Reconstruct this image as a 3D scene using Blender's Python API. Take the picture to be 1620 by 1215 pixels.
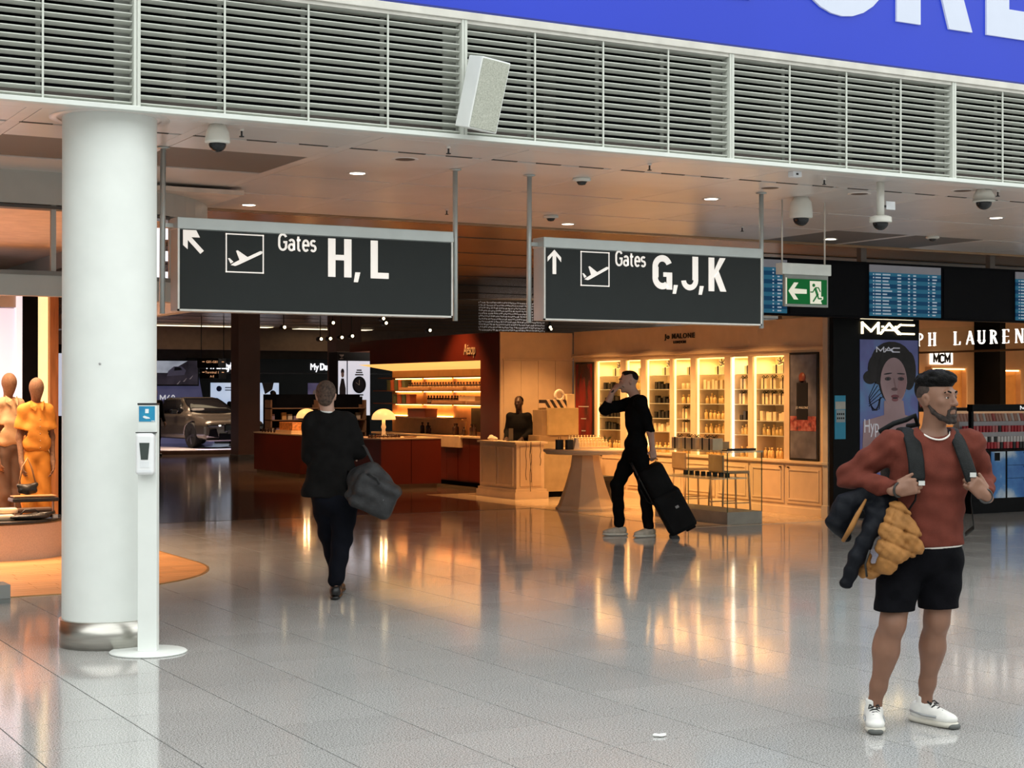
import bpy, bmesh, math, random
import numpy as np
from mathutils import Vector, Matrix

for _o in list(bpy.data.objects):
    bpy.data.objects.remove(_o)
SC = bpy.context.scene
COL = SC.collection
PI = math.pi
RAD = math.radians
random.seed(7)

# ------------------------------------------------------------------ camera
_cam = bpy.data.cameras.new('camera')
_cam.sensor_width = 36.0
_cam.lens = 2550.0 / 1620.0 * 36.0
_cam.clip_end = 300.0
CAM = bpy.data.objects.new('camera', _cam)
CAM.location = (0, 0, 1.66)
CAM.rotation_euler = (RAD(90.30), 0, -math.atan2(0.4897, 0.8719))
COL.objects.link(CAM)
SC.camera = CAM

# ------------------------------------------------------------------ world: overcast daylight coming through the hall's roof glazing
W = bpy.data.worlds.new('daylight')
SC.world = W
W.use_nodes = True
_bg = W.node_tree.nodes['Background']
_bg.inputs[0].default_value = (0.96, 1.0, 0.975, 1)
_bg.inputs[1].default_value = 2.2

# ------------------------------------------------------------------ exposure
SC.view_settings.view_transform = 'Standard'
SC.view_settings.look = 'None'
SC.view_settings.exposure = 0.0
SC.view_settings.gamma = 1.0
SC.view_settings.use_curve_mapping = False

# ------------------------------------------------------------------ large lamps of the place, and added fill lamps
def area(name, loc, rot, sx, sy, power, col, spread=110):
    l = bpy.data.lights.new(name, 'AREA')
    l.shape = 'RECTANGLE'; l.size = sx; l.size_y = sy; l.energy = power; l.color = col
    l.spread = RAD(spread)
    o = bpy.data.objects.new(name, l)
    o.location = loc; o.rotation_euler = rot
    COL.objects.link(o)
    return o
def spot(name, loc, target, power, col, angle=60, blend=.6, size=.06):
    l = bpy.data.lights.new(name, 'SPOT')
    l.energy = power; l.color = col; l.spot_size = RAD(angle); l.spot_blend = blend; l.shadow_soft_size = size
    o = bpy.data.objects.new(name, l)
    o.location = loc
    d = Vector(target) - Vector(loc)
    o.rotation_euler = d.to_track_quat('-Z', 'Y').to_euler()
    COL.objects.link(o)
    return o
WARM = (1.0, 0.56, 0.24)
WARM2 = (1.0, 0.60, 0.29)
area('shop_left_lamp', (2.6, 17.2, 3.36), (0, 0, 0), 3.2, 3.0, 330, (1.0, .68, .42))
area('bay_soffit_lamp', (13.15, 26.0, 2.17), (0, 0, 0), .5, 4.6, 130, (1.0, .50, .18))
for _v in (17.8, 19.2, 20.5, 21.9):
    spot('perfume_track_lamp', (12.4, _v, 3.5), (13.4, _v, .6), 500, (1.0, .50, .18), 75)
for _p in ((12.0, 24.3), (11.0, 26.5), (11.0, 29.5)):
    spot('bay_track_lamp', (_p[0], _p[1], 3.5), (_p[0] + .4, _p[1], 0), 280, (1.0, .46, .16), 80)
area('car_stage_lamp', (14.0, 43.0, 3.55), (0, 0, 0), 3.0, 3.0, 130, (1.0, .72, .50))
area('concourse_fill', (12.5, 34.0, 3.58), (0, 0, 0), 6.0, 4.0, 90, (1.0, .62, .40))  # added fill without a fixture, lifts the dark rear concourse
area('fashion_shop_lamp', (20.0, 18.8, 2.93), (0, 0, 0), 4.0, 2.0, 150, (1.0, .60, .28))
spot('gondola_fill', (12.6, 30.2, 3.5), (13.3, 31.7, 1.0), 200, (1.0, .72, .5), 60)  # spot added to brighten the dark gondola goods
spot('curtain_fill', (16.9, 28.4, 2.9), (16.8, 29.9, 3.3), 60, (1.0, .9, .8), 70)  # spot added only to light the dark bead curtain


# ------------------------------------------------------------------ material helper (every material is node based)
MATS = {}
def mat(name, col, rough=.5, metal=0., var=.06, scale=6., emit=0., ecol=None, bump=0., bscale=40., trans=0., alpha=1., spec=.5, coat=0., ior=1.45, sss=0., stretch=None, sheen=0.):
    if name in MATS: return MATS[name]
    m = bpy.data.materials.new(name); m.use_nodes = True
    nt = m.node_tree; b = nt.nodes['Principled BSDF']
    tc = nt.nodes.new('ShaderNodeTexCoord')
    mp = nt.nodes.new('ShaderNodeMapping')
    nt.links.new(tc.outputs['Object'], mp.inputs['Vector'])
    if stretch: mp.inputs['Scale'].default_value = stretch
    n = nt.nodes.new('ShaderNodeTexNoise'); n.inputs['Scale'].default_value = scale; n.inputs['Detail'].default_value = 3
    nt.links.new(mp.outputs['Vector'], n.inputs['Vector'])
    r = nt.nodes.new('ShaderNodeValToRGB')
    lo = [max(0, c * (1 - var * 1.6)) for c in col]; hi = [min(1, c * (1 + var * 1.6)) for c in col]
    r.color_ramp.elements[0].position = .3; r.color_ramp.elements[1].position = .7
    r.color_ramp.elements[0].color = (*lo, 1); r.color_ramp.elements[1].color = (*hi, 1)
    nt.links.new(n.outputs['Fac'], r.inputs['Fac'])
    nt.links.new(r.outputs['Color'], b.inputs['Base Color'])
    b.inputs['Roughness'].default_value = rough
    b.inputs['Metallic'].default_value = metal
    b.inputs['Specular IOR Level'].default_value = spec
    b.inputs['IOR'].default_value = ior
    if coat: b.inputs['Coat Weight'].default_value = coat; b.inputs['Coat Roughness'].default_value = .08
    if sheen: b.inputs['Sheen Weight'].default_value = sheen
    if trans: b.inputs['Transmission Weight'].default_value = trans
    if alpha < 1: b.inputs['Alpha'].default_value = alpha
    if sss:
        b.inputs['Subsurface Weight'].default_value = sss; b.inputs['Subsurface Radius'].default_value = (.02, .008, .004)
        b.inputs['Subsurface Scale'].default_value = .3
    if emit:
        b.inputs['Emission Color'].default_value = (*(ecol or col), 1)
        b.inputs['Emission Strength'].default_value = emit
    if bump:
        n2 = nt.nodes.new('ShaderNodeTexNoise'); n2.inputs['Scale'].default_value = bscale; n2.inputs['Detail'].default_value = 4
        nt.links.new(mp.outputs['Vector'], n2.inputs['Vector'])
        bp = nt.nodes.new('ShaderNodeBump'); bp.inputs['Strength'].default_value = bump; bp.inputs['Distance'].default_value = .01
        nt.links.new(n2.outputs['Fac'], bp.inputs['Height'])
        nt.links.new(bp.outputs['Normal'], b.inputs['Normal'])
    MATS[name] = m
    return m

def ramp_mat(name, stops, vec='Object', kind='noise', scale=5., detail=3., rough=.5, emit=0., stretch=(1, 1, 1), distort=0., rot=(0, 0, 0), loc=(0, 0, 0), const=False, spec=.5, rand=0., metal=0., bump=0.):
    if name in MATS: return MATS[name]
    m = bpy.data.materials.new(name); m.use_nodes = True
    nt = m.node_tree; b = nt.nodes['Principled BSDF']
    tc = nt.nodes.new('ShaderNodeTexCoord'); mp = nt.nodes.new('ShaderNodeMapping')
    nt.links.new(tc.outputs[vec], mp.inputs['Vector'])
    mp.inputs['Scale'].default_value = stretch; mp.inputs['Rotation'].default_value = rot; mp.inputs['Location'].default_value = loc
    if kind == 'noise':
        n = nt.nodes.new('ShaderNodeTexNoise'); n.inputs['Detail'].default_value = detail; n.inputs['Distortion'].default_value = distort
        n.inputs['Scale'].default_value = scale; out = n.outputs['Fac']
    elif kind == 'wave':
        n = nt.nodes.new('ShaderNodeTexWave'); n.inputs['Scale'].default_value = scale; n.inputs['Distortion'].default_value = distort
        n.inputs['Detail'].default_value = detail; out = n.outputs['Fac']
    elif kind == 'voronoi':
        n = nt.nodes.new('ShaderNodeTexVoronoi'); n.inputs['Scale'].default_value = scale; out = n.outputs['Distance']
    elif kind == 'gradient':
        n = nt.nodes.new('ShaderNodeTexGradient'); out = n.outputs['Fac']
    nt.links.new(mp.outputs['Vector'], n.inputs['Vector'])
    r = nt.nodes.new('ShaderNodeValToRGB')
    cr = r.color_ramp
    if const: cr.interpolation = 'CONSTANT'
    while len(cr.elements) < len(stops): cr.elements.new(.5)
    for e, (p, c) in zip(cr.elements, stops):
        e.position = p; e.color = (*c, 1)
    nt.links.new(out, r.inputs['Fac'])
    csock = r.outputs['Color']
    if rand:
        oi = nt.nodes.new('ShaderNodeObjectInfo')
        mr = nt.nodes.new('ShaderNodeMapRange'); mr.inputs['To Min'].default_value = 1 - rand; mr.inputs['To Max'].default_value = 1 + rand
        nt.links.new(oi.outputs['Random'], mr.inputs['Value'])
        mx = nt.nodes.new('ShaderNodeVectorMath'); mx.operation = 'SCALE'
        nt.links.new(csock, mx.inputs[0]); nt.links.new(mr.outputs['Result'], mx.inputs['Scale'])
        csock = mx.outputs[0]
    nt.links.new(csock, b.inputs['Base Color'])
    b.inputs['Roughness'].default_value = rough; b.inputs['Specular IOR Level'].default_value = spec
    b.inputs['Metallic'].default_value = metal
    if bump:
        bp = nt.nodes.new('ShaderNodeBump'); bp.inputs['Strength'].default_value = bump; bp.inputs['Distance'].default_value = .01
        nt.links.new(out, bp.inputs['Height']); nt.links.new(bp.outputs['Normal'], b.inputs['Normal'])
    if emit:
        nt.links.new(csock, b.inputs['Emission Color']); b.inputs['Emission Strength'].default_value = emit
    MATS[name] = m
    return m

# ------------------------------------------------------------------ object helpers
def _new(name, me, parent=None):
    o = bpy.data.objects.new(name, me)
    COL.objects.link(o)
    if parent is not None: o.parent = parent
    return o
def tag(o, label=None, cat=None, group=None, kind=None):
    if label: o['label'] = label
    if cat: o['category'] = cat
    if group: o['group'] = group
    if kind: o['kind'] = kind
    return o
def thing(name, label, cat, loc=(0, 0, 0), rotz=0., group=None):
    o = bpy.data.objects.new(name, None); COL.objects.link(o)
    o.empty_display_size = .1
    o.location = loc; o.rotation_euler = (0, 0, rotz)
    return tag(o, label, cat, group)
def copy_tree(o, parent=None):
    c = o.copy(); COL.objects.link(c); c.parent = parent
    for ch in o.children: copy_tree(ch, c)
    return c

class MB:
    def __init__(s): s.v = []; s.f = []; s.sm = []
    def add(s, vs, fs, smooth=False):
        o = len(s.v); s.v += [tuple(map(float, p)) for p in vs]; s.f += [tuple(i + o for i in f) for f in fs]; s.sm += [smooth] * len(fs)
        return s
    def box(s, x0, x1, y0, y1, z0, z1, b=0.):
        if b <= 0:
            vs = [(x, y, z) for x in (x0, x1) for y in (y0, y1) for z in (z0, z1)]
            return s.add(vs, [(0, 1, 3, 2), (4, 6, 7, 5), (0, 4, 5, 1), (2, 3, 7, 6), (0, 2, 6, 4), (1, 5, 7, 3)])
        bm = bmesh.new()
        bmesh.ops.create_cube(bm, size=1)
        for p in bm.verts:
            p.co = ((x0 + x1) / 2 + p.co.x * (x1 - x0), (y0 + y1) / 2 + p.co.y * (y1 - y0), (z0 + z1) / 2 + p.co.z * (z1 - z0))
        bmesh.ops.bevel(bm, geom=bm.edges[:], offset=b, segments=2, profile=.5, affect='EDGES')
        bm.verts.index_update()
        s.add([p.co[:] for p in bm.verts], [[p.index for p in f.verts] for f in bm.faces])
        bm.free(); return s
    def cbox(s, c, d, b=0.):
        return s.box(c[0] - d[0] / 2, c[0] + d[0] / 2, c[1] - d[1] / 2, c[1] + d[1] / 2, c[2] - d[2] / 2, c[2] + d[2] / 2, b)
    def lathe(s, prof, c=(0, 0, 0), n=24, smooth=True, axis='z', cap=True, sx=1., sy=1.):
        vs = []; fs = []
        for r, z in prof:
            for i in range(n):
                a = 2 * PI * i / n; p = (r * math.cos(a) * sx, r * math.sin(a) * sy, z)
                if axis == 'x': p = (p[2], p[0], p[1])
                elif axis == 'y': p = (p[1], p[2], p[0])
                vs.append((p[0] + c[0], p[1] + c[1], p[2] + c[2]))
        for j in range(len(prof) - 1):
            for i in range(n):
                k = (i + 1) % n
                fs.append((j * n + i, j * n + k, (j + 1) * n + k, (j + 1) * n + i))
        s.add(vs, fs, smooth)
        if cap:
            o = len(s.v) - len(vs)
            if prof[0][0] > 1e-5: s.f.append(tuple(o + i for i in reversed(range(n)))); s.sm.append(False)
            if prof[-1][0] > 1e-5: s.f.append(tuple(o + (len(prof) - 1) * n + i for i in range(n))); s.sm.append(False)
        return s
    def cyl(s, c, r, h, n=20, axis='z', r2=None):
        return s.lathe([(r, 0), (r if r2 is None else r2, h)], c, n, True, axis)
    def tube(s, pts, r, n=8, closed=False, rr=None):
        pts = [Vector(p) for p in pts]; m = len(pts); vs = []; fs = []
        up = None
        for i, p in enumerate(pts):
            a = pts[(i - 1) % m] if (i > 0 or closed) else p
            b = pts[(i + 1) % m] if (i < m - 1 or closed) else p
            t = (b - a).normalized()
            if up is None:
                up = Vector((0, 0, 1)) if abs(t.z) < .9 else Vector((1, 0, 0))
            e1 = t.cross(up)
            if e1.length < 1e-4: e1 = t.orthogonal()
            e1.normalize(); e2 = e1.cross(t).normalized(); up = e2
            ri = rr[i] if rr else r
            ra, rb = ri if isinstance(ri, (tuple, list)) else (ri, ri)
            for k in range(n):
                an = 2 * PI * k / n
                vs.append(p + e1 * (ra * math.cos(an)) + e2 * (rb * math.sin(an)))
        segs = m if closed else m - 1
        for i in range(segs):
            for k in range(n):
                k2 = (k + 1) % n; i2 = (i + 1) % m
                fs.append((i * n + k, i * n + k2, i2 * n + k2, i2 * n + k))
        s.add(vs, fs, True)
        if not closed:
            o = len(s.v) - len(vs)
            s.f.append(tuple(o + k for k in reversed(range(n)))); s.sm.append(False)
            s.f.append(tuple(o + (m - 1) * n + k for k in range(n))); s.sm.append(False)
        return s
    def prism(s, poly, d0, d1, plane='xz'):
        """extrude a simple polygon; plane 'xz' extrudes along y, 'yz' along x, 'xy' along z"""
        def P(a, b, d): return {'xz': (a, d, b), 'yz': (d, a, b), 'xy': (a, b, d)}[plane]
        n = len(poly)
        vs = [P(a, b, d0) for a, b in poly] + [P(a, b, d1) for a, b in poly]
        fs = [tuple(range(n)), tuple(reversed(range(n, 2 * n)))] + [(i, (i + 1) % n, n + (i + 1) % n, n + i) for i in range(n)]
        return s.add(vs, fs)
    def xf(s, M, start=0):
        for i in range(start, len(s.v)): s.v[i] = tuple(M @ Vector(s.v[i]))
        return s
    def mesh(s, name):
        me = bpy.data.meshes.new(name)
        me.from_pydata(s.v, [], s.f)
        me.polygons.foreach_set('use_smooth', s.sm)
        bm = bmesh.new(); bm.from_mesh(me)
        bmesh.ops.recalc_face_normals(bm, faces=bm.faces[:])
        bm.to_mesh(me); bm.free()
        return me
    def build(s, name, m, parent=None, loc=None, rot=None):
        me = s.mesh(name); me.materials.append(m)
        o = _new(name, me, parent)
        if loc: o.location = loc
        if rot: o.rotation_euler = rot
        return o
def inst(name, me, parent=None, loc=(0, 0, 0), rot=(0, 0, 0), scale=(1, 1, 1)):
    o = _new(name, me, parent); o.location = loc; o.rotation_euler = rot; o.scale = scale
    return o
def struct(o): o['kind'] = 'structure'; return o

def text_mesh(s, size, depth=.004, bold=0., xs=1., spacing=1., align='CENTER', shear=0.):
    cu = bpy.data.curves.new('lettering', 'FONT'); cu.body = s; cu.size = size; cu.extrude = depth / 2; cu.offset = bold
    cu.space_character = spacing; cu.align_x = align; cu.align_y = 'BOTTOM_BASELINE'; cu.shear = shear; cu.resolution_u = 4
    o = bpy.data.objects.new('lettering', cu); COL.objects.link(o)
    bpy.context.view_layer.update()
    me = bpy.data.meshes.new_from_object(o.evaluated_get(bpy.context.evaluated_depsgraph_get()))
    bpy.data.objects.remove(o); bpy.data.curves.remove(cu)
    co = np.empty(len(me.vertices) * 3); me.vertices.foreach_get('co', co); co = co.reshape(-1, 3)
    co = np.stack([co[:, 0] * xs, -co[:, 2], co[:, 1]], 1)      # stand it up: x right, z up, facing -y
    me.vertices.foreach_set('co', co.ravel()); me.update()
    return me
def text(name, s, size, m, parent, loc, rotz=0., **kw):
    me = text_mesh(s, size, **kw); me.name = name; me.materials.clear(); me.materials.append(m)
    return inst(name, me, parent, loc, (0, 0, rotz))

# ------------------------------------------------------------------ signed-distance modelling for bodies and cloth
def _v(p): return np.array(p, dtype=np.float32)
class SDF:
    """a list of blended round shapes evaluated on a grid, then meshed with surface nets"""
    def __init__(s, k=.03): s.prims = []; s.k = k
    def cone(s, a, b, ra, rb, k=None): s.prims.append(('c', _v(a), _v(b), ra, rb, k)); return s
    def chain(s, pts, rs, k=None):
        for i in range(len(pts) - 1): s.cone(pts[i], pts[i + 1], rs[i], rs[i + 1], k)
        return s
    def ell(s, c, r, R=None, k=None):
        R = np.eye(3, dtype=np.float32) if R is None else np.array(R, dtype=np.float32)
        s.prims.append(('e', _v(c), _v(r), R, None, k)); return s
    def rbox(s, c, h, r, R=None, k=None):
        R = np.eye(3, dtype=np.float32) if R is None else np.array(R, dtype=np.float32)
        s.prims.append(('b', _v(c), _v(h), R, r, k)); return s
    def sub(s, c, r, k=.01, R=None):
        R = np.eye(3, dtype=np.float32) if R is None else np.array(R, dtype=np.float32)
        s.prims.append(('s', _v(c), _v(r), R, None, k)); return s
    @staticmethod
    def _d(p, P):
        t = p[0]
        if t == 'c':
            a, b, ra, rb = p[1:5]; ab = b - a; L2 = float(ab @ ab) + 1e-9
            h = np.clip(((P - a) @ ab) / L2, 0, 1)
            q = P - a - h[..., None] * ab
            return np.sqrt((q * q).sum(-1)) - (ra + (rb - ra) * h)
        if t in 'es':
            q = (P - p[1]) @ p[3]
            k0 = np.sqrt(((q / p[2]) ** 2).sum(-1)); k1 = np.sqrt(((q / (p[2] ** 2)) ** 2).sum(-1)) + 1e-6
            return k0 * (k0 - 1) / k1
        q = np.abs((P - p[1]) @ p[3]) - p[2] + p[4]
        return np.sqrt((np.maximum(q, 0) ** 2).sum(-1)) + np.minimum(q.max(-1), 0) - p[4]
    def bounds(s):
        lo = np.full(3, 1e9); hi = -lo
        for p in s.prims:
            if p[0] == 's': continue
            if p[0] == 'c': pts = [(p[1], p[3]), (p[2], p[4])]
            else: pts = [(p[1], float(np.linalg.norm(p[2])) if p[0] == 'b' else float(max(p[2])))]
            for c, r in pts: lo = np.minimum(lo, c - r); hi = np.maximum(hi, c + r)
        return lo, hi
    def mesh(s, name, res, post=None, pad=.02, smooth=True, cuts=()):
        lo, hi = s.bounds(); lo = lo - pad; hi = hi + pad
        n = np.ceil((hi - lo) / res).astype(int) + 1
        ax = [(lo[i] + np.arange(n[i]) * res).astype(np.float32) for i in range(3)]
        d = np.full(tuple(n), 1e3, np.float32)
        for p in s.prims:
            k = s.k if p[5] is None else p[5]
            if p[0] == 'c': l_ = np.minimum(p[1] - p[3], p[2] - p[4]); h_ = np.maximum(p[1] + p[3], p[2] + p[4])
            else:
                e = np.abs(p[3]) @ p[2]; l_ = p[1] - e; h_ = p[1] + e
            m_ = k + 2.5 * res
            i0 = np.maximum(np.floor((l_ - m_ - lo) / res).astype(int), 0); i1 = np.minimum(np.ceil((h_ + m_ - lo) / res).astype(int) + 1, n)
            if (i1 <= i0).any(): continue
            sl = tuple(slice(int(a_), int(b_)) for a_, b_ in zip(i0, i1))
            P = np.stack(np.meshgrid(*[ax[i][sl[i]] for i in range(3)], indexing='ij'), -1)
            e = s._d(p, P).astype(np.float32); c = d[sl]
            if p[0] == 's':
                h = np.clip(.5 - .5 * (c + e) / k, 0, 1); d[sl] = c + (-e - c) * h + k * h * (1 - h)
            else:
                h = np.clip(.5 + .5 * (e - c) / k, 0, 1); d[sl] = np.where(c > 100, e, e + (c - e) * h - k * h * (1 - h))
        X, Y, Z = ax[0][:, None, None], ax[1][None, :, None], ax[2][None, None, :]
        for q, dr, rad in cuts:
            t = (X - q[0]) * dr[0] + (Y - q[1]) * dr[1] + (Z - q[2]) * dr[2]
            near_ = ((X - q[0]) ** 2 + (Y - q[1]) ** 2 + (Z - q[2]) ** 2) < rad * rad
            d = np.where(near_, np.maximum(d, t), d)
        if post is not None: d = post(X, Y, Z, d).astype(np.float32)
        d[0] = d[-1] = 1; d[:, 0] = d[:, -1] = 1; d[:, :, 0] = d[:, :, -1] = 1
        return surface_nets(name, d, lo, res, smooth)

def surface_nets(name, d, lo, res, smooth=True):
    ins = d < 0
    c = np.zeros(tuple(np.array(d.shape) - 1), np.uint8)
    for i in (0, 1):
        for j in (0, 1):
            for k in (0, 1):
                c += ins[i:d.shape[0] - 1 + i, j:d.shape[1] - 1 + j, k:d.shape[2] - 1 + k]
    act = (c > 0) & (c < 8)
    idx = np.argwhere(act); N = len(idx)
    vid = np.full(act.shape, -1, np.int64); vid[act] = np.arange(N)
    acc = np.zeros((N, 3)); cnt = np.zeros(N)
    off = [(i, j, k) for i in (0, 1) for j in (0, 1) for k in (0, 1)]
    for a in off:
        for ax in range(3):
            if a[ax]: continue
            b = list(a); b[ax] = 1
            da = d[idx[:, 0] + a[0], idx[:, 1] + a[1], idx[:, 2] + a[2]]; db = d[idx[:, 0] + b[0], idx[:, 1] + b[1], idx[:, 2] + b[2]]
            m = (da < 0) != (db < 0)
            t = np.where(m, da / np.where(da == db, 1, da - db), 0)
            p = np.array(a, float)[None] + np.zeros((N, 3)); p[:, ax] += t
            acc[m] += p[m]; cnt[m] += 1
    V = (idx + acc / np.maximum(cnt, 1)[:, None]) * res + lo
    faces = []
    for ax in range(3):
        sl0 = [slice(None)] * 3; sl1 = [slice(None)] * 3
        sl0[ax] = slice(0, -1); sl1[ax] = slice(1, None)
        x = ins[tuple(sl0)]; y = ins[tuple(sl1)]
        for flip, m in ((False, x & ~y), (True, ~x & y)):
            e = np.argwhere(m)
            u, w = [i for i in range(3) if i != ax]
            ok = (e[:, u] > 0) & (e[:, w] > 0) & (e[:, u] < vid.shape[u]) & (e[:, w] < vid.shape[w]); e = e[ok]
            q = []
            for du, dw in ((-1, -1), (0, -1), (0, 0), (-1, 0)):
                g = e.copy(); g[:, u] += du; g[:, w] += dw
                q.append(vid[g[:, 0], g[:, 1], g[:, 2]])
            q = np.stack(q, 1)
            if flip != (ax == 1): q = q[:, ::-1]
            faces.append(q)
    Fc = np.concatenate(faces); Fc = Fc[(Fc >= 0).all(1)]
    me = bpy.data.meshes.new(name)
    me.vertices.add(N); me.vertices.foreach_set('co', V.ravel())
    me.loops.add(len(Fc) * 4); me.loops.foreach_set('vertex_index', Fc.ravel().astype(np.int32))
    me.polygons.add(len(Fc)); me.polygons.foreach_set('loop_start', np.arange(0, len(Fc) * 4, 4, dtype=np.int32))
    me.polygons.foreach_set('use_smooth', np.full(len(Fc), smooth))
    me.update(calc_edges=True); me.validate()
    return me
def mob(name, me, m, parent=None, loc=(0, 0, 0), rot=(0, 0, 0)):
    me.materials.clear(); me.materials.append(m)
    return inst(name, me, parent, loc, rot)
def rotm(rx=0, ry=0, rz=0):
    return np.array((Matrix.Rotation(RAD(rz), 3, 'Z') @ Matrix.Rotation(RAD(ry), 3, 'Y') @ Matrix.Rotation(RAD(rx), 3, 'X')), dtype=np.float32)

# ------------------------------------------------------------------ shared materials
M_WHITE = mat('white_paint', (.80, .83, .80), .45, var=.015)
M_LOUV = mat('louver_paint', (.60, .62, .565), .42, var=.02)
M_TRIMW = mat('facade_trim', (.70, .73, .69), .42, var=.02)
M_STEEL = mat('brushed_steel', (.52, .50, .46), .3, 1., var=.1, scale=3, stretch=(1, 1, 12))
M_ALU = mat('satin_aluminium', (.52, .55, .54), .4, .6, var=.03)
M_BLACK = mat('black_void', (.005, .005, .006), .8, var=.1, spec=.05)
M_GLOSSBLACK = mat('gloss_black', (.008, .008, .009), .18, var=.1)
M_SIGN = mat('sign_face_grey', (.026, .030, .030), .6, var=.02, spec=.25)
M_LETTER = mat('sign_letter_cream', (.95, .90, .85), .5, var=.01, emit=.35, ecol=(1, .90, .82))
M_GLASS = mat('clear_glass', (.92, .97, .95), .02, var=.0, trans=1., ior=1.05, spec=.3)
M_DOME = mat('smoked_dome', (.01, .01, .012), .08, var=.05)
M_CAMWHITE = mat('camera_housing_white', (.75, .74, .68), .4, var=.02)
M_LAMP = mat('lamp_glow', (1, .93, .8), .5, var=0, emit=14, ecol=(1, .9, .72))
M_DARKMETAL = mat('dark_metal', (.05, .05, .05), .4, .5)
# ================================================================== STRUCTURE
# ---- granite floor: tiles near the camera are single pieces, beyond them the same stone carries on as one slab
def granite(name, grid=False):
    m = bpy.data.materials.new(name); m.use_nodes = True
    nt = m.node_tree; b = nt.nodes['Principled BSDF']; L = nt.links
    geo = nt.nodes.new('ShaderNodeNewGeometry')
    n = nt.nodes.new('ShaderNodeTexNoise'); n.inputs['Scale'].default_value = 135; n.inputs['Detail'].default_value = 2.0; n.inputs['Roughness'].default_value = .7
    L.new(geo.outputs['Position'], n.inputs['Vector'])
    r = nt.nodes.new('ShaderNodeValToRGB'); e = r.color_ramp.elements
    e[0].position = .36; e[0].color = (.16, .156, .15, 1); e[1].position = .64; e[1].color = (.70, .69, .675, 1)
    x = r.color_ramp.elements.new(.5); x.color = (.42, .414, .402, 1)
    L.new(n.outputs['Fac'], r.inputs['Fac'])
    big = nt.nodes.new('ShaderNodeTexNoise'); big.inputs['Scale'].default_value = 1.3
    L.new(geo.outputs['Position'], big.inputs['Vector'])
    mr0 = nt.nodes.new('ShaderNodeMapRange'); mr0.inputs['To Min'].default_value = .9; mr0.inputs['To Max'].default_value = 1.1
    L.new(big.outputs['Fac'], mr0.inputs['Value'])
    oi = nt.nodes.new('ShaderNodeObjectInfo')
    mr = nt.nodes.new('ShaderNodeMapRange'); mr.inputs['To Min'].default_value = .955; mr.inputs['To Max'].default_value = 1.045
    L.new(oi.outputs['Random'], mr.inputs['Value'])
    mul = nt.nodes.new('ShaderNodeMath'); mul.operation = 'MULTIPLY'
    L.new(mr0.outputs['Result'], mul.inputs[0]); L.new(mr.outputs['Result'], mul.inputs[1])
    sc = nt.nodes.new('ShaderNodeVectorMath'); sc.operation = 'SCALE'
    L.new(r.outputs['Color'], sc.inputs[0]); L.new(mul.outputs[0], sc.inputs['Scale'])
    out = sc.outputs[0]
    if grid:
        br = nt.nodes.new('ShaderNodeTexBrick'); br.offset = 0; br.inputs['Scale'].default_value = 1
        br.inputs['Brick Width'].default_value = .605; br.inputs['Row Height'].default_value = .6
        br.inputs['Mortar Size'].default_value = .003; br.inputs['Color1'].default_value = (1, 1, 1, 1); br.inputs['Color2'].default_value = (.93, .93, .93, 1)
        br.inputs['Mortar'].default_value = (.3, .3, .3, 1)
        mp = nt.nodes.new('ShaderNodeMapping'); mp.inputs['Location'].default_value = (-2.91, -6.37, 0)
        L.new(geo.outputs['Position'], mp.inputs['Vector']); L.new(mp.outputs['Vector'], br.inputs['Vector'])
        mx = nt.nodes.new('ShaderNodeVectorMath'); mx.operation = 'MULTIPLY'
        L.new(out, mx.inputs[0]); L.new(br.outputs['Color'], mx.inputs[1]); out = mx.outputs[0]
    L.new(out, b.inputs['Base Color'])
    rn = nt.nodes.new('ShaderNodeMapRange'); rn.inputs['To Min'].default_value = .06; rn.inputs['To Max'].default_value = .11
    L.new(big.outputs['Fac'], rn.inputs['Value']); L.new(rn.outputs['Result'], b.inputs['Roughness'])
    b.inputs['Specular IOR Level'].default_value = .46
    return m
M_GRAN = granite('granite_tile'); M_GRANG = granite('granite_slab', True)
FU, FV, TU, TV = 2.91, 6.37, .605, .6
def cam_px(u, v, z=0.):
    l = .8719 * u - .4897 * v; d = .4897 * u + .8719 * v
    if d < .5: return None
    return 810 + 2550 * l / d, 621 - (z - 1.66) * 2550 / d, d
floor = struct(MB().box(-16, 34, -16, 52, -.12, -.010).build('floor', mat('grout', (.035, .033, .03), .9, spec=.05)))
tile = MB().box(.0034, TU - .0034, .0024, TV - .0024, -.010, 0).mesh('floor_tile'); tile.materials.append(M_GRAN)
cells = {}
for i in range(-14, 40):
    for j in range(-12, 40):
        u, v = FU + i * TU, FV + j * TV
        ps = [cam_px(u + a, v + c) for a in (0, TU) for c in (0, TV)]
        if any(p is None for p in ps): continue
        if v + TV > 13.3 and u < 5.1: continue
        xs = [p[0] for p in ps]; ys = [p[1] for p in ps]
        if max(xs) < -25 or min(xs) > 1645 or min(ys) > 1240: continue
        cells[(i, j)] = ps[0][2]
near = sorted(cells, key=lambda k: cells[k])[:300]
near = set(near)
for i, j in sorted(near):
    inst('floor_tile', tile, floor, (FU + i * TU, FV + j * TV, 0))
# the rest of the stone, row by row, as one slab around the single tiles
mb = MB()
for j in range(-40, 80):
    v0, v1 = FV + j * TV, FV + (j + 1) * TV
    if v1 < -16 or v0 > 52: continue
    row = sorted(i for i, jj in near if jj == j)
    segs = [(-16., 34.)]
    if row:
        segs = [(-16., FU + row[0] * TU), (FU + (row[-1] + 1) * TU, 34.)]
        for a, c in zip(row, row[1:]):
            if c != a + 1: segs.append((FU + (a + 1) * TU, FU + c * TU))
    for a, c in segs: mb.box(a, c, v0, v1, -.008, 0)
sl = mb.build('floor_slab', M_GRANG, floor); sl['kind'] = 'stuff'; sl['label'] = 'granite floor carrying on beyond the single tiles'

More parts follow.
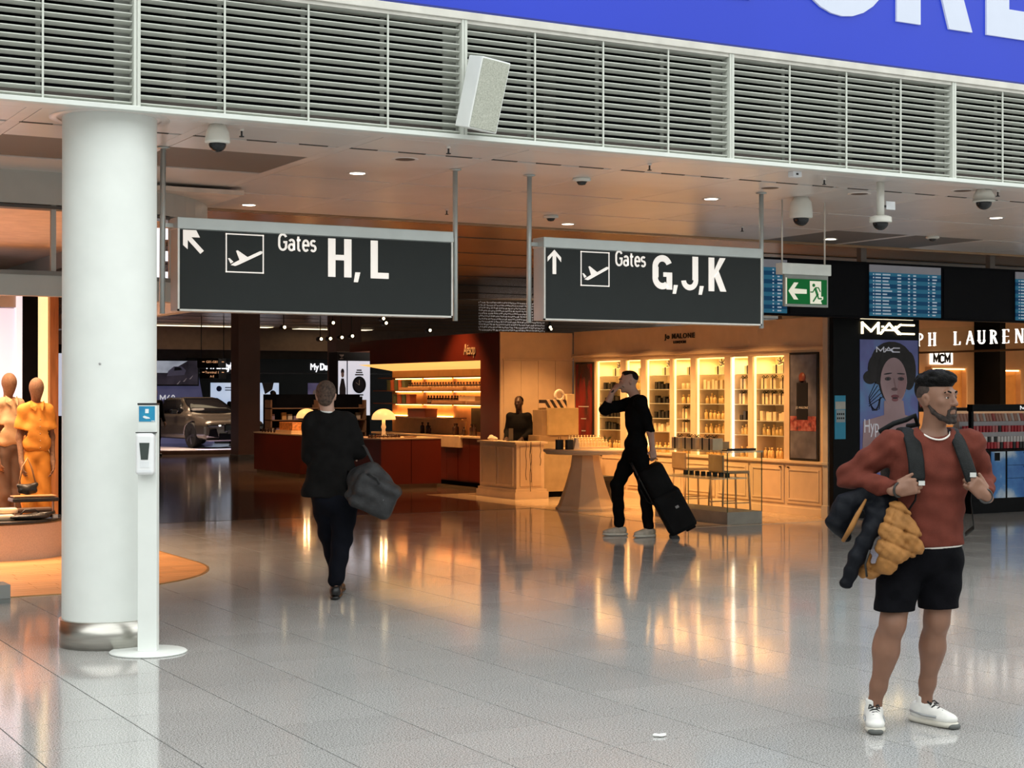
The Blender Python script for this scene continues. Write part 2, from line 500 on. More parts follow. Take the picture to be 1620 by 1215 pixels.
# ---- other floor finishes inside: dark polished stone of the concourse, cream floor of the perfume shop
struct(MB().box(5.1, 11.58, 20.0, 49.4, .0, .003).box(11.58, 33, 23.5, 49.4, .0, .003).build('floor_concourse', ramp_mat('dark_stone', [(.3, (.085, .065, .052)), (.7, (.13, .10, .08))], scale=5, rough=.10, spec=.45)))
struct(MB().box(11.6, 14.06, 16.15, 23.48, .0, .003).build('floor_perfume', ramp_mat('cream_stone', [(.3, (.46, .36, .25)), (.7, (.56, .45, .32))], scale=3, rough=.16, spec=.45)))
# ---- front ceiling: glossy metal panels between bands
M_CEIL = mat('ceiling_metal', (.74, .69, .65), .31, .1, var=.03, scale=2)
M_BAND = mat('ceiling_band', (.76, .71, .67), .34, .1, var=.03)
M_GRILLE = ramp_mat('ceiling_mesh', [(.4, (.10, .09, .085)), (.6, (.26, .24, .22))], kind='wave', scale=60, rough=.6)
CZ = 3.47
ceiling = struct(MB().box(-12, 30, 10.42, 15.25, CZ + .012, CZ + .14).build('ceiling', mat('ceiling_gap', (.10, .08, .07), .6)))
rows = [(10.42, 10.97), (11.03, 12.62), (12.66, 13.92), (13.96, 15.22)]
pw, bw = 1.195, .10
U0 = 5.95
def ceil_panel(name, u0, u1, v0, v1, m, dz=0):
    return MB().box(u0, u1, v0, v1, CZ + dz, CZ + .012, .0015).build(name, m, ceiling)
ceil_panel('edge_strip', -12, 30, 10.15, 10.415, M_BAND)
for k in range(-9, 17):
    u = U0 + k * pw
    ceil_panel('ceiling_band', u - bw / 2 + .004, u + bw / 2 - .004, 10.42, 15.22, M_BAND, .001)
    for ri, (v0, v1) in enumerate(rows):
        if ri == 1 and (u + pw < 4.80 and u > -3.5 or 10.0 < u < 13.0 and False):
            ceil_panel('ceiling_panel', u + bw / 2, u + pw - bw / 2, 11.03, 11.58, M_CEIL)
            ceil_panel('mesh_panel', u + bw / 2, u + pw - bw / 2, 11.59, 12.62, M_GRILLE, .004)
            continue
        if ri == 3 and k in (5, 6):
            ceil_panel('mesh_panel', u + bw / 2, u + pw - bw / 2, v0, v1, M_GRILLE, .004); continue
        ceil_panel('ceiling_panel', u + bw / 2, u + pw - bw / 2, v0, v1, M_CEIL)
# slot of dashes along V = 11
mb = MB()
for k in range(-20, 60): mb.box(k * .4, k * .4 + .22, 10.985, 11.01, CZ - .003, CZ + .01)
dsh = mb.build('air_slot', mat('slot_dark', (.10, .09, .08), .6), ceiling); dsh['kind'] = 'stuff'; dsh['label'] = 'row of short dark air slots in the ceiling'

# ---- rear ceiling over the shops: darker reflective panels, warm shop light put into their brown colour, one step higher
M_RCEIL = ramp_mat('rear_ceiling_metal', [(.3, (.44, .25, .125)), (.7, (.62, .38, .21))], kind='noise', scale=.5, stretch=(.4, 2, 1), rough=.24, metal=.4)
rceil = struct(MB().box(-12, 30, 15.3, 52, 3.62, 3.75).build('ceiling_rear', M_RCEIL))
for v in range(16, 46, 2):
    MB().box(-12, 30, v, v + .04, 3.612, 3.63).build('ceiling_joint', M_DARKMETAL, rceil)
struct(MB().box(-12, 30, 15.25, 15.3, 3.45, 3.75).build('trim_1', mat('step_trim', (.42, .26, .15), .3, .4)))

# ---- upper facade: louver band, sill, beam, lit billboard above
struct(MB().box(-12, 30, 10.13, 10.20, CZ - .012, CZ + .02, .003).build('trim_2', M_TRIMW))
struct(MB().box(-12, 30, 10.13, 10.26, 4.31, 4.365, .004).box(-12, 30, 10.15, 10.30, 4.285, 4.31).build('trim_3', mat('beam_paint', (.62, .60, .55), .4)))
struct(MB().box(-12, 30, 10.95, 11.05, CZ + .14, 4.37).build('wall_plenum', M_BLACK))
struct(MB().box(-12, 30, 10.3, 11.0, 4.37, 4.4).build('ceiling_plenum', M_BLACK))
M_SHAFT = mat('plenum_duct', (.03, .029, .025), .7, spec=.1)
for k, (u, v, w) in enumerate([(3.35, 10.7, .10), (4.3, 10.75, .06), (6.3, 10.72, .11), (7.4, 10.7, .06), (8.5, 10.72, .14), (9.2, 10.7, .18), (10.6, 10.72, .16), (11.3, 10.7, .1)]):
    struct(MB().box(u, u + w, v, v + .1, CZ + .14, 4.37).build('trim_%d' % (10 + k), M_SHAFT))
slat_len = 2.36 - .05
PITCH = .0518
prof = [(-.026, .006), (-.026, .0125), (.018, -.006), (.018, -.010)]
mslat = MB(); mslat.prism([(10.165 + y + .03, z) for y, z in prof], .0, slat_len, 'yz'); mslat = mslat.mesh('slat'); mslat.materials.append(M_LOUV)
names = ['far left louver panel reaching out of the picture', 'white louver panel above the round column', 'white louver panel left of the tilted loudspeaker', 'white louver panel right of the tilted loudspeaker', 'white louver panel above the exit sign and the pole camera', 'rightmost white louver panel']
for k in range(6):
    u0 = .59 + 2.36 * (k - 0)
    lp = thing('louver_panel', ['white louver panel at the top left picture corner', 'white louver panel directly above the Gates H, L sign', 'white louver panel between the loudspeaker and the blue billboard corner', 'white louver panel above the green exit sign', 'white louver panel at the right picture edge', 'white louver panel outside the right picture edge'][k], 'louver', (u0, 0, CZ), group='white louvers of the upper facade')
    for s in range(16):
        inst('slat', mslat, lp, (.025, 0, .035 + s * PITCH))
    MB().box(0, .022, 10.14, 10.24, .01, .84, .002).build('end_post', M_LOUV, lp)
    MB().box(2.36 - .022, 2.36 - .003, 10.14, 10.24, .01, .84, .002).build('end_post', M_LOUV, lp)
    for q in range(1, 4):
        MB().box(q * .59 - .006, q * .59 + .006, 10.158, 10.168, .01, .84).build('divider', M_LOUV, lp)
        MB().box(q * .59 - .03, q * .59, 10.225, 10.235, .01, .84).build('back_stay', mat('bracket_paint', (.17, .175, .155), .5), lp)
    MB().box(.0, .05, 10.245, 10.26, .01, .84).build('bracket_strip', mat('bracket_paint', (.17, .175, .155), .5), lp)
    MB().box(2.36 - .12, 2.36 - .02, 10.245, 10.26, .01, .84).build('bracket_strip', mat('bracket_paint', (.17, .175, .155), .5), lp)
    MB().box(.022, 2.338, 10.16, 10.175, .0, .022).build('bottom_rail', M_LOUV, lp)
# billboard
M_BLUE = mat('billboard_blue', (.004, .022, .36), .4, var=.04, scale=.6, emit=.22, ecol=(.018, .075, .86))
M_BLUEW = mat('billboard_white', (.46, .50, .60), .4, var=.01, emit=.20, ecol=(.78, .84, 1.0))
bb = thing('billboard', 'huge lit blue advertising billboard with cut-off white capitals', 'billboard', (3.4, 10.15, 4.372))
MB().box(0, 14, 0, .14, 0, 3.0).build('panel', M_BLUE, bb)
MB().box(-.04, 14.04, -.012, 0, -.006, .010).build('bottom_edge', mat('navy_edge', (.01, .02, .20), .4), bb)

# ---- enclosing walls: the hall behind the camera, and the far ends of the building
M_HALL = mat('hall_wall', (.45, .46, .45), .6, var=.04)
struct(MB().box(-16, 34, -16.2, -16, 0, 9).build('wall_back', M_HALL))
struct(MB().box(-16.2, -16, -16, 52, 0, 9).build('wall_left', M_HALL))
struct(MB().box(34, 34.2, -16, 52, 0, 9).build('wall_right', M_HALL))
struct(MB().box(-16, 34, 10.3, 11.0, 4.41, 9).build('wall_front_upper', M_HALL))
struct(MB().box(-16, 34, 52, 52.2, 0, 4).build('wall_far', mat('far_wall', (.10, .07, .05), .6)))

# ---- round white column with steel base
cu, cv, cr = (2.90, 10.60, .305)
col = thing('round_column', 'thick round white column with a steel base ring', 'column', (cu, cv, 0))
MB().lathe([(cr, .155), (cr, CZ)], n=64, cap=False).build('shaft', M_WHITE, col)
MB().lathe([(cr + .018, 0), (cr + .018, .178)], n=64).lathe([(cr + .018, .178), (cr - .002, .182)], n=64, cap=False).build('base_ring', M_STEEL, col)
MB().lathe([(cr + .03, CZ - .004), (cr + .085, CZ - .004), (cr + .085, CZ + .004), (cr + .03, CZ + .01)], n=64, cap=False).build('ceiling_collar', M_BAND, col)
MB().lathe([(0, 0), (.008, .002), (.008, .004), (0, .005)], n=12, axis='y').build('round_plug', mat('plug_grey', (.4, .4, .4), .5), col, (-.14, -.2785, 1.845), (0, 0, -.49))
# ================================================================== SIGNS AND CEILING DEVICES
# ---- billboard letters (only their feet reach into the picture)
def ring_prism(mb, cx, cz, rx, rz, t, d0, d1, a0=0., a1=2 * PI, n=32):
    vs = []; fs = []
    full = abs(a1 - a0 - 2 * PI) < 1e-6
    for i in range(n + (0 if full else 1)):
        a = a0 + (a1 - a0) * i / n; c, s_ = math.cos(a), math.sin(a)
        for r0, r1 in ((rx, rz), (rx - t, rz - t)):
            for d in (d0, d1): vs.append((cx + r0 * c, d, cz + r1 * s_))
    m = len(vs) // 4
    for i in range(n):
        j = (i + 1) % m; a = 4 * i; b = 4 * j
        fs += [(a, b, b + 1, a + 1), (a + 2, a + 3, b + 3, b + 2), (a, a + 2, b + 2, b), (a + 1, b + 1, b + 3, a + 3)]
    if not full: fs += [(0, 1, 3, 2), (4 * (m - 1), 4 * (m - 1) + 2, 4 * (m - 1) + 3, 4 * (m - 1) + 1)]
    return mb.add(vs, fs)
LB = .383; dd = (-.02, .01)
t = MB(); t.prism([(4.19, LB), (4.45, LB), (4.45, LB + 1.08), (4.74, LB + 1.08), (4.74, LB + 1.34), (3.9, LB + 1.34), (3.9, LB + 1.08), (4.19, LB + 1.08)], *dd); t.build('letter_t', M_BLUEW, bb)
t = MB(); ring_prism(t, 5.38, LB + .665, .59, .69, .27, *dd); t.build('letter_o', M_BLUEW, bb)
t = MB(); t.prism([(5.97, LB), (6.235, LB), (6.235, LB + 1.34), (5.97, LB + 1.34)], *dd); t.prism([(6.56, LB), (6.83, LB), (6.60, LB + .62), (6.36, LB + .62)], *dd)
t.prism([(6.235, LB + 1.1), (6.4, LB + 1.1), (6.4, LB + 1.34), (6.235, LB + 1.34)], *dd); t.prism([(6.235, LB + .5), (6.4, LB + .5), (6.4, LB + .74), (6.235, LB + .74)], *dd)
ring_prism(t, 6.4, LB + .92, .42, .42, .25, dd[0], dd[1], -PI / 2, PI / 2, 16); t.build('letter_r', M_BLUEW, bb)
t = MB(); t.prism([(7.0, LB), (7.8, LB), (7.8, LB + .25), (7.27, LB + .25), (7.27, LB + .55), (7.7, LB + .55), (7.7, LB + .79), (7.27, LB + .79), (7.27, LB + 1.09), (7.8, LB + 1.09), (7.8, LB + 1.34), (7.0, LB + 1.34)], *dd); t.build('letter_e', M_BLUEW, bb)

# ---- small stroke alphabet for sans lettering
def _arc(cx, cz, rx, rz, a0, a1, n=12): return [(cx + rx * math.cos(RAD(a0 + (a1 - a0) * i / n)), cz + rz * math.sin(RAD(a0 + (a1 - a0) * i / n))) for i in range(n + 1)]
STROKES = {
    'G': (.62, [_arc(.31, .68, .31, .32, 28, 180) + _arc(.31, .32, .31, .32, 180, 330) + [(.60, .50), (.36, .50)]]),
    'a': (.46, [_arc(.22, .19, .22, .19, 0, 360, 16), [(.44, 0), (.44, .46)] + _arc(.235, .47, .205, .20, 0, 150)]),
    't': (.34, [[(.13, .90), (.13, .16)] + _arc(.27, .15, .14, .15, 180, 285), [(0, .67), (.33, .67)]]),
    'e': (.46, [[(.0, .35), (.46, .35)] + _arc(.23, .38, .23, .29, 0, 180) + _arc(.23, .28, .23, .28, 180, 320)]),
    's': (.40, [_arc(.20, .51, .19, .16, 35, 250) + _arc(.20, .18, .20, .18, 80, -150)]),
    'M': (.80, [[(0, 0), (0, 1), (.40, .30), (.80, 1), (.80, 0)]]),
    'C': (.66, [_arc(.34, .68, .34, .32, 25, 180) + _arc(.34, .32, .34, .32, 180, 335)]),
}
def stroke_text(name, s_, h, t, m, parent, loc, xs=1., gap=.16, d=.004):
    mb = MB(); x = 0.
    for ch in s_:
        w, pl_ = STROKES[ch]
        for pts in pl_:
            q = [(loc[0] + x + a * h * xs, loc[2] + b * h) for a, b in pts]; n_ = len(q); L_ = []; R_ = []
            for i in range(n_):
                a = Vector(q[max(i - 1, 0)]); b = Vector(q[i]); c = Vector(q[min(i + 1, n_ - 1)])
                e0 = (b - a).normalized() if i else (c - b).normalized(); e1 = (c - b).normalized() if i < n_ - 1 else e0
                nn = Vector((-(e0.y + e1.y), e0.x + e1.x)); k_ = nn.length
                nn = nn / k_ * (t / 2) / max(.35, k_ / 2) if k_ > 1e-4 else Vector((-e0.y, e0.x)) * t / 2
                L_.append(b + nn); R_.append(b - nn)
            vs = []
            for dd_ in (loc[1], loc[1] + d): vs += [(p.x, dd_, p.y) for p in L_] + [(p.x, dd_, p.y) for p in R_]
            fs = []
            for i in range(n_ - 1): fs += [(i, i + 1, n_ + i + 1, n_ + i), (2 * n_ + i, 3 * n_ + i, 3 * n_ + i + 1, 2 * n_ + i + 1), (i, 2 * n_ + i, 2 * n_ + i + 1, i + 1), (n_ + i, n_ + i + 1, 3 * n_ + i + 1, 3 * n_ + i)]
            fs += [(0, n_, 3 * n_, 2 * n_), (n_ - 1, 3 * n_ - 1, 4 * n_ - 1, 2 * n_ - 1)]
            mb.add(vs, fs)
        x += (w * xs + gap) * h
    return mb.build(name, m, parent)
# ---- hanging gate signs
SV = 11.53
def glyph(mb, ch, x, z, w, h, t, d0=-.004, d1=.004):
    """condensed bold capitals as solid shapes"""
    if ch == 'H':
        for a in (x, x + w - t): mb.prism([(a, z), (a + t, z), (a + t, z + h), (a, z + h)], d0, d1)
        mb.prism([(x + t, z + h * .44), (x + w - t, z + h * .44), (x + w - t, z + h * .58), (x + t, z + h * .58)], d0, d1)
    elif ch == 'L': mb.prism([(x, z), (x + w, z), (x + w, z + t * .75), (x + t, z + t * .75), (x + t, z + h), (x, z + h)], d0, d1)
    elif ch == ',': mb.prism([(x, z - .035), (x + .035, z - .035), (x + .055, z + .042), (x + .013, z + .042)], d0, d1)
    elif ch == 'K':
        mb.prism([(x, z), (x + t, z), (x + t, z + h), (x, z + h)], d0, d1)
        mb.prism([(x + t, z + h * .40), (x + t * 1.5, z + h * .52), (x + w, z + h), (x + w - t * 1.05, z + h), (x + t, z + h * .62)], d0, d1)
        mb.prism([(x + w - t * .95, z), (x + w + .008, z), (x + t * 1.75, z + h * .62), (x + t * 1.02, z + h * .45)], d0, d1)
    elif ch == 'J':
        r = w * .5; mb.prism([(x + w - t, z + r), (x + w, z + r), (x + w, z + h), (x + w - t, z + h)], d0, d1)
        ring_prism(mb, x + r, z + r, r, r, t * .8, d0, d1, PI * 1.03, 2 * PI, 18)
    elif ch == 'G':
        r = w * .5
        ring_prism(mb, x + r, z + h - r, r, r, t * .9, d0, d1, PI * .12, PI, 18); ring_prism(mb, x + r, z + r, r, r, t * .9, d0, d1, PI, PI * 1.72, 18)
        mb.prism([(x, z + r), (x + t, z + r), (x + t, z + h - r), (x, z + h - r)], d0, d1)
        mb.prism([(x + w - t * .95, z), (x + w, z), (x + w, z + h * .50), (x + w * .55, z + h * .50), (x + w * .55, z + h * .37), (x + w - t * .95, z + h * .37)], d0, d1)
def gate_sign(label, u0, txt_u, letters, diag):
    s = thing('gate_sign', label, 'sign', (u0, SV, 2.26), group='hanging gate signs')
    MB().box(0, 2.27, -.0, .16, 0, .682, .004).build('casing', M_ALU, s)
    MB().box(.018, 2.252, -.012, 0, .016, .60).build('face', M_SIGN, s)
    MB().box(-.004, 2.274, -.02, .17, .605, .69, .004).build('top_rail', M_ALU, s)
    MB().box(0, 2.27, -.016, 0, 0, .014).box(0, .014, -.016, 0, 0, .605).box(2.256, 2.27, -.016, 0, 0, .605).build('edge_frame', mat('frame_light', (.72, .70, .66), .4, .4), s)
    f = -.016
    # arrow
    m = MB()
    if diag:
        a = .04
        m.prism([(a, .60 - .003), (a + .10, .597), (a + .128, .545), (a + .062, .545), (a + .158, .448), (a + .132, .425), (a + .035, .525), (a + .035, .455), (a, .485)], f, f + .004)
    else:
        a = .10
        m.prism([(a - .017, .385), (a + .017, .385), (a + .017, .54), (a + .065, .487), (a + .065, .525), (a, .587), (a - .065, .525), (a - .065, .487), (a - .017, .54)], f, f + .004)
    m.build('arrow', M_LETTER, s)
    # plane pictogram in its frame
    x0 = .367 if diag else .357; x1 = x0 + (.30 if diag else .287); z0, z1 = .296, .588
    m = MB(); w = .009
    m.box(x0, x1, f, f + .004, z0, z0 + w).box(x0, x1, f, f + .004, z1 - w, z1).box(x0, x0 + w, f, f + .004, z0, z1).box(x1 - w, x1, f, f + .004, z0, z1)
    m.build('pictogram_frame', M_LETTER, s)
    W = x1 - x0
    def q(a, b): return (x0 + a * W, z0 + b * (z1 - z0))
    m = MB()
    m.prism([q(.13, .19), q(.25, .17), q(.33, .20), q(.93, .50), q(.965, .54), q(.95, .575), q(.90, .575), q(.57, .41), q(.31, .575), q(.27, .56), q(.36, .33), q(.20, .24)], f, f + .004)
    m.prism([q(.06, .36), q(.10, .365), q(.20, .275), q(.13, .225)], f, f + .004)
    m.build('aeroplane_pictogram', M_LETTER, s)
    stroke_text('gates_lettering', 'Gates', .118, .0165, M_LETTER, s, (txt_u, f, .483), xs=.80, gap=.17)
    for ch, x, w_ in letters:
        m = MB(); glyph(m, ch, x, .292, w_, .296, .061, f, f + .004)
        m.build({',': 'comma'}.get(ch, 'letter_' + ch.lower()), M_LETTER, s)
    for px, lean in ((-.085, 0.012), (2.345, .0)):
        MB().tube([(px, .09, -.02), (px + lean * .5, .09, CZ - 2.26)], .021, 10).build('pole', M_ALU, s)
        MB().lathe([(.05, CZ - 2.262), (.05, CZ - 2.268), (.022, CZ - 2.275)], (px + lean * .5, .09, 0), 14).build('pole_rose', M_ALU, s)
        a, b_ = (px, 0) if px < 0 else (2.27, px)
        MB().box(a, b_, .08, .10, .62, .65).build('bracket', M_ALU, s)
    return s
gate_sign('hanging dark sign reading Gates H, L with diagonal arrow', 3.653, .79, [('H', 1.19, .195), (',', 1.405, 0), ('L', 1.548, .155)], True)
gate_sign('hanging dark sign reading Gates G, J, K with upward arrow', 6.772, .712, [('G', 1.085, .205), (',', 1.295, 0), ('J', 1.387, .18), (',', 1.572, 0), ('K', 1.68, .185)], False)

# ---- exit sign
M_GREEN = mat('exit_green', (.0, .085, .018), .5, var=.03, spec=.2, emit=.09, ecol=(.0, .55, .10))
M_EXITW = mat('exit_white', (.66, .64, .52), .4, var=.01, emit=.35, ecol=(1, .96, .78))
EV = 11.9
ex = thing('exit_sign', 'green emergency exit sign with left arrow and running figure', 'sign', (9.585, EV, 2.47))
MB().box(0, .59, 0, .10, .30, .405, .004).build('housing', mat('exit_housing', (.72, .74, .70), .4), ex)
MB().box(.05, .575, .03, .06, 0, .30).build('side_frame', mat('exit_frame', (.30, .31, .29), .4), ex)
MB().box(.075, .55, .018, .03, .025, .26).build('green_panel', M_GREEN, ex)
m = MB(); m.prism([(.083, .145), (.150, .225), (.200, .225), (.152, .168), (.300, .164), (.300, .122), (.152, .120), (.198, .065), (.148, .065)], .012, .017); m.build('arrow', M_EXITW, ex)
m = MB(); m.prism([(.345, .03), (.485, .03), (.47, .062), (.50, .075), (.50, .10), (.475, .10), (.475, .245), (.340, .245)], .012, .017); m.build('doorway_pictogram', M_EXITW, ex)
m = MB()
def limb(pts, w):
    for (a, b), (c, d) in zip(pts, pts[1:]):
        n = Vector((-(d - b), c - a)).normalized() * w / 2
        m.prism([(a + n.x, b + n.y), (c + n.x, d + n.y), (c - n.x, d - n.y), (a - n.x, b - n.y)], .007, .011)
m.lathe([(0, .006), (.016, .007), (.016, .011), (0, .012)], (.382, 0, .205), 12, axis='y')
limb([(.398, .18), (.43, .11)], .026); limb([(.43, .12), (.375, .05)], .014); limb([(.43, .115), (.438, .08), (.48, .08)], .014); limb([(.395, .175), (.372, .14), (.342, .14)], .010); limb([(.40, .183), (.44, .183), (.462, .145)], .010)
m.build('running_figure', mat('exit_figure', (.0, .16, .03), .4, emit=.1, ecol=(0, .4, .06)), ex)
MB().box(.06, .068, .018, .03, .02, .27).build('bright_edge', M_EXITW, ex)
for x in (.035, .55):
    MB().tube([(x, .05, .40), (x, .05, CZ - 2.47)], .008, 8).build('rod', mat('rod_white', (.7, .66, .6), .4), ex)

# ---- loudspeaker in front of the louvers
sp = thing('loudspeaker', 'white wedge shaped loudspeaker tilted down in front of the louvers', 'loudspeaker', (5.36, 9.86, 3.73))
Mt = Matrix.Rotation(RAD(2), 4, 'Z') @ Matrix.Rotation(RAD(12), 4, 'X') @ Matrix.Rotation(RAD(6.5), 4, 'Y')
MB().box(-.12, .115, -.0, .19, -.25, .25, .006).xf(Mt).build('cabinet', mat('speaker_white', (.80, .82, .80), .45, var=.02), sp)
MB().box(-.11, .105, -.008, .0, -.24, .24, .003).xf(Mt).build('grille', ramp_mat('speaker_grille', [(.35, (.36, .37, .31)), (.65, (.52, .53, .46))], scale=120, rough=.7, detail=2), sp)
MB().tube([(0, .16, .02), (.02, .27, .04)], .025, 10).build('wall_bracket', M_DARKMETAL, sp)

# ---- ceiling devices
def dome_cam(label, u, v, r, stem=0., body=.0):
    c = thing('dome_camera', label, 'camera', (u, v, CZ), group='dome cameras under the ceiling')
    z = 0.
    if stem:
        MB().cyl((0, 0, -stem), .033, stem, 16).build('stem', M_CAMWHITE, c); z = -stem
    if body:
        MB().lathe([(r * .62, z), (r * .92, z - .05), (r, z - .11), (r * 1.02, z - body), (r * .9, z - body - .012)], n=28).build('housing', M_CAMWHITE, c); z -= body
    else:
        MB().lathe([(r * .6, z), (r * .98, z - .012), (r * 1.02, z - .05), (r * .95, z - .06)], n=28).build('housing', M_CAMWHITE, c); z -= .05
    rr = r * .70
    MB().lathe([(rr, z - .005)] + [(rr * math.cos(a), z - .012 - rr * .95 * math.sin(a)) for a in [i * PI / 2 / 7 for i in range(8)]], n=24).build('dome', M_DOME, c)
    return c
dome_cam('white dome camera above the Gates H, L sign next to the column', 3.60, 10.48, .085, body=.115)
dome_cam('large white dome camera hanging behind the exit sign', 9.65, 11.71, .105, stem=.0, body=.185)
pc = dome_cam('white dome camera at the end of a ceiling pole', 9.55, 10.53, .095, stem=.29)
MB().box(.04, .14, -.03, -.02, -.235, -.165).build('tag_plate', mat('tag_white', (.8, .82, .85), .5), pc)
MB().box(-.01, .05, -.028, -.012, -.22, -.2).build('tag_clip', M_DARKMETAL, pc)
dome_cam('white dome camera right below the louvers at the right edge', 10.72, 10.48, .1, body=.10)
for l, u, v in (('small smoke detector between the gate signs', 7.18, 11.58), ('small smoke detector behind the Gates G, J, K sign', 8.42, 14.18), ('small smoke detector deep under the ceiling at right', 13.4, 13.9)):
    d = thing('smoke_detector', l, 'detector', (u, v, CZ))
    MB().lathe([(.075, 0), (.08, -.02), (.06, -.03)], n=20).build('base', M_CAMWHITE, d); MB().lathe([(.045, -.03), (.03, -.055), (0, -.06)], n=16).build('sensor', M_DARKMETAL, d)
dl = thing('downlight', 'lit recessed ceiling downlight', 'ceiling light', (5.4, 12.22, CZ), group='recessed downlights in the front ceiling')
MB().lathe([(.062, -.002), (.085, -.007), (.09, -.001), (.062, .002)], n=24, cap=False).build('trim_ring', M_BAND, dl)
MB().lathe([(.062, -.003), (0, -.0035)], n=24, cap=False).build('lamp', M_LAMP, dl)
LAB = {(5.4, 12.22): 'lit downlight in the ceiling left of the right pole of the Gates H, L sign', (9.0, 12.22): 'lit downlight above the Gates G, J, K sign near its right pole', (12.55, 12.1): 'lit downlight below the dome camera at the right edge', (9.0, 14.8): 'lit downlight seen just over the Gates G, J, K sign', (12.6, 14.75): 'lit downlight right behind the exit sign rod', (1.8, 12.22): 'lit downlight hidden above the left shop', (5.4, 14.8): 'lit downlight deep in the ceiling behind the Gates H, L sign'}
for i, ((u, v), l) in enumerate(LAB.items()):
    o = dl if i == 0 else copy_tree(dl)
    o.location = (u, v, CZ); o['label'] = l
for l, u, v in (('round dark ceiling speaker left of the middle pole', 5.4, 11.31), ('round dark ceiling speaker above the right pole of the Gates G, J, K sign', 8.97, 11.31), ('round dark ceiling speaker beside the pole camera', 9.95, 11.25), ('round dark ceiling speaker near the right edge', 10.6, 10.62)):
    d = thing('ceiling_speaker', l, 'ceiling speaker', (u, v, CZ), group='round ceiling speakers')
    MB().lathe([(.075, -.001), (.10, -.005), (.105, 0)], n=24, cap=False).build('rim', M_BAND, d); MB().lathe([(.078, -.002), (0, -.004)], n=24, cap=False).build('mesh', mat('speaker_mesh_dark', (.12, .08, .06), .6), d)
spk = thing('sprinkler', '', 'sprinkler', (0, 0, CZ), group='ceiling sprinklers'); 
MB().cyl((0, 0, -.014), .016, .014, 10).build('cap', M_BAND, spk); MB().cyl((0, 0, -.05), .007, .036, 8).cyl((0, 0, -.055), .018, .006, 10).build('head', M_DARKMETAL, spk)
for i, (u, v, l) in enumerate([(3.8, 10.56, 'small sprinkler beside the dome camera near the column'), (5.4, 10.57, 'small sprinkler below the loudspeaker'), (7.19, 10.58, 'small sprinkler right above the Gates G, J, K sign'), (8.97, 10.58, 'small sprinkler above the exit sign'), (7.23, 14.19, 'small sprinkler deep between the gate signs'), (10.86, 10.45, 'small sprinkler next to the dome camera at the right edge'), (10.8, 14.1, 'small sprinkler deep behind the pole camera')]):
    o = spk if i == 0 else copy_tree(spk)
    o.location = (u, v, CZ); o['label'] = l
pb = thing('sensor_box', 'small white sensor box under the louvers left of the exit sign', 'sensor', (8.5, 10.37, CZ))
MB().box(-.05, .04, -.02, .05, -.045, 0, .004).build('box', mat('tag_white', (.8, .82, .85), .5), pb); MB().box(-.02, .0, -.025, -.02, -.03, -.015).build('lens', M_DARKMETAL, pb)

# ---- hand sanitizer stand
hs = thing('sanitizer_stand', 'white hand sanitizer dispenser on a post with round foot', 'sanitizer stand', (3.02, 10.12, 0), RAD(-27))
MB().lathe([(.240, 0), (.246, .006), (.240, .012), (0, .014)], n=48).build('foot_plate', M_WHITE, hs)
MB().box(-.060, .060, -.045, .045, .013, 1.58, .003).build('post', M_WHITE, hs)
MB().box(-.062, .062, -.047, .047, 1.58, 1.592).build('top_cap', M_DARKMETAL, hs)
MB().box(-.052, .048, -.049, -.045, 1.475, 1.572).build('blue_sign', ramp_mat('sanitizer_blue', [(.3, (.02, .20, .42)), (.7, (.02, .30, .50))], scale=8, rough=.3), hs)
m = MB(); m.box(-.012, .010, -.052, -.049, 1.528, 1.555); m.prism([(-.028, 1.506), (-.018, 1.512), (.012, 1.502), (.02, 1.494), (-.005, 1.492), (-.022, 1.498)], -.052, -.049); m.box(.026, .046, -.052, -.049, 1.477, 1.481)
m.build('hand_pictogram', mat('pictogram_white', (.85, .88, .9), .4), hs)
b = SDF(.02); b.rbox((-.003, -.085, 1.27), (.058, .045, .132), .022)
db = mob('dispenser', b.mesh('dispenser', .005), mat('dispenser_white', (.86, .87, .88), .3, var=.01), hs)
MB().prism([(-.034, 1.342), (.030, 1.342), (.020, 1.235), (-.024, 1.235)], -.1325, -.128).build('window', mat('dispenser_window', (.06, .075, .07), .15), db)
MB().box(-.03, .028, -.132, -.128, 1.185, 1.225, .001).build('push_tab', mat('dispenser_tab', (.78, .80, .82), .3), db)
MB().box(-.045, .04, -.1315, -.128, 1.155, 1.17).build('lower_bar', mat('dispenser_tab', (.78, .80, .82), .3), db)
MB().box(-.066, .062, -.09, -.044, 1.402, 1.408).build('dark_seam', M_DARKMETAL, hs)  # thin dark metal line above the dispenser

# ---- hanging flight information boards
M_BEZ = mat('board_bezel', (.004, .004, .006), .5, spec=.08)
FB = 15.55
fb = thing('flight_board', 'black bank of hanging flight information screens', 'flight board', (11.3, FB, 2.60))
MB().box(0, 6.6, .02, .14, 0, .71, .004).build('casing', M_BEZ, fb)
M_SCR = ramp_mat('screen_stripes', [(0, (.006, .05, .12)), (.5, (.022, .125, .21))], kind='wave', scale=1, rough=.4, emit=.45, const=True, spec=.15)
MATS['screen_stripes'].node_tree.nodes['Wave Texture'].bands_direction = 'Z'
MATS['screen_stripes'].node_tree.nodes['Wave Texture'].inputs['Scale'].default_value = 3.05
M_SCRH = mat('screen_header', (.14, .135, .15), .4, emit=.3, ecol=(.3, .3, .33))
M_TXT = mat('screen_text', (.25, .3, .35), .4, emit=.4, ecol=(.55, .65, .75))
rnd = random.Random(3)
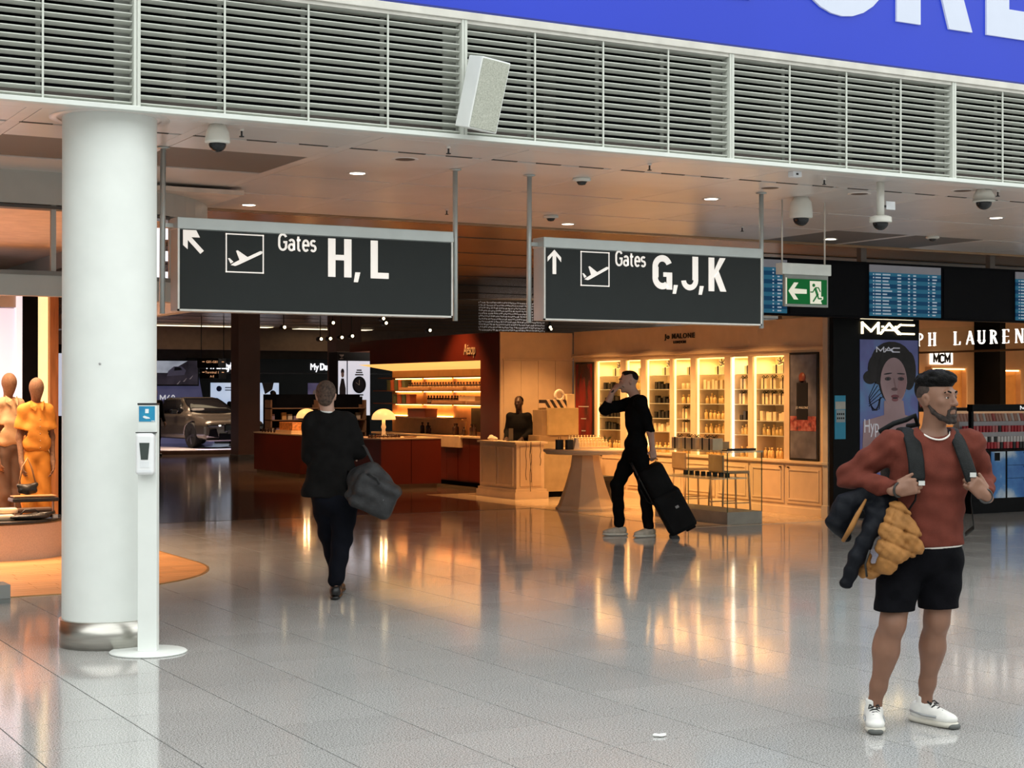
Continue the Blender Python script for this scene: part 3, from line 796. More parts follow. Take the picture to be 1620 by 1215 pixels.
for sx in (.09, 2.63, 5.2):
    s = MB().box(sx, sx + 1.21, .005, .02, .03, .585).build('screen', M_SCR, fb)
    MB().box(sx, sx + 1.21, .004, .02, .586, .68).build('header_bar', M_SCRH, s)
    m = MB()
    for r in range(13):
        z = .04 + r * .0417
        for a, w in ((.05, .018), (.09, .09), (.21, .06 + rnd.random() * .1), (.46, .06), (.64, .03), (.73, .045), (.985, .02), (1.06, .03 + rnd.random() * .05)):
            m.box(sx + a, sx + a + w, .001, .005, z + .010, z + .027)
    tx = m.build('row_text', M_TXT, s); tx['kind'] = 'stuff'
for sx in (1.35, 3.9): MB().box(sx, sx + 1.2, .012, .02, .03, .67).build('dark_screen', mat('screen_off', (.004, .004, .006), .4, spec=.1), fb)
for px in (2.55, 4.8): MB().box(px, px + .09, .08, .16, .70, 1.015).build('pole', mat('board_pole', (.2, .17, .15), .4, .4), fb)
# ================================================================== LEFT CLOTHES SHOP
SCX, SCY, SR = 3.2, 15.2, 1.82           # rounded corner of the shop front
def front_path(off=0., n=14, u0=-6., v1=24.):
    r = SR + off
    pts = [(u0, SCY - r), (0., SCY - r), (1.6, SCY - r)]
    for i in range(n + 1):
        a = -PI / 2 + (PI / 2) * i / n
        pts.append((SCX + r * math.cos(a), SCY + r * math.sin(a)))
    pts += [(SCX + r, 17.5), (SCX + r, v1)]
    return pts
def wall_strip(mb, pa, pb, z0, z1):
    n = len(pa)
    vs = [(x, y, z) for (x, y) in pa for z in (z0, z1)] + [(x, y, z) for (x, y) in pb for z in (z0, z1)]
    fs = []
    for i in range(n - 1):
        a = 2 * i; b = 2 * n + 2 * i
        fs += [(a, a + 2, a + 3, a + 1), (b, b + 1, b + 3, b + 2), (a, b, b + 2, a + 2), (a + 1, a + 3, b + 3, b + 1)]
    fs += [(0, 1, 2 * n + 1, 2 * n), (2 * n - 2, 4 * n - 2, 4 * n - 1, 2 * n - 1)]
    return mb.add(vs, fs, False)
M_FASC = mat('shop_fascia', (.50, .48, .44), .45, .1, var=.02)
struct(wall_strip(MB(), front_path(0), front_path(-.12), 3.2, CZ).build('trim_4', M_FASC))
struct(wall_strip(MB(), front_path(.01), front_path(-.14), 3.165, 3.19).build('trim_5', mat('fascia_joint', (.10, .085, .075), .5)))
struct(wall_strip(MB(), front_path(.0), front_path(-.12), 2.45, 2.62).build('trim_6', M_FASC))
struct(wall_strip(MB(), front_path(.012), front_path(-.0), 2.62, 2.655).build('trim_7', mat('transom_rail', (.22, .2, .18), .4, .4)))
for k, i in enumerate([1, 2, 3, 6, 9, 12, 15]):
    p = front_path(-.03)[i]
    struct(MB().box(p[0] - .02, p[0] + .02, p[1] - .02, p[1] + .02, 2.63, 3.2).build('trim_%d' % (20 + k), M_FASC))
fp = front_path(-.05); fq = front_path(-.058)
for k, (a, b) in enumerate(((0, 3), (3, 7), (7, 12), (12, 17))):
    g = wall_strip(MB(), fp[a:b + 1], fq[a:b + 1], 2.64, 3.19).build('window_%d' % (1 + k), M_GLASS); struct(g)
g = wall_strip(MB(), [(-6, 13.38), (2.72, 13.38)], [(-6, 13.39), (2.72, 13.39)], .02, 2.45).build('window_6', M_GLASS); struct(g)
# oak floor planks inside, following the rounded edge
M_OAK = ramp_mat('oak_plank', [(.25, (.50, .235, .085)), (.75, (.66, .34, .14))], scale=3, stretch=(1.2, 14, 1), rough=.38, rand=.10, detail=5)
oak = struct(MB().box(-6, 2.9, 13.4, 24, -.002, .002).build('floor_oak', mat('oak_base', (.42, .21, .08), .5)))
def edge_u(v):
    if v < SCY - SR: return -6
    if v < SCY: return SCX + math.sqrt(max(0, SR * SR - (v - SCY) ** 2))
    return SCX + SR
rnd = random.Random(5)
v = SCY - SR + .005
while v < 20.5:
    v1 = min(v + .148, 24); ua, ub = edge_u(v), edge_u(v1 - .004)
    u = -.4 - rnd.random() * 1.1
    while True:
        u1 = u + 1.15; last = u1 > min(ua, ub) - .2
        ea, eb = (ua, ub) if last else (u1, u1)
        MB().prism([(u + .002, v), (ea, v), (eb, v1 - .004), (u + .002, v1 - .004)], .001, .006, 'xy').build('plank', M_OAK, oak)
        if last: break
        u = u1 + .002
    v = v1
struct(wall_strip(MB(), front_path(.02, v1=20.5)[2:], front_path(-.0, v1=20.5)[2:], .0, .0075).build('trim_8', mat('brass_edge', (.45, .28, .12), .35, .6)))
# inside walls
struct(MB().box(-6, 4.04, 20.6, 20.7, 0, 3.4).build('wall_shop_back', mat('shop_wall_orange', (.70, .50, .36), .6)))
struct(MB().box(-6.1, -6, 13.4, 24, 0, 3.4).build('wall_shop_left', mat('shop_wall_orange', (.70, .50, .36), .6)))
struct(MB().box(-6, 4.9, 13.55, 24, 3.40, 3.44).build('ceiling_shop', mat('shop_ceiling', (.74, .60, .50), .6)))
M_PANEL = mat('light_panel', (.85, .8, .95), .5, var=.02, scale=1, emit=.62, ecol=(.86, .80, 1.0))
lpn = thing('light_wall', 'tall lavender white light wall behind the mannequins', 'light panel', (0, 19.5, 0))
MB().box(1.2, 4.22, 0, .08, .25, 2.655).build('panel', M_PANEL, lpn); MB().box(1.2, 4.22, 0, .09, 2.665, 2.9).build('header', M_FASC, lpn)
MB().box(4.22, 4.29, -.02, .1, .0, 2.9).build('white_edge', mat('panel_edge', (.9, .9, .95), .5, emit=.7, ecol=(.9, .88, 1)), lpn)
struct(MB().box(4.29, 4.466, 19.45, 19.6, 0, 2.9).build('wall_shop_post', M_BLACK))
ys = thing('light_strip', 'tall warm yellow light strip beside the orange mannequin', 'light panel', (4.466, 19.5, 0))
MB().box(0, .128, 0, .1, 0, 2.9).build('strip', mat('yellow_glow', (1, .82, .42), .5, emit=1.0, ecol=(1, .80, .40)), ys)
MB().box(-.004, .0, -.01, .1, 0, 2.9).build('edge', M_BLACK, ys)
struct(MB().box(4.60, 4.70, 19.42, 20.7, 0, 2.9).build('wall_shop_wood', mat('shop_wood', (.42, .17, .05), .45, var=.15, scale=4, stretch=(8, 8, .6))))
# illuminated letter of the shop name, only its E shows between column and sign
le = thing('shop_letter', 'glowing white shop letter E between column and gate sign', 'sign letter', (4.245, 14.15, 2.655))
m = MB(); m.prism([(0, 0), (.38, 0), (.38, .09), (.11, .09), (.11, .19), (.32, .19), (.32, .275), (.11, .275), (.11, .385), (.38, .385), (.38, .48), (0, .48)], 0, .06); m.build('face', mat('letter_glow', (.9, .88, .96), .4, var=.01, emit=1.1, ecol=(.95, .92, 1)), le)
MB().box(-.03, 0, .0, .1, 0, .48).build('return_edge', mat('letter_return', (.45, .38, .32), .4), le)
# grey floor box at the glass foot
fbx = thing('floor_box', 'low grey floor box at the foot of the shop glass', 'box', (2.42, 13.02, 0))
MB().box(-.9, .36, 0, .26, .035, .145, .004).build('body', mat('box_grey', (.26, .27, .26), .5, var=.03), fbx); MB().box(-.9, .36, .004, .256, .0, .035).build('skirt', mat('box_grey_dark', (.18, .19, .18), .5), fbx)
MB().box(.02, .05, -.006, 0, .01, .05).build('latch', M_DARKMETAL, fbx)
# round display plinth with goods
PU, PV = 3.46, 16.85
pl = thing('display_plinth', 'low round beige display plinth with black top', 'display', (PU, PV, 0))
MB().lathe([(.66, 0), (.66, .355)], n=56, cap=False).build('drum', mat('plinth_beige', (.58, .44, .34), .7, var=.06, scale=90), pl)
MB().lathe([(.665, .355), (.672, .358), (.672, .386), (.665, .39), (0, .39)], n=56).build('top', mat('plinth_black', (.02, .018, .016), .2), pl)
M_LEATHER = mat('black_leather', (.02, .017, .015), .35, bump=.3, bscale=60); M_TAN = mat('tan_leather', (.40, .22, .10), .4); M_CREAM = mat('cream_cloth', (.72, .56, .38), .7); M_BROWN = mat('brown_cloth', (.10, .055, .035), .6)
tr = thing('display_tray', 'small tan and black tray rack on the plinth', 'tray', (PU + .33, PV - .2, .39))
MB().box(-.22, .2, -.1, .1, .215, .225).build('top_bar', M_TAN, tr); MB().box(-.24, .22, -.12, .12, .165, .205, .01).build('tray', M_LEATHER, tr)
for x in (-.2, .18): MB().box(x, x + .015, -.02, .0, 0, .22).build('post', M_TAN, tr)
for k, (dx, dy, z, c1, c2, l) in enumerate([(.05, -.33, .06, M_CREAM, M_BROWN, 'upper rolled cream and brown garment on the plinth'), (.0, -.42, .0, M_CREAM, M_BROWN, 'lower rolled cream and brown garment at the plinth front')]):
    rg = thing('rolled_garment', l, 'garment', (PU + dx, PV + dy, .391 + z))
    MB().box(-.55, .08, -.06, .06, 0, .055, .02).build('cream_part', c1, rg); MB().box(.08, .42 - k * .1, -.05, .05, .0, .05, .02).build('brown_part', c2, rg)
bc = thing('belt_coil', 'coiled black leather belt on the display plinth', 'belt', (PU + .38, PV - .42, .391))
MB().tube([(.1 * math.cos(a), .1 * math.sin(a), .02 + .004 * i) for i, a in enumerate([k * .5 for k in range(14)])], .012, 6, rr=[(.004, .02)] * 14).build('strap', M_LEATHER, bc); MB().box(.08, .13, -.02, .02, 0, .04, .005).build('buckle', M_STEEL, bc)
bd = thing('leather_bundle', 'dark leather bundle lying flat on the plinth', 'bag', (PU + .22, PV - .5, .391)); b = SDF(.02); b.ell((0, 0, .03), (.2, .06, .03)).ell((.1, .02, .045), (.1, .05, .03)); mob('body', b.mesh('bundle', .012), M_LEATHER, bd); MB().tube([(-.1, 0, .05), (-.05, 0, .1), (.05, 0, .1), (.1, 0, .06)], .008, 6).build('handle', M_LEATHER, bd)
hb = thing('handbag', 'dark brown handbag hanging from the orange mannequin hand', 'handbag', (3.86, 17.28, .60))
b = SDF(.02); b.chain([(-.09, 0, .08), (0, 0, .04), (.09, 0, .09)], [.025, .055, .025]); b.chain([(-.07, 0, .03), (.07, 0, .03)], [.035, .035]); mob('body', b.mesh('handbag', .01), M_LEATHER, hb)
MB().tube([(-.09, 0, .08), (-.05, 0, .28), (0, 0, .37), (.04, 0, .28), (.09, 0, .09)], .009, 8).build('strap', M_TAN, hb)
gp = thing('garment_rail', 'pair of grey steel rail posts beside the left mannequin', 'clothes rail', (3.36, 16.9, .39))
for x in (0, .05): MB().cyl((x, 0, 0), .02, .66, 12).build('post', mat('rail_grey', (.35, .36, .35), .35, .5), gp)
# watch advert totem and dark coat seen through the glass right of the wood post
wt = thing('watch_advert', 'lit watch advert glimpsed left of the column', 'poster', (5.0, 21.6, 0))
MB().box(-.25, .6, 0, .08, 0, 2.3).build('case', M_BLACK, wt); MB().box(-.22, .58, -.01, 0, 1.35, 2.18).build('lit_face', mat('advert_blue_white', (.66, .74, .88), .4, emit=.55, ecol=(.66, .76, .95)), wt)
MB().lathe([(0, -.02), (.14, -.02), (.14, -.01)], (.05, 0, 1.75), 24, axis='y').build('watch_dial', mat('watch_dark', (.03, .04, .07), .3), wt)
hsg = thing('hanging_sign', 'small dark sign hanging inside the left shop above the glass band', 'sign', (3.02, 15.4, 2.98))
MB().box(0, .14, 0, .03, 0, .16, .004).build('panel', mat('hang_sign_dark', (.10, .085, .07), .5), hsg); MB().box(-.08, .2, -.03, .06, .40, .42).build('ceiling_plate', mat('tag_white', (.8, .82, .85), .5), hsg); MB().cyl((.07, .015, .16), .008, .25, 8).build('rod', M_DARKMETAL, hsg)
# ================================================================== RED COSMETICS BAY (faces left) AND ITS ISLAND COUNTERS
M_RED = mat('oxblood_paint', (.105, .012, .004), .5, var=.05, scale=3)
M_RED2 = mat('oxblood_cabinet', (.12, .014, .006), .45, var=.06, scale=2)
M_TOPB = mat('counter_top_stone', (.62, .46, .30), .35, var=.05)
M_LEDO = mat('led_amber', (1, .55, .2), .5, var=0, emit=11, ecol=(1, .46, .13))
M_LEDY = mat('led_soffit', (1, .7, .35), .5, var=0, emit=1.05, ecol=(1, .55, .14))
M_BACKO = mat('niche_back', (.74, .36, .14), .6, var=.05)
M_GILT = mat('gilt_letter', (.62, .50, .34), .4, .3)
A0, A1, AU, AB = 23.03, 28.16, 12.70, 13.62
ab = thing('cosmetics_bay', 'dark red cosmetics bay with glowing amber bottle shelves and gilt name', 'shop bay', (AU, A0, 0))
# local: x = U - AU, y = V - A0
MB().box(0, .18, .662, A1 - A0, 2.2, 2.65, .004).build('fascia', M_RED, ab)
MB().box(0, .95, 0.02, .66, 0, 2.648, .003).build('pillar', M_RED, ab)
MB().box(.02, .95, .66, A1 - A0 + 1., 2.45, 2.64).build('roof_slab', M_RED, ab)
MB().add([(x_, y_, z_) for y_ in (.665, A1 - A0 + .95) for x_, z_ in ((.19, 2.2), (.915, 2.085), (.915, 2.2))], [(0, 1, 2), (5, 4, 3), (0, 3, 4, 1), (1, 4, 5, 2), (2, 5, 3, 0)]).build('glowing_soffit', M_LEDY, ab)
MB().box(.92, 1.0, .66, A1 - A0 + .95, 0, 2.45).build('back_wall', M_BACKO, ab)
text('name_lettering', 'Aesop', .26, M_GILT, ab, (-.012, 1.02, 2.30), -PI / 2, depth=.012, xs=.62)
me = text_mesh('-', .2, .012, xs=.5); me.materials.append(M_GILT); me.name = 'macron'; inst('macron', me, ab, (-.012, 1.085, 2.405), (0, 0, -PI / 2))
LEN = A1 - A0 + .95
for k, (z, d0) in enumerate(((1.70, .50), (1.455, .50), (1.95, .60))):
    sh = MB().box(d0, .92, .68, LEN, z - .02, z).build('shelf', mat('shelf_dark_wood', (.10, .035, .02), .4), ab)
    for q in range(4): MB().box(.86, .90, .95 + q * 1.25, .95 + q * 1.25 + 1.1, z - .035, z - .02).build('led_strip', M_LEDO, sh)
MB().box(.86, .9, 3.4, LEN, 1.205, 1.22).build('led_strip', M_LEDO, ab)
MB().box(.45, .92, 2.9, LEN - .1, 1.18, 1.2).build('low_shelf', mat('shelf_dark_wood', (.10, .035, .02), .4), ab)
MB().box(.905, .92, .7, 2.7, .95, 1.38).build('mirror_panel', mat('mirror_dim', (.22, .17, .11), .1, .6), ab)
MB().box(.46, .92, .66, LEN, .855, .89, .004).build('worktop', M_TOPB, ab)
for k in range(6):
    y0 = .7 + k * .88
    c = MB().box(.52, .9, y0, y0 + .87, .08, .855).build('cabinet', M_RED2, ab)
    for q in range(2): MB().box(.51, .52, y0 + .01 + q * .43, y0 + .43 + q * .43, .10, .84, .003).build('door', M_RED2, c)
MB().box(.58, .9, .68, LEN, 0, .08).build('kick_plinth', M_BLACK, ab)
MB().box(.43, .6, 2.27, 3.0, .68, .885, .006).build('sink_apron', M_TOPB, ab)
MB().tube([(.75, 2.6, .89), (.75, 2.6, 1.14), (.67, 2.6, 1.17), (.61, 2.6, 1.15)], .012, 8).build('tap', mat('brass', (.5, .3, .12), .3, .8), ab)
# bottles on the shelves: one mesh shape, many single bottles
M_AMBER = mat('amber_bottle', (.045, .016, .008), .15, var=.2); M_LABEL = mat('bottle_label', (.55, .40, .24), .6)
def bottle_mesh(name, r, h, m, neck=.35, n=10):
    mb = MB().lathe([(r, 0), (r, h * .62), (r * .85, h * .70), (r * neck, h * .75), (r * neck, h * .84), (r * .55, h * .85), (r * .55, h)], n=n)
    me = mb.mesh(name); me.materials.append(m); return me
B_A = bottle_mesh('amber_bottle', .030, .15, M_AMBER); B_B = bottle_mesh('pump_bottle', .04, .21, M_AMBER); B_S = bottle_mesh('small_bottle', .022, .09, M_AMBER)
LABM = MB().lathe([(.0305, .02), (.0305, .075)], n=10, cap=False).mesh('label_band'); LABM.materials.append(M_LABEL)
rnd = random.Random(11)
def put(name, me, loc, label, cat, group, rz=0., sc=(1, 1, 1)):
    return tag(inst(name, me, None, loc, (0, 0, rz), sc), label, cat, group)
def wl(x, y, z): return (AU + x, A0 + y, z)
for row, (z, lab) in enumerate(((1.70, 'dark amber bottle in the long row on the upper glowing shelf'), (1.455, 'dark amber bottle in the row on the second glowing shelf'))):
    n = 34 if row == 0 else 26
    for k in range(n):
        y = .9 + k * .118 + rnd.uniform(-.01, .01)
        if row == 1 and 1.3 < y < 2.4: continue
        o = put('amber_bottle', B_A, wl(.62, y, z + .0), lab, 'bottle', 'amber bottles on shelf %s' % ('one' if row == 0 else 'two'))
        inst('label_band', LABM, o)
for row, z in enumerate((1.70, 1.455)):
    for k in range(3 - row):
        rk = MB().box(-.07, .07, 0, 1.25, 0, .055, .004).build('bottle_riser', mat('riser_wood', (.30, .15, .07), .5)); rk.location = wl(.56 - .0, .85 + k * 1.38, z)
        tag(rk, 'low wooden bottle riser on the %s glowing shelf, %s' % ('upper' if row == 0 else 'second', ('nearest the pillar', 'in the middle', 'at the open far end')[k]), 'riser', 'bottle risers on the glowing shelves')
M_BOXR = mat('carton_red', (.30, .07, .03), .6); M_BOXG = mat('carton_green', (.06, .075, .04), .6); M_BOXC = mat('carton_cream', (.62, .45, .28), .6)
def carton(loc, d, m, label, group=None, lid=True, name='carton', cat='box', rz=0.):
    t = thing(name, label, cat, loc, rz, group)
    MB().box(-d[0] / 2, d[0] / 2, -d[1] / 2, d[1] / 2, 0, d[2] * (.8 if lid else 1), .003).build('body', m, t)
    if lid: MB().box(-d[0] / 2 - .004, d[0] / 2 + .004, -d[1] / 2 - .004, d[1] / 2 + .004, d[2] * .8, d[2], .003).build('lid', m, t)
    return t
carton(wl(.66, 4.2, 1.20), (.25, .75, .16), M_RED, 'wide dark red presentation box below the glowing shelves')
carton(wl(.66, 2.2, 1.455), (.22, .62, .14), M_BOXC, 'wide cream gift box on the second glowing shelf')
carton(wl(.66, 1.45, 1.455), (.2, .5, .10), M_BOXG, 'flat dark green box on the second glowing shelf')
for k in range(5): carton(wl(.6, 4.75 + k * .17, 1.70), (.14, .13, .2), (M_BOXG, M_BOXR)[k % 2], 'upright %s carton at the far end of the upper shelf, number %s from the bottles' % (('green', 'red')[k % 2], ('one', 'two', 'three', 'four', 'five')[k]), 'upright cartons on the upper shelf')
for k in range(4): carton(wl(.6, 4.55 + k * .2, 1.455), (.14, .15, .17), (M_BOXR, M_BOXG)[k % 2], 'upright %s carton at the far end of the second shelf, number %s from the bottles' % (('red', 'green')[k % 2], ('one', 'two', 'three', 'four')[k]), 'upright cartons on the second shelf')
for k, y in enumerate((.85, 1.0, 1.75, 1.95, 2.1, 2.25, 2.5, 2.85, 3.0, 3.9, 4.1, 4.3)):
    o = put('pump_bottle', B_B if k % 3 else B_A, wl(.72 + rnd.uniform(-.08, .08), y, .89), 'dark pump bottle standing on the worktop beside the sink', 'bottle', 'pump bottles on the worktop')
# island counter with chamfered end, in front of the bay
def island(name, label, poly, loc, h=.875, seams=()):
    t = thing(name, label, 'counter', loc)
    MB().prism(poly, .075, h - .025, 'xy').build('body', M_RED2, t)
    cx = sum(p[0] for p in poly) / len(poly); cy = sum(p[1] for p in poly) / len(poly)
    sc = lambda f: [(cx + (a - cx) * f, cy + (b - cy) * f) for a, b in poly]
    MB().prism(sc(1.015), h - .025, h, 'xy').build('top', M_TOPB, t)
    MB().prism(sc(.93), 0, .075, 'xy').build('plinth', mat('plinth_wood', (.34, .2, .1), .5), t)
    for a, b, c in seams: MB().box(a, a + .008, b - .004, b, .09, h - .03).build('panel_seam', M_BLACK, t)
    return t
island('island_counter', 'dark red island counter with the whole mushroom lamp, right of the man', [(0, 0), (1.15, 0), (1.15, .8), (-.25, 1.5), (-.38, .75)], (11.58, 25.2, 0), seams=((.57, 0, 0),))
island('island_counter', 'dark red island counter left of the man in the suit', [(0, 0), (.75, 0), (.75, 2.55), (0, 2.55)], (11.72, 29.25, 0), h=.845)
M_SHADE = mat('lamp_shade_glow', (.9, .66, .36), .4, var=.01, emit=.85, ecol=(1, .60, .22))
def mushroom(label, loc):
    t = thing('mushroom_lamp', label, 'lamp', loc, group='mushroom lamps on the red counters')
    prof = [(.21 * math.cos(a), .315 + .185 * math.sin(a)) for a in [i * PI / 2 / 10 for i in range(11)]]
    MB().lathe([(.195, .31), (.21, .312)] + prof, n=32).build('shade', M_SHADE, t)
    MB().lathe([(.085, 0), (.085, .012), (.06, .03), (.035, .06), (.03, .14), (.045, .18), (.03, .23), (.03, .31)], n=20).build('stem', mat('lamp_stem', (.85, .66, .42), .4, emit=.25, ecol=(1, .6, .25)), t)
    l = bpy.data.lights.new('lamp_bulb', 'POINT'); l.energy = 16; l.color = WARM2; l.shadow_soft_size = .05
    o = bpy.data.objects.new('lamp_bulb', l); COL.objects.link(o); o.parent = t; o.location = (0, 0, .25)
mushroom('glowing cream mushroom lamp on the counter right of the suited man', (11.82, 25.62, .875))
mushroom('glowing cream mushroom lamp half hidden behind the suited man head', (11.98, 29.55, .845))
# goods on the islands
cr_ = thing('tester_crate', 'wooden tester crate full of bottles on the left red counter', 'crate', (12.0, 30.35, .845))
MB().box(-.2, .2, -.42, .42, 0, .06).build('base', M_TOPB, cr_); MB().box(-.15, .15, -.36, .36, .06, .22, .01).build('bottle_block', mat('tester_orange', (.55, .22, .06), .4, var=.3, scale=20), cr_)
for k in range(9): put('small_bottle', B_S, (11.82 + .03 * (k % 2), 30.9 + k * .085, .845), 'tiny amber bottle at the far end of the left red counter', 'bottle', 'tiny bottles on the left red counter')
for k in range(16): put('small_bottle', B_S, (11.5 + (k % 8) * .075, 25.42 + (k // 8) * .1, .875), 'tiny amber bottle at the foot of the front mushroom lamp', 'bottle', 'tiny bottles around the front lamp', sc=(1, 1, .6))
tb = thing('bottle_tray', 'shallow bronze tray beside the front mushroom lamp', 'tray', (12.25, 25.45, .875)); MB().lathe([(.1, 0), (.12, .02), (.125, .02), (.11, .006), (0, .006)], n=24).build('dish', mat('bronze', (.3, .16, .07), .35, .6), tb); MB().cyl((0, 0, .006), .05, .015, 16).build('soap', M_BOXC, tb)
# open shelf gondola with small cosmetics behind the front island, black brand boards
gd = thing('cosmetics_gondola', 'dark open gondola stacked with small cosmetics behind the suited man', 'shelf unit', (12.2, 32.15, 0))
MB().box(0, 2.2, .3, .4, 0, 1.62).build('back', M_BLACK, gd)
for k, z in enumerate((.55, .82, 1.08, 1.33)): MB().box(0, 2.2, -.05, .3, z - .02, z).build('shelf', mat('gondola_shelf', (.25, .14, .08), .4), gd)
for x in (0, 1.08, 2.17): MB().box(x, x + .03, -.05, .3, 0, 1.5).build('side', mat('gondola_shelf', (.25, .14, .08), .4), gd)
for x in (.12, 1.25): MB().box(x, x + .85, -.06, -.03, 1.40, 1.55).build('brand_board', M_BLACK, gd)
cols = [(.55, .45, .35), (.50, .10, .08), (.10, .18, .10), (.65, .35, .12), (.30, .22, .3), (.7, .6, .45)]
CB = []
for k, c in enumerate(cols):
    me = MB().box(-.05, .05, -.04, .04, 0, .13, .004).mesh('cosmetics_box'); me.materials.append(mat('cosmetic_%d' % k, c, .5)); CB.append(me)
cn = ['cream', 'red', 'dark green', 'amber', 'plum', 'pale']
sn = ['lowest', 'second', 'third', 'top']
for r, z in enumerate((.55, .82, 1.08, 1.33)):
    if r == 3: continue
    for k in range(16):
        if rnd.random() < .2: continue
        ci = rnd.randrange(6)
        put('cosmetics_box', CB[ci], (12.29 + k * .132, 32.27, z), 'small %s cosmetics box on the %s gondola shelf behind the suited man' % (cn[ci], sn[r]), 'box', 'cosmetics on the dark gondola', sc=(1, 1, .6 + rnd.random() * .6))
# ================================================================== CREAM PERFUME SHOP
M_CRM = mat('cream_joinery', (.70, .55, .38), .45, var=.03)
M_CRM2 = mat('cream_panel', (.66, .50, .33), .5, var=.03)
M_NICHE = mat('niche_cream', (.80, .64, .40), .5, var=.03)
M_LEDW = mat('led_warm_white', (1, .84, .5), .5, var=0, emit=1.7, ecol=(1, .70, .28))
M_LEDC = mat('led_cool_white', (1, .93, .85), .5, var=0, emit=3, ecol=(1, .86, .68))
M_GLSH = mat('glass_shelf', (.80, .86, .72), .1, var=0, alpha=.55, spec=.6)
M_BLK = mat('print_black', (.02, .018, .016), .45)
JU, J0, J1 = 14.10, 16.55, 23.0
jw = thing('perfume_wall', 'cream panelled perfume shelf wall with lit niches and black lettering', 'shelf wall', (JU, J0, 0))
NI = [(22.30, 21.58), (21.42, 21.0), (20.86, 20.21), (20.13, 19.67), (19.54, 18.83), (18.69, 18.28), (18.18, 17.48)]
L = lambda v: v - J0
# frame: fascia, cornice, stiles between the niches, back and base cabinets
MB().box(0, .5, 0, L(J1), 2.30, 2.67, .004).build('fascia', M_CRM, jw)
MB().box(-.05, .0, 0, L(J1), 2.235, 2.275, .006).build('cornice', M_CRM, jw)
MB().box(-.025, .0, 0, L(J1), 2.275, 2.30, .004).build('cornice', M_CRM, jw)
MB().box(0, .5, 0, L(J1), 2.17, 2.30).build('lintel', M_CRM, jw)
edges = [J1] + [e for n in NI for e in n] + [J0]
for a, b in zip(edges[0::2], edges[1::2]):
    MB().box(0, .42, L(b), L(a), .73, 2.17, .003).build('stile', M_CRM, jw)
MB().box(.42, .5, 0, L(J1), 0, 2.3).build('back_panel', M_NICHE, jw)
MB().box(-.06, .42, 0, L(J1), .70, .735, .004).build('deck', M_CRM, jw)
MB().box(-.02, .42, 0.0, L(J1), .09, .70).build('base_carcass', M_CRM, jw)
MB().box(-.04, .42, 0, L(J1), 0, .10, .004).build('plinth', M_CRM, jw)
for k in range(8):
    v0 = .1 + k * .79
    d = MB().box(-.035, -.02, v0, v0 + .74, .15, .67, .003).build('door', M_CRM2, jw)
    MB().box(-.045, -.035, v0 + .05, v0 + .69, .20, .22).build('panel_moulding', M_CRM, d)
    MB().box(-.045, -.035, v0 + .05, v0 + .69, .60, .62).build('panel_moulding', M_CRM, d)
    for s_ in (v0 + .05, v0 + .67): MB().box(-.045, -.035, s_, s_ + .02, .22, .60).build('panel_moulding', M_CRM, d)
    MB().cbox((-.05, v0 + (.06 if k % 2 else .68), .64), (.02, .03, .02)).build('knob', mat('knob_dark', (.12, .09, .06), .3, .7), d)
for ni, (a, b) in enumerate(NI):
    MB().box(.02, .04, L(a) - .045, L(a) - .02, .74, 2.16).build('led_strip', M_LEDC if ni == 5 else M_LEDW, jw)
    MB().box(.05, .09, L(b) + .02, L(a) - .02, 2.155, 2.17).build('led_strip', M_LEDW, jw)  # extra strip under the lintel, added to brighten the niche
    area('niche_fill', (JU + .2, (a + b) / 2, 2.15), (0, 0, 0), .25, (a - b) * .8, 8 if a - b > .5 else 5.5, (1, .60, .22), 150)  # unseen area lamp added for the light the strips lack
    for z in (1.925, 1.71, 1.495, 1.265, 1.06): MB().box(.05, .42, L(b), L(a), z - .012, z).build('glass_shelf', M_GLSH, jw)
# end pilaster by the hall
pe = MB().box(-.10, .5, -.10, 0, 0, 2.67, .004).build('end_pilaster', mat('cream_grey', (.55, .50, .42), .5), jw)
MB().box(-.13, .5, -.13, 0, 0, .17, .006).build('pilaster_foot', mat('cream_grey', (.55, .50, .42), .5), pe)
MB().box(-.12, .5, -.12, 0, .70, .735, .004).build('pilaster_band', mat('cream_grey', (.55, .50, .42), .5), pe)
struct(MB().box(JU + .52, JU + .66, J0 - .05, J1 + .4, 0, 2.66).build('wall_shop_divider', mat('divider_wall', (.12, .1, .09), .6)))
# lettering: slab capitals
text('name_lettering', 'Jo MALONE', .108, M_BLK, jw, (-.012, L(19.93), 2.475), -PI / 2, depth=.012, bold=.0012, spacing=1.18, xs=1.22)
text('city_lettering', 'LONDON', .058, M_BLK, jw, (-.012, L(19.93), 2.40), -PI / 2, depth=.012, bold=.0006, spacing=1.15, xs=1.15)
# two advert panels set in the wall
ps = thing('perfume_poster', 'grey framed poster of a dark perfume bottle above red flowers', 'poster', (JU - .005, 17.03, .74))
MB().box(-.02, .0, -.30, .30, 0, 1.46).build('frame', M_BLK, ps)
MB().box(-.028, -.02, -.27, .27, .03, 1.43).build('print', ramp_mat('poster_grey', [(.25, (.045, .045, .06)), (.5, (.12, .12, .15)), (.8, (.30, .30, .35))], scale=2.5, rough=.25), ps)
MB().box(-.034, -.028, -.10, .13, .55, 1.05).build('bottle_print', mat('poster_bottle', (.008, .008, .01), .4), ps)
MB().lathe([(0, -.034), (.07, -.034), (.07, -.028)], (0, .015, 1.12), 16, axis='x').build('stopper_print', mat('poster_stopper', (.20, .05, .04), .4), ps)
MB().box(-.034, -.028, -.06, .09, 1.05, 1.075).build('neck_print', mat('poster_neck', (.03, .02, .02), .3), ps)
MB().box(-.0315, -.028, -.27, .27, .40, .60).build('flower_print', ramp_mat('poster_flower', [(.3, (.03, .02, .025)), (.5, (.30, .06, .055)), (.7, (.45, .22, .2))], scale=14, detail=4, rough=.4), ps)
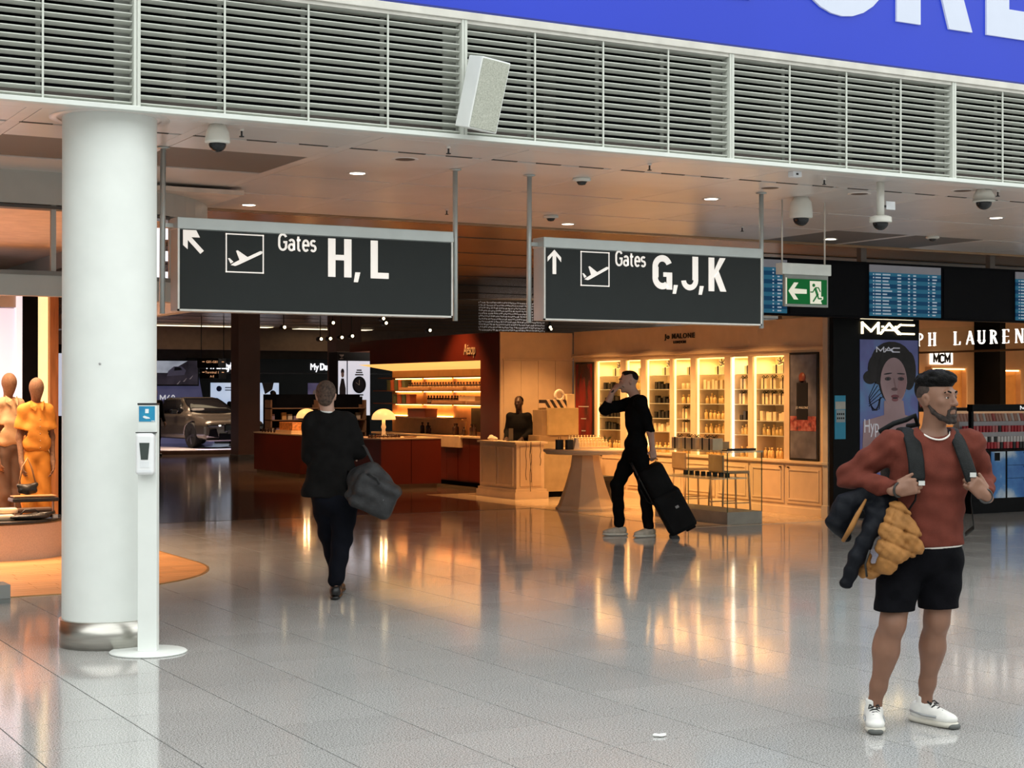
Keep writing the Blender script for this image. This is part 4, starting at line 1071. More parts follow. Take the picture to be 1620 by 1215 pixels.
text('poster_lettering', 'JO MALONE', .045, mat('poster_grey_text', (.55, .55, .55), .5), ps, (-.036, .015, .70), -PI / 2, depth=.003, spacing=1.1)
pr = thing('perfume_poster', 'dark red framed poster behind the cream round table', 'poster', (JU - .005, 22.63, .74))
MB().box(-.02, .0, -.28, .28, 0, 1.42).build('frame', M_BLK, pr)
MB().box(-.028, -.02, -.25, .25, .03, 1.39).build('print', ramp_mat('poster_red', [(.35, (.02, .008, .012)), (.62, (.30, .01, .012)), (.85, (.75, .35, .25))], scale=2.2, stretch=(1, 2, .5), rough=.2), pr)
for z, w, l in ((.68, .16, 'top'), (.48, .08, 'middle'), (.28, .06, 'low')): MB().box(-.031, -.028, -w, w, z, z + .014).build('caption_line', mat('poster_grey_text', (.55, .55, .55), .5), pr)
# cupboard wall behind the staff
cw = thing('cupboard_wall', 'plain cream wall of four tall cupboards behind the shop assistant', 'cupboard', (12.72, 23.03, 0))
MB().box(-.02, 1.36, -.03, .0, 0, 2.65, .003).build('carcass', M_CRM2, cw)
for k in range(4): MB().box(.035 + k * .328, .035 + k * .328 + .322, -.045, -.03, .1, 2.185, .003).build('door', M_CRM2, cw)
MB().box(.02, 1.36, -.05, -.03, 2.19, 2.21).build('head_rail', M_CRM, cw)
# cash desk with panelled side
cd = thing('cash_desk', 'cream panelled cash desk corner with ribbons hanging down', 'counter', (12.30, 21.76, 0))
MB().box(0, .5, 0, .24, .1, .86).box(0, .30, .24, 1.2, .1, .86).build('carcass', M_CRM, cd); MB().prism([(-.04, -.04), (.54, -.04), (.54, .28), (.33, .28), (.33, 1.22), (-.04, 1.22)], .86, .89, 'xy').build('top', M_CRM, cd)
MB().prism([(-.05, -.05), (.55, -.05), (.55, .28), (.33, .28), (.33, 1.23), (-.05, 1.23)], 0, .11, 'xy').build('plinth', M_CRM, cd); MB().prism([(-.03, -.03), (.53, -.03), (.53, .26), (.31, .26), (.31, 1.21), (-.03, 1.21)], .11, .155, 'xy').build('base_moulding', M_CRM, cd)
for y0 in (.08, .63):
    p = MB().box(-.012, 0, y0, y0 + .5, .21, .80, .003).build('side_panel', M_CRM2, cd)
    MB().box(-.022, -.012, y0, y0 + .5, .20, .225).build('panel_moulding', M_CRM, p); MB().box(-.022, -.012, y0, y0 + .5, .785, .81).build('panel_moulding', M_CRM, p)
    for yy in (y0, y0 + .48): MB().box(-.022, -.012, yy, yy + .02, .225, .785).build('panel_moulding', M_CRM, p)
for x0 in (.06, .27, ): MB().box(x0, x0 + .17, -.014, 0, .2, .82, .004).build('pilaster_strip', M_CRM2, cd)
for k, (x, z0) in enumerate(((.14, .30), (.215, .12), (.23, .26), (.40, .52))):
    m = MB(); pts = [(x + .008 * math.sin(i * 1.7 + k), -.055 - .005 * math.sin(i * 2.3), .893 - (.893 - z0) * i / 8) for i in range(9)]
    m.tube(pts, .006, 4, rr=[(.009, .002)] * 9); m.build('ribbon', M_BLK if k % 2 else mat('ribbon_brown', (.05, .025, .02), .5), cd)
ct = thing('back_counter', 'plain olive beige counter behind the round table', 'counter', (12.90, 21.95, 0))
MB().box(0, .75, 0, .5, .09, .88, .004).build('body', mat('counter_olive', (.46, .36, .21), .5), ct); MB().box(.03, .72, .03, .47, 0, .09).build('kick_plinth', M_BLACK, ct)
def gift(loc, d, m, label, rib=None, group=None, rz=0.):
    t = thing('gift_box', label, 'gift box', loc, rz, group)
    MB().box(-d[0] / 2, d[0] / 2, -d[1] / 2, d[1] / 2, 0, d[2], .004).build('box', m, t)
    if rib:
        MB().box(-d[0] / 2 - .003, d[0] / 2 + .003, -d[1] * .09, d[1] * .09, 0, d[2] + .003).build('ribbon', rib, t)
        b = MB()
        for s_ in (-1, 1): b.tube([(0, 0, d[2] + .004), (.0, s_ * .04, d[2] + .04), (0, s_ * .07, d[2] + .02), (0, s_ * .03, d[2] + .006)], .008, 6, rr=[(.010, .004)] * 4)
        b.build('bow', rib, t)
    return t
M_GOLDW = mat('wrap_gold', (.55, .42, .22), .3, .2, bump=.6, bscale=9); M_CRB = mat('gift_cream', (.78, .62, .40), .5); M_BRB = mat('gift_brown', (.36, .25, .14), .55)
gift((13.2, 22.15, .88), (.72, .36, .10), M_BRB, 'flat brown box under the big wrapped cube on the back counter')
gift((13.27, 22.12, .982), (.56, .34, .43), M_GOLDW, 'big gold wrapped cube on the back counter beside the assistant')
gift((12.945, 22.15, .982), (.085, .30, .40), M_BRB, 'narrow brown carton beside the big gold wrapped cube')
wr = thing('wreath_box', 'striped box topped by a white ribbon ring on the gold cube', 'gift box', (13.17, 22.12, 1.414))
MB().box(-.2, .2, -.1, .1, 0, .13, .004).build('box', ramp_mat('stripes', [(0, (.03, .02, .02)), (.5, (.8, .62, .42))], kind='wave', scale=3.2, const=True, rough=.5, rot=(0, .6, 0)), wr)
MB().tube([(.12 + .075 * math.cos(a), 0, .20 + .075 * math.sin(a)) for a in [i * PI / 8 for i in range(16)]], .025, 8, closed=True).build('ribbon_ring', mat('ring_white', (.8, .72, .6), .5), wr)
gift((13.47, 22.12, 1.414), (.14, .12, .22), M_CRB, 'small cream box on the right of the gold cube')
st = thing('tablet_stand', 'small dark card stand on the cash desk', 'stand', (12.5, 22.3, .89)); MB().box(-.04, .04, -.015, 0, 0, .2, .003).build('screen', mat('stand_grey', (.10, .09, .08), .3), st); MB().box(-.05, .05, -.04, .05, 0, .012).build('foot', M_DARKMETAL, st)
pp = thing('tissue_paper', 'crumpled white tissue paper at the cash desk end', 'paper', (12.42, 22.75, .89)); b = SDF(.02); b.ell((0, 0, .03), (.06, .14, .025)).ell((.02, .08, .05), (.04, .05, .04)).ell((-.02, -.06, .04), (.05, .04, .03)); mob('sheet', b.mesh('tissue', .012, smooth=False), mat('tissue_white', (.8, .72, .6), .7), pp); MB().box(-.05, .05, -.12, -.05, .0, .012).build('fold', mat('tissue_white', (.8, .72, .6), .7), pp)
# round table with flared foot
rt = thing('round_table', 'cream round table on a flared faceted foot', 'table', (12.12, 19.45, 0))
MB().lathe([(.585, .815), (.60, .822), (.60, .85), (.59, .858), (0, .858)], n=56).build('table_top', M_CRM, rt)
MB().lathe([(.56, .79), (.575, .815)], n=48).build('apron', M_CRM, rt)
MB().lathe([(.43, .03), (.40, .06), (.30, .33), (.22, .60), (.19, .79)], n=8, smooth=False).build('foot', M_CRM2, rt)
MB().lathe([(.44, 0), (.44, .03)], n=8, smooth=False).build('base_plate', M_CRM, rt)
# row of pale tester bottles on the round table
M_PALEB = mat('pale_bottle', (.85, .66, .36), .2, emit=.12, ecol=(1, .6, .2)); M_CLRB = mat('clear_bottle', (.80, .56, .24), .12)
B_P = bottle_mesh('tester_bottle', .022, .10, M_PALEB, n=8)
B_C = bottle_mesh('perfume_bottle', .03, .15, M_CLRB, n=8); B_K = MB().box(-.035, .035, -.03, .03, 0, .11, .003).mesh('dark_box'); B_K.materials.append(M_BLK)
B_W = MB().box(-.045, .045, -.035, .035, 0, .13, .003).mesh('cream_box'); B_W.materials.append(M_CRB)
B_CAN = MB().lathe([(.035, 0), (.035, .085), (.03, .09), (0, .09)], n=12).mesh('candle'); B_CAN.materials.append(mat('candle_cream', (.85, .68, .42), .5))
ty = thing('tester_stand', 'stepped cream tester stand on the round table', 'stand', (12.22, 19.55, .858))
for k in range(3): MB().box(-.28, .28, -.14 + k * .09, .14, k * .03, (k + 1) * .03, .003).build('step', M_CRB, ty)
for r in range(3):
    for k in range(11): put('tester_bottle', B_P, (11.965 + k * .051, 19.455 + r * .09, .858 + (r + 1) * .03), 'pale yellow tester bottle on the stepped stand of the round table', 'bottle', 'tester bottles on the round table')
for k, (u, v) in enumerate(((11.66, 19.4), (11.76, 19.3))):
    g = thing('gift_bag', ('black paper gift bag at the left edge of the round table', 'black paper gift bag next to the white card on the table')[k], 'gift bag', (u, v, .858)); MB().box(-.05, .05, -.03, .03, 0, .14, .003).build('bag', M_BLK, g); MB().tube([(-.02, 0, .14), (-.015, 0, .18), (.015, 0, .18), (.02, 0, .14)], .003, 5).build('handle', mat('ribbon_brown', (.05, .025, .02), .5), g)
wc = thing('tent_card', 'white folded tent card on the round table', 'card', (11.87, 19.3, .858)); MB().prism([(-.05, 0), (.05, 0), (.012, .16), (-.012, .16)], -.03, .03).build('card', mat('card_white', (.85, .74, .58), .6), wc); MB().box(-.055, .055, -.035, .035, 0, .006).build('base', M_CRB, wc)
def sprig(label, loc, n=14, h=.16, rad=.12, seed=1, m=None):
    t = thing('plant_sprig', label, 'plant', loc); r_ = random.Random(seed)
    MB().lathe([(.04, 0), (.05, .05), (.0, .05)], n=10).build('pot', M_BRB, t)
    for k in range(n):
        a = r_.uniform(0, 2 * PI); rr = rad * r_.uniform(.4, 1); hh = h * r_.uniform(.5, 1)
        p = Vector((math.cos(a) * rr, math.sin(a) * rr, .05 + hh)); q = Vector((0, 0, .05)); mid = (p + q) / 2 + Vector((0, 0, .02)); w = Vector((-math.sin(a), math.cos(a), 0)) * .012
        MB().add([q, mid + w, p, mid - w, mid + Vector((0, 0, .003))], [(0, 1, 4), (1, 2, 4), (2, 3, 4), (3, 0, 4), (0, 3, 2, 1)]).build('leaf', m or mat('leaf_dark', (.05, .06, .02), .5), t)
sprig('dark leafy sprig at the right end of the tester stand', (12.56, 19.6, .858), seed=4)
sprig('leafy sprig behind the tester stand', (12.45, 19.8, .858), seed=6)
# goods in the niches
rnd = random.Random(21)
ordn = ['farthest', 'second', 'third', 'fourth', 'fifth', 'sixth', 'nearest']
zs = [1.925, 1.71, 1.495, 1.265, 1.06, .735]
zn = ['top', 'second', 'third', 'fourth', 'fifth', 'lowest']
for ni, (a, b) in enumerate(NI):
    w = a - b; wide = w > .5
    # black bow and wrapped box on top shelf
    tp = gift((JU + .2, (a + b) / 2 - .04, 1.925), (.16, .18 if wide else .14, .12), M_CRB, 'cream box with black bow on the top shelf of the %s niche' % ordn[ni], M_BLK, 'bow boxes on the top shelves')
    m = MB(); c = Vector((0, 0, .16))
    for q in range(5):
        an = q * 1.256; m.tube([c, c + Vector((0, math.cos(an) * .07, .03 + math.sin(an) * .06)), c + Vector((.01, math.cos(an + .5) * .10, .02 + math.sin(an + .5) * .07))], .01, 5, rr=[(.006, .012)] * 3)
    m.build('big_bow', M_BLK, tp)
    if wide: gift((JU + .16, b + .13, 1.925), (.10, .16, .13), M_CRB, 'leaning cream box with dark sash on the top shelf of the %s niche' % ordn[ni], M_BLK)
    kinds = {0: 'KKKK', 1: 'CWCC', 2: 'KKKW', 3: 'PCGG', 4: 'WCCC', 5: 'GGKC', 6: 'GGWC'}[ni] + 'D'
    for si in range(1, 6):
        z = zs[si]; kd = kinds[si - 1]; n = max(2, int(w / .098))
        for q in range(n):
            v = a - .07 - q * (w - .12) / max(1, n - 1)
            u = JU + .17 + rnd.uniform(-.02, .02)
            if kd == 'K': put('dark_box', B_K, (u, v, z), 'dark ribboned box on the %s shelf of the %s niche' % (zn[si], ordn[ni]), 'box', 'dark boxes in the perfume wall', sc=(1, 1, rnd.uniform(.6, 1.2)))
            elif kd == 'W': put('cream_box', B_W, (u, v, z), 'cream box on the %s shelf of the %s niche' % (zn[si], ordn[ni]), 'box', 'cream boxes in the perfume wall', sc=(1, .9, rnd.uniform(.7, 1.1)))
            elif kd == 'P': put('candle', B_CAN, (u, v, z), 'cream candle jar on the %s shelf of the %s niche' % (zn[si], ordn[ni]), 'candle', 'candles in the perfume wall')
            elif kd == 'C': put('perfume_bottle', B_C, (u, v, z), 'clear perfume bottle on the %s shelf of the %s niche' % (zn[si], ordn[ni]), 'bottle', 'perfume bottles in the perfume wall', sc=(1, 1, rnd.uniform(.75, 1.05)))
            elif kd == 'G' and q % 2 == 0: gift((u, v - .03, z), (.06, .13, .15), M_CRB, 'dark ribboned cream gift on the %s shelf, %s niche, place %s' % (zn[si], ordn[ni], ('one', 'two', 'three', 'four')[q // 2]), M_BLK, 'ribboned gifts in the perfume wall')
            elif kd == 'D':
                o = put('perfume_bottle', B_C, (u, v, z), 'clear perfume bottle on the deck of the %s niche' % ordn[ni], 'bottle', 'perfume bottles on the deck')
# glass display counter on a grey plinth
gc = thing('glass_counter', 'glass display counter on a grey plinth with gift boxes on top', 'counter', (12.25, 16.30, 0))
M_EDGE = mat('glass_edge_green', (.25, .36, .22), .2, alpha=.75)
MB().box(0, .55, 0, 1.6, 0, .155, .004).build('plinth', mat('plinth_grey', (.30, .28, .24), .5), gc)
MB().box(0, .55, 0, .008, .155, .90).build('front_pane', M_GLASS, gc); MB().box(0, .008, .008, 1.6, .155, .90).build('side_pane', M_GLASS, gc); MB().box(.542, .55, .008, 1.6, .155, .90).build('side_pane', M_GLASS, gc)
MB().box(-.01, .56, -.01, 1.61, .90, .922).build('top_pane', mat('glass_top', (.55, .62, .48), .1, alpha=.6), gc)
for x, y in ((0, 0), (.54, 0), (0, 1.59), (.54, 1.59)): MB().box(x, x + .01, y, y + .01, .155, .90).build('glass_edge', M_EDGE, gc)
MB().box(.01, .54, .3, 1.59, .55, .565).build('inner_shelf', M_GLSH, gc)
for k in range(5): gift((12.36 + .03 * (k % 2), 16.72 + k * .19, .922), (.16, .15, .15), M_CRB, 'cream gift box with black sash on the glass counter, number %s from the front' % ('one', 'two', 'three', 'four', 'five')[k], M_BLK, 'gift boxes on the glass counter')
for k in range(3): gift((12.62, 17.0 + k * .28, .922), (.2, .24, .10), M_BRB, 'brown bow box at the back of the glass counter, number %s from front' % ('one', 'two', 'three')[k], M_BLK, 'brown gift boxes on the glass counter')
for k in range(8): put('dark_box', B_K, (12.55, 16.7 + k * .13, .565), 'dark little box inside the glass counter', 'box', 'dark boxes inside the glass counter', sc=(.7, .7, .55))
tr = thing('counter_tray', 'black low tray rail on the front end of the glass counter', 'tray', (12.5, 16.42, .922)); MB().box(-.2, .25, -.06, .06, 0, .012).build('tray', M_BLK, tr); MB().box(-.2, .25, -.06, -.05, .012, .03).build('rim', M_BLK, tr)
# stools
def stool(label, loc, rz):
    t = thing('bar_stool', label, 'stool', loc, rz, 'tan bar stools')
    M_ST = mat('stool_tan', (.46, .32, .19), .55)
    MB().box(-.2, .2, -.2, .2, .575, .62, .012).build('seat', M_ST, t)
    MB().box(-.215, -.185, -.2, .2, .60, .83, .01).build('backrest', M_ST, t)
    for x, y in ((-.19, -.18), (-.19, .18), (.19, -.18), (.19, .18)): MB().tube([(x, y, .58), (x * 1.12, y * 1.1, 0)], .014, 8).build('leg', M_ST, t)
    MB().box(-.2, .2, -.197, -.183, .18, .195).build('foot_rest', M_ST, t); MB().box(-.2, .2, .183, .197, .18, .195).build('foot_rest', M_ST, t)
stool('tan bar stool seen through the glass counter', (13.15, 17.45, 0), RAD(-8)); stool('tan bar stool behind the suitcase handle', (13.25, 18.45, 0), RAD(-8))
for k in range(4): put('candle', B_CAN, (JU - .0 + .02, 21.0 - k * .2, .735), 'orange candle jar on the deck behind the walking man', 'candle', 'candles on the deck')
bn = thing('low_bench', 'low dark bench behind the round table', 'bench', (12.95, 20.6, 0)); MB().box(-.3, .3, -.2, .2, .34, .40, .01).build('seat', M_LEATHER, bn)
for x in (-.25, .25): MB().box(x - .02, x + .02, -.15, .15, 0, .34).build('leg', M_DARKMETAL, bn)
# ================================================================== RIGHT SIDE: BLACK MAKE-UP TOTEM, MAKE-UP COUNTER, FASHION SHOPS
M_PB = mat('piano_black', (.004, .004, .005), .35, var=.1, spec=.12)
MV = 16.2
mt = thing('makeup_totem', 'tall black totem wall with glowing letters and a portrait poster', 'totem', (13.95, MV + .08, 0))
MB().box(0, 1.5, 0, .08, 0, 2.66, .004).build('body', M_PB, mt)
M_NEON = mat('neon_cream', (1, .88, .6), .4, var=0, emit=2.6, ecol=(1, .84, .5))
def mac_mark(m, x, z, s, d0, d1, t):
    def seg(pts):
        for (a, b), (c, d) in zip(pts, pts[1:]):
            n = Vector((-(d - b), c - a)).normalized() * t / 2
            e = Vector((c - a, d - b)).normalized() * t / 2
            m.prism([(x + a * s + n.x - e.x, z + b * s + n.y - e.y), (x + c * s + n.x + e.x, z + d * s + n.y + e.y), (x + c * s - n.x + e.x, z + d * s - n.y + e.y), (x + a * s - n.x - e.x, z + b * s - n.y - e.y)], d0, d1)
    seg([(0, 0), (0, .15), (.27, .0), (.33, .06), (.33, .0)]) if False else seg([(0, 0), (0, .15)])
    seg([(0, .15), (.17, .03)]); seg([(.17, .03), (.31, .15)]); seg([(.31, .15), (.31, .0)]); seg([(.36, .0), (.52, .145)]); seg([(.52, .145), (.70, .0)]); seg([(.40, .05), (.62, .05)])
    seg([(1.0, .13), (.74, .13)]); seg([(.74, .13), (.64, .065)]); seg([(.64, .065), (.74, 0)]); seg([(.74, 0), (1.0, 0)])
    for a, b in ((.395, .10), (.655, .10)): m.prism([(x + a * s - t * .5, z + b * s - t * .5), (x + a * s + t * .5, z + b * s - t * .5), (x + a * s + t * .5, z + b * s + t * .5), (x + a * s - t * .5, z + b * s + t * .5)], d0, d1)
    return m
mac_mark(MB(), .48, 2.445, .90, -.03, -.004, .024).build('neon_lettering', M_NEON, mt)
MB().box(.46, 1.38, -.012, 0, 2.628, 2.64).build('top_light', mat('top_light', (1, .85, .6), .4, emit=1.2, ecol=(1, .85, .6)), mt)
# portrait poster: flat printed layers
pp_ = MB().box(.45, 1.47, -.008, 0, .45, 2.36).build('poster', ramp_mat('poster_violet', [(.25, (.05, .06, .17)), (.5, (.11, .12, .33)), (.7, (.10, .22, .42)), (.85, (.25, .27, .52))], scale=1.6, rough=.35, emit=.16, distort=.6), mt)
def disc(m, cx, cz, rx, rz, y, n=22, rot=0.):
    pts = []
    for i in range(n):
        a = 2 * PI * i / n; p, q = rx * math.cos(a), rz * math.sin(a)
        pts.append((cx + p * math.cos(rot) - q * math.sin(rot), cz + p * math.sin(rot) + q * math.cos(rot)))
    return m.prism(pts, y, y + .002)
M_HAIRP = mat('print_hair', (.016, .012, .014), .5, var=.3, scale=8, emit=.02); M_SKINP = ramp_mat('print_skin', [(.3, (.20, .125, .13)), (.7, (.30, .20, .21))], scale=1.7, rough=.4, emit=.25); M_LIPP = mat('print_lips', (.17, .045, .06), .4, emit=.12); M_DARKP = mat('print_dark', (.035, .025, .035), .5); M_NOSEP = mat('print_nose', (.19, .11, .115), .5, emit=.15)
def zf(z): return 1.79 + (z - 1.55) * .87
m = MB()
for k, (cx, cz, rx, rz) in enumerate(((1.0, 2.08, .36, .26), (.80, 1.98, .22, .22), (1.30, 1.95, .13, .26), (.62, 1.86, .12, .09), (1.02, 1.90, .27, .40))): disc(m, cx, cz, rx, rz, -.011 - k * .0004)
hq = m.build('hair_print', M_HAIRP, pp_); hq['kind'] = 'stuff'
m = MB(); m.prism([(.86, 1.55), (1.2, 1.55), (1.23, 1.36), (1.45, 1.30), (1.46, .6), (.47, .6), (.50, 1.28), (.86, 1.36)], -.0150, -.0135); m.build('neck_print', M_SKINP, pp_)
m = MB(); m.prism([(1.03 + (.235 if math.cos(t_) >= 0 else .235) * math.cos(t_) * (1 - .22 * max(0, -math.sin(t_))), 1.79 + .335 * math.sin(t_)) for t_ in [i * 2 * PI / 32 for i in range(32)]], -.0170, -.0152); m.build('face_print', M_SKINP, pp_)
m = MB(); disc(m, 1.17, 1.74, .075, .17, -.0176, 18, -.25); m.build('cheek_print', mat('print_cheek', (.24, .135, .14), .5, emit=.2), pp_)
for q, (cx, rr) in enumerate(((.925, .12), (1.155, -.04))):
    m = MB(); disc(m, cx, zf(1.665) + .02, .075, .010, -.0195, 12, rr); m.build('brow_print', M_DARKP, pp_)
    m = MB(); disc(m, cx, zf(1.61), .056, .026, -.0190, 16, rr * .5); e_ = m.build('eye_print', mat('print_eyelid', (.09, .055, .065), .5), pp_)
    m = MB(); disc(m, cx, zf(1.607), .020, .020, -.0200, 14); m.build('iris_print', mat('print_iris', (.02, .02, .03), .3), e_)
m = MB(); disc(m, 1.04, zf(1.45), .055, .022, -.0195); m.build('nose_print', mat('print_nose_dark', (.13, .07, .075), .5, emit=.1), pp_)
m = MB(); m.prism([(1.02, zf(1.62)), (1.035, zf(1.62)), (1.075, zf(1.47)), (1.05, zf(1.45))], -.0192, -.0178); m.build('nose_bridge_print', M_NOSEP, pp_)
m = MB(); disc(m, 1.05, zf(1.325) + .012, .070, .026, -.0195); m.build('upper_lip_print', M_LIPP, pp_)
m = MB(); disc(m, 1.05, zf(1.295), .058, .030, -.0195); m.build('lower_lip_print', mat('print_lip2', (.24, .08, .09), .4, emit=.12), pp_)
m = MB(); disc(m, 1.05, zf(1.315), .048, .010, -.0205); m.build('mouth_print', M_DARKP, pp_)
for k in range(5): MB().tube([(.72 + .03 * k, -.011, 1.80 - .05 * k), (.60, -.011, 1.60 - .03 * k), (.66 + .02 * k, -.011, 1.42), (.78, -.011, 1.44 + .03 * k), (.80, -.011, 1.60)], .006, 4).build('curl_print', M_HAIRP, pp_)
mac_mark(MB(), .73, 2.20, .40, -.0185, -.0140, .014).build('poster_lettering', mat('print_white', (.62, .62, .68), .5, emit=.2), pp_)
text('poster_script', 'Hyp', .26, mat('print_white', (.62, .62, .68), .5, emit=.2), pp_, (.50, -.020, 1.13), depth=.003, xs=.62, align='LEFT')
iv = MB().box(.02, .20, -.01, 0, 1.05, 1.62).build('info_panel', mat('info_blue', (.02, .16, .26), .4, emit=.15, ecol=(.02, .3, .45)), mt)
MB().box(.025, .195, -.013, -.01, 1.44, 1.54).build('info_strip', mat('info_grey', (.5, .5, .46), .5), iv); MB().box(.04, .19, -.013, -.01, 1.27, 1.43).build('info_box', mat('info_grey2', (.36, .42, .45), .5), iv)
m = MB()
for r in range(2):
    for k in range(4): m.box(.052 + k * .034, .072 + k * .034, -.015, -.013, 1.31 + r * .055, 1.335 + r * .055)
q = m.build('info_icons', M_PB, iv); q['kind'] = 'stuff'
# make-up counter with sky printed drawers
mc = thing('makeup_counter', 'black make-up counter with blue sky printed drawers at right edge', 'counter', (16.25, 16.1, 0))
MB().box(0, 2.2, 0, .6, 0, .86, .004).build('body', M_PB, mc)
M_SKY = ramp_mat('sky_print', [(.36, (.02, .10, .33)), (.5, (.06, .20, .46)), (.58, (.38, .47, .56)), (.75, (.66, .68, .68))], scale=2.0, rough=.3, emit=.10, detail=5, loc=(.4, .2, .35))
for x0, x1 in ((.34, .61),):
    MB().box(x0, x1, -.012, 0, .205, .845, .002).build('sky_panel', M_SKY, mc)
for k in range(3):
    z0 = (.205, .475, .655)[k]; z1 = (.47, .65, .845)[k]
    d = MB().box(.65, 1.32, -.012, 0, z0, z1, .002).build('sky_drawer', M_SKY, mc); MB().box(.96, 1.02, -.03, -.012, z1 - .03, z1 - .012).build('handle', M_PB, d)
MB().box(.40, .50, -.016, -.012, .72, .83).build('black_tag', M_PB, mc)
MB().box(-.0, 2.2, .18, .6, .86, .88).build('counter_top', M_PB, mc)
for k, (z, y) in enumerate(((.95, .28), (1.10, .38), (1.25, .48))): MB().box(.23, 2.2, y, .6, .86, z).build('step', mat('step_grey', (.42, .40, .42), .4), mc)
MB().box(.02, 2.2, .02, .12, 1.40, 1.495).build('header', M_PB, mc); MB().box(.02, .06, .04, .10, .86, 1.40).build('end_post', M_PB, mc); MB().box(.04, 2.2, .58, .6, 1.2, 1.4).build('back_glow', mat('counter_back', (.5, .34, .2), .5, emit=.25, ecol=(1, .55, .3)), mc)
mac_mark(MB(), .93, 1.425, .28, .012, .02, .012).build('header_lettering', mat('print_white2', (.8, .8, .8), .5, emit=.5), mc)
rnd = random.Random(9)
MKP = []
for nm, c in (('red', (.45, .02, .03)), ('rose', (.55, .16, .16)), ('blush', (.62, .38, .32)), ('black', (.02, .02, .02)), ('white', (.75, .72, .70))):
    me = MB().box(-.022, .022, -.015, .015, 0, .10, .003).mesh('makeup_pack'); me.materials.append(mat('makeup_' + nm, c, .35)); MKP.append((nm, me))
PW = mat('palette_open', (.5, .32, .26), .4)
for r, (z, y, ch) in enumerate(((.88, .16, (0, 0, 1, 3)), (.95, .33, (4, 4, 3)), (1.10, .43, (0, 1, 3, 0)), (1.25, .53, (2, 2, 4, 1)))):
    for k in range(22):
        x = .27 + k * .062
        ci = rnd.choice(ch); nm, me = MKP[ci]
        o = tag(inst('makeup_pack', me, None, (16.25 + x, 16.1 + y, z), (RAD(-18 if r == 3 else 0), 0, 0), (1, 1, .9 if r != 3 else 1.15)), 'small %s make-up pack on the %s step of the black counter' % (nm, ('lowest', 'second', 'third', 'top')[r]), 'make-up', 'make-up packs on the black counter')
# second lower display with yellow glow behind the young man
yd = thing('glow_display', 'black topped display with yellow glowing panels beside the man head', 'display', (15.85, 18.2, 0))
MB().box(0, 1.15, 0, .4, 0, 1.0, .004).build('base', M_PB, yd); MB().box(-.02, 1.2, -.02, .42, 1.50, 1.56, .004).build('top', M_PB, yd)
for x in (.35, .85): MB().box(x, x + .25, .1, .12, 1.0, 1.5).build('glow_panel', mat('panel_yellow', (1, .8, .25), .4, emit=1.1, ecol=(1, .72, .16)), yd)
for x in (.0, .72, 1.12): MB().box(x, x + .05, .05, .4, 1.0, 1.5).build('post', M_PB, yd)
# glazed fashion shop: letters on a glass beam, lit back wall with niches
RU = 18.0
rl = thing('glass_fascia', 'glass shop fascia with glowing white serif capitals', 'shop sign', (RU, 16.4, 0))
M_RLW = mat('letter_white_glow', (1, .96, .9), .4, var=0, emit=1.3, ecol=(1, .95, .88))
def serif(ch, h=.2):
    m = MB(); t = .16 * h; s = .045 * h; th = .07 * h
    def V(x, z0=0, z1=h, w=t, sf=True):
        m.prism([(x, z0), (x + w, z0), (x + w, z1), (x, z1)], 0, .02)
        if sf:
            for zz in (z0, z1 - s): m.prism([(x - .06 * h, zz), (x + w + .06 * h, zz), (x + w + .06 * h, zz + s), (x - .06 * h, zz + s)], 0, .02)
    def D(a, b, w):
        (x0, z0), (x1, z1) = a, b
        m.prism([(x0, z0), (x0 + w, z0), (x1 + w, z1), (x1, z1)], 0, .02)
    if ch == 'R': V(0); ring_prism(m, .16 * h, h * .74, .38 * h, .26 * h, .10 * h, 0, .02, -PI / 2, PI / 2, 10); D((.50 * h, 0), (.26 * h, h * .48), t)
    elif ch == 'P': V(0); ring_prism(m, .16 * h, h * .72, .40 * h, .28 * h, .10 * h, 0, .02, -PI / 2, PI / 2, 10)
    elif ch == 'A': D((0, 0), (.36 * h, h), th); D((.62 * h, 0), (.30 * h, h), t); m.prism([(.14 * h, .3 * h), (.6 * h, .3 * h), (.6 * h, .36 * h), (.14 * h, .36 * h)], 0, .02)
    elif ch == 'L': V(0); m.prism([(0, 0), (.58 * h, 0), (.62 * h, .26 * h), (.56 * h, .26 * h), (.5 * h, s), (0, s)], 0, .02)
    elif ch == 'H': V(0); V(.52 * h); m.prism([(t, .47 * h), (.52 * h, .47 * h), (.52 * h, .53 * h), (t, .53 * h)], 0, .02)
    elif ch == 'U': V(0, .25 * h); V(.54 * h, .25 * h, w=th); ring_prism(m, .33 * h, .28 * h, .33 * h, .28 * h, .11 * h, 0, .02, PI, 2 * PI, 12)
    elif ch == 'E':
        V(0)
        for z in (0, .47 * h, h - s): m.prism([(0, z), (.5 * h, z), (.52 * h, z + s), (0, z + s)], 0, .02)
        m.prism([(.47 * h, 0), (.55 * h, 0), (.55 * h, .22 * h)], 0, .02); m.prism([(.47 * h, h), (.55 * h, h), (.53 * h, .8 * h)], 0, .02)
    elif ch == 'N': V(0, w=th); V(.58 * h, w=th); D((.52 * h, 0), (0, h), t)
    return m
pit = .247
for i, ch in enumerate('RALPH LAUREN'):
    if ch == ' ': continue
    vv = 18.98 - (i - 3) * pit - (0.05 if i > 5 else 0)
    serif(ch, .205).xf(Matrix.Rotation(-PI / 2, 4, 'Z')).build('letter_' + ch.lower(), M_RLW, rl, (-.03, vv - 16.4, 2.385))
MB().box(0, .012, 0, 4.4, 2.30, 2.66).build('glass_pane', M_GLASS, rl); MB().box(-.01, .04, 0, 4.4, 2.27, 2.30).build('rail', mat('bronze_rail', (.25, .14, .07), .4, .5), rl)
M_SHOPW = mat('shop_wall_tan', (.62, .38, .20), .5, var=.03); M_NICHEO = mat('shop_niche_orange', (.55, .27, .08), .5)
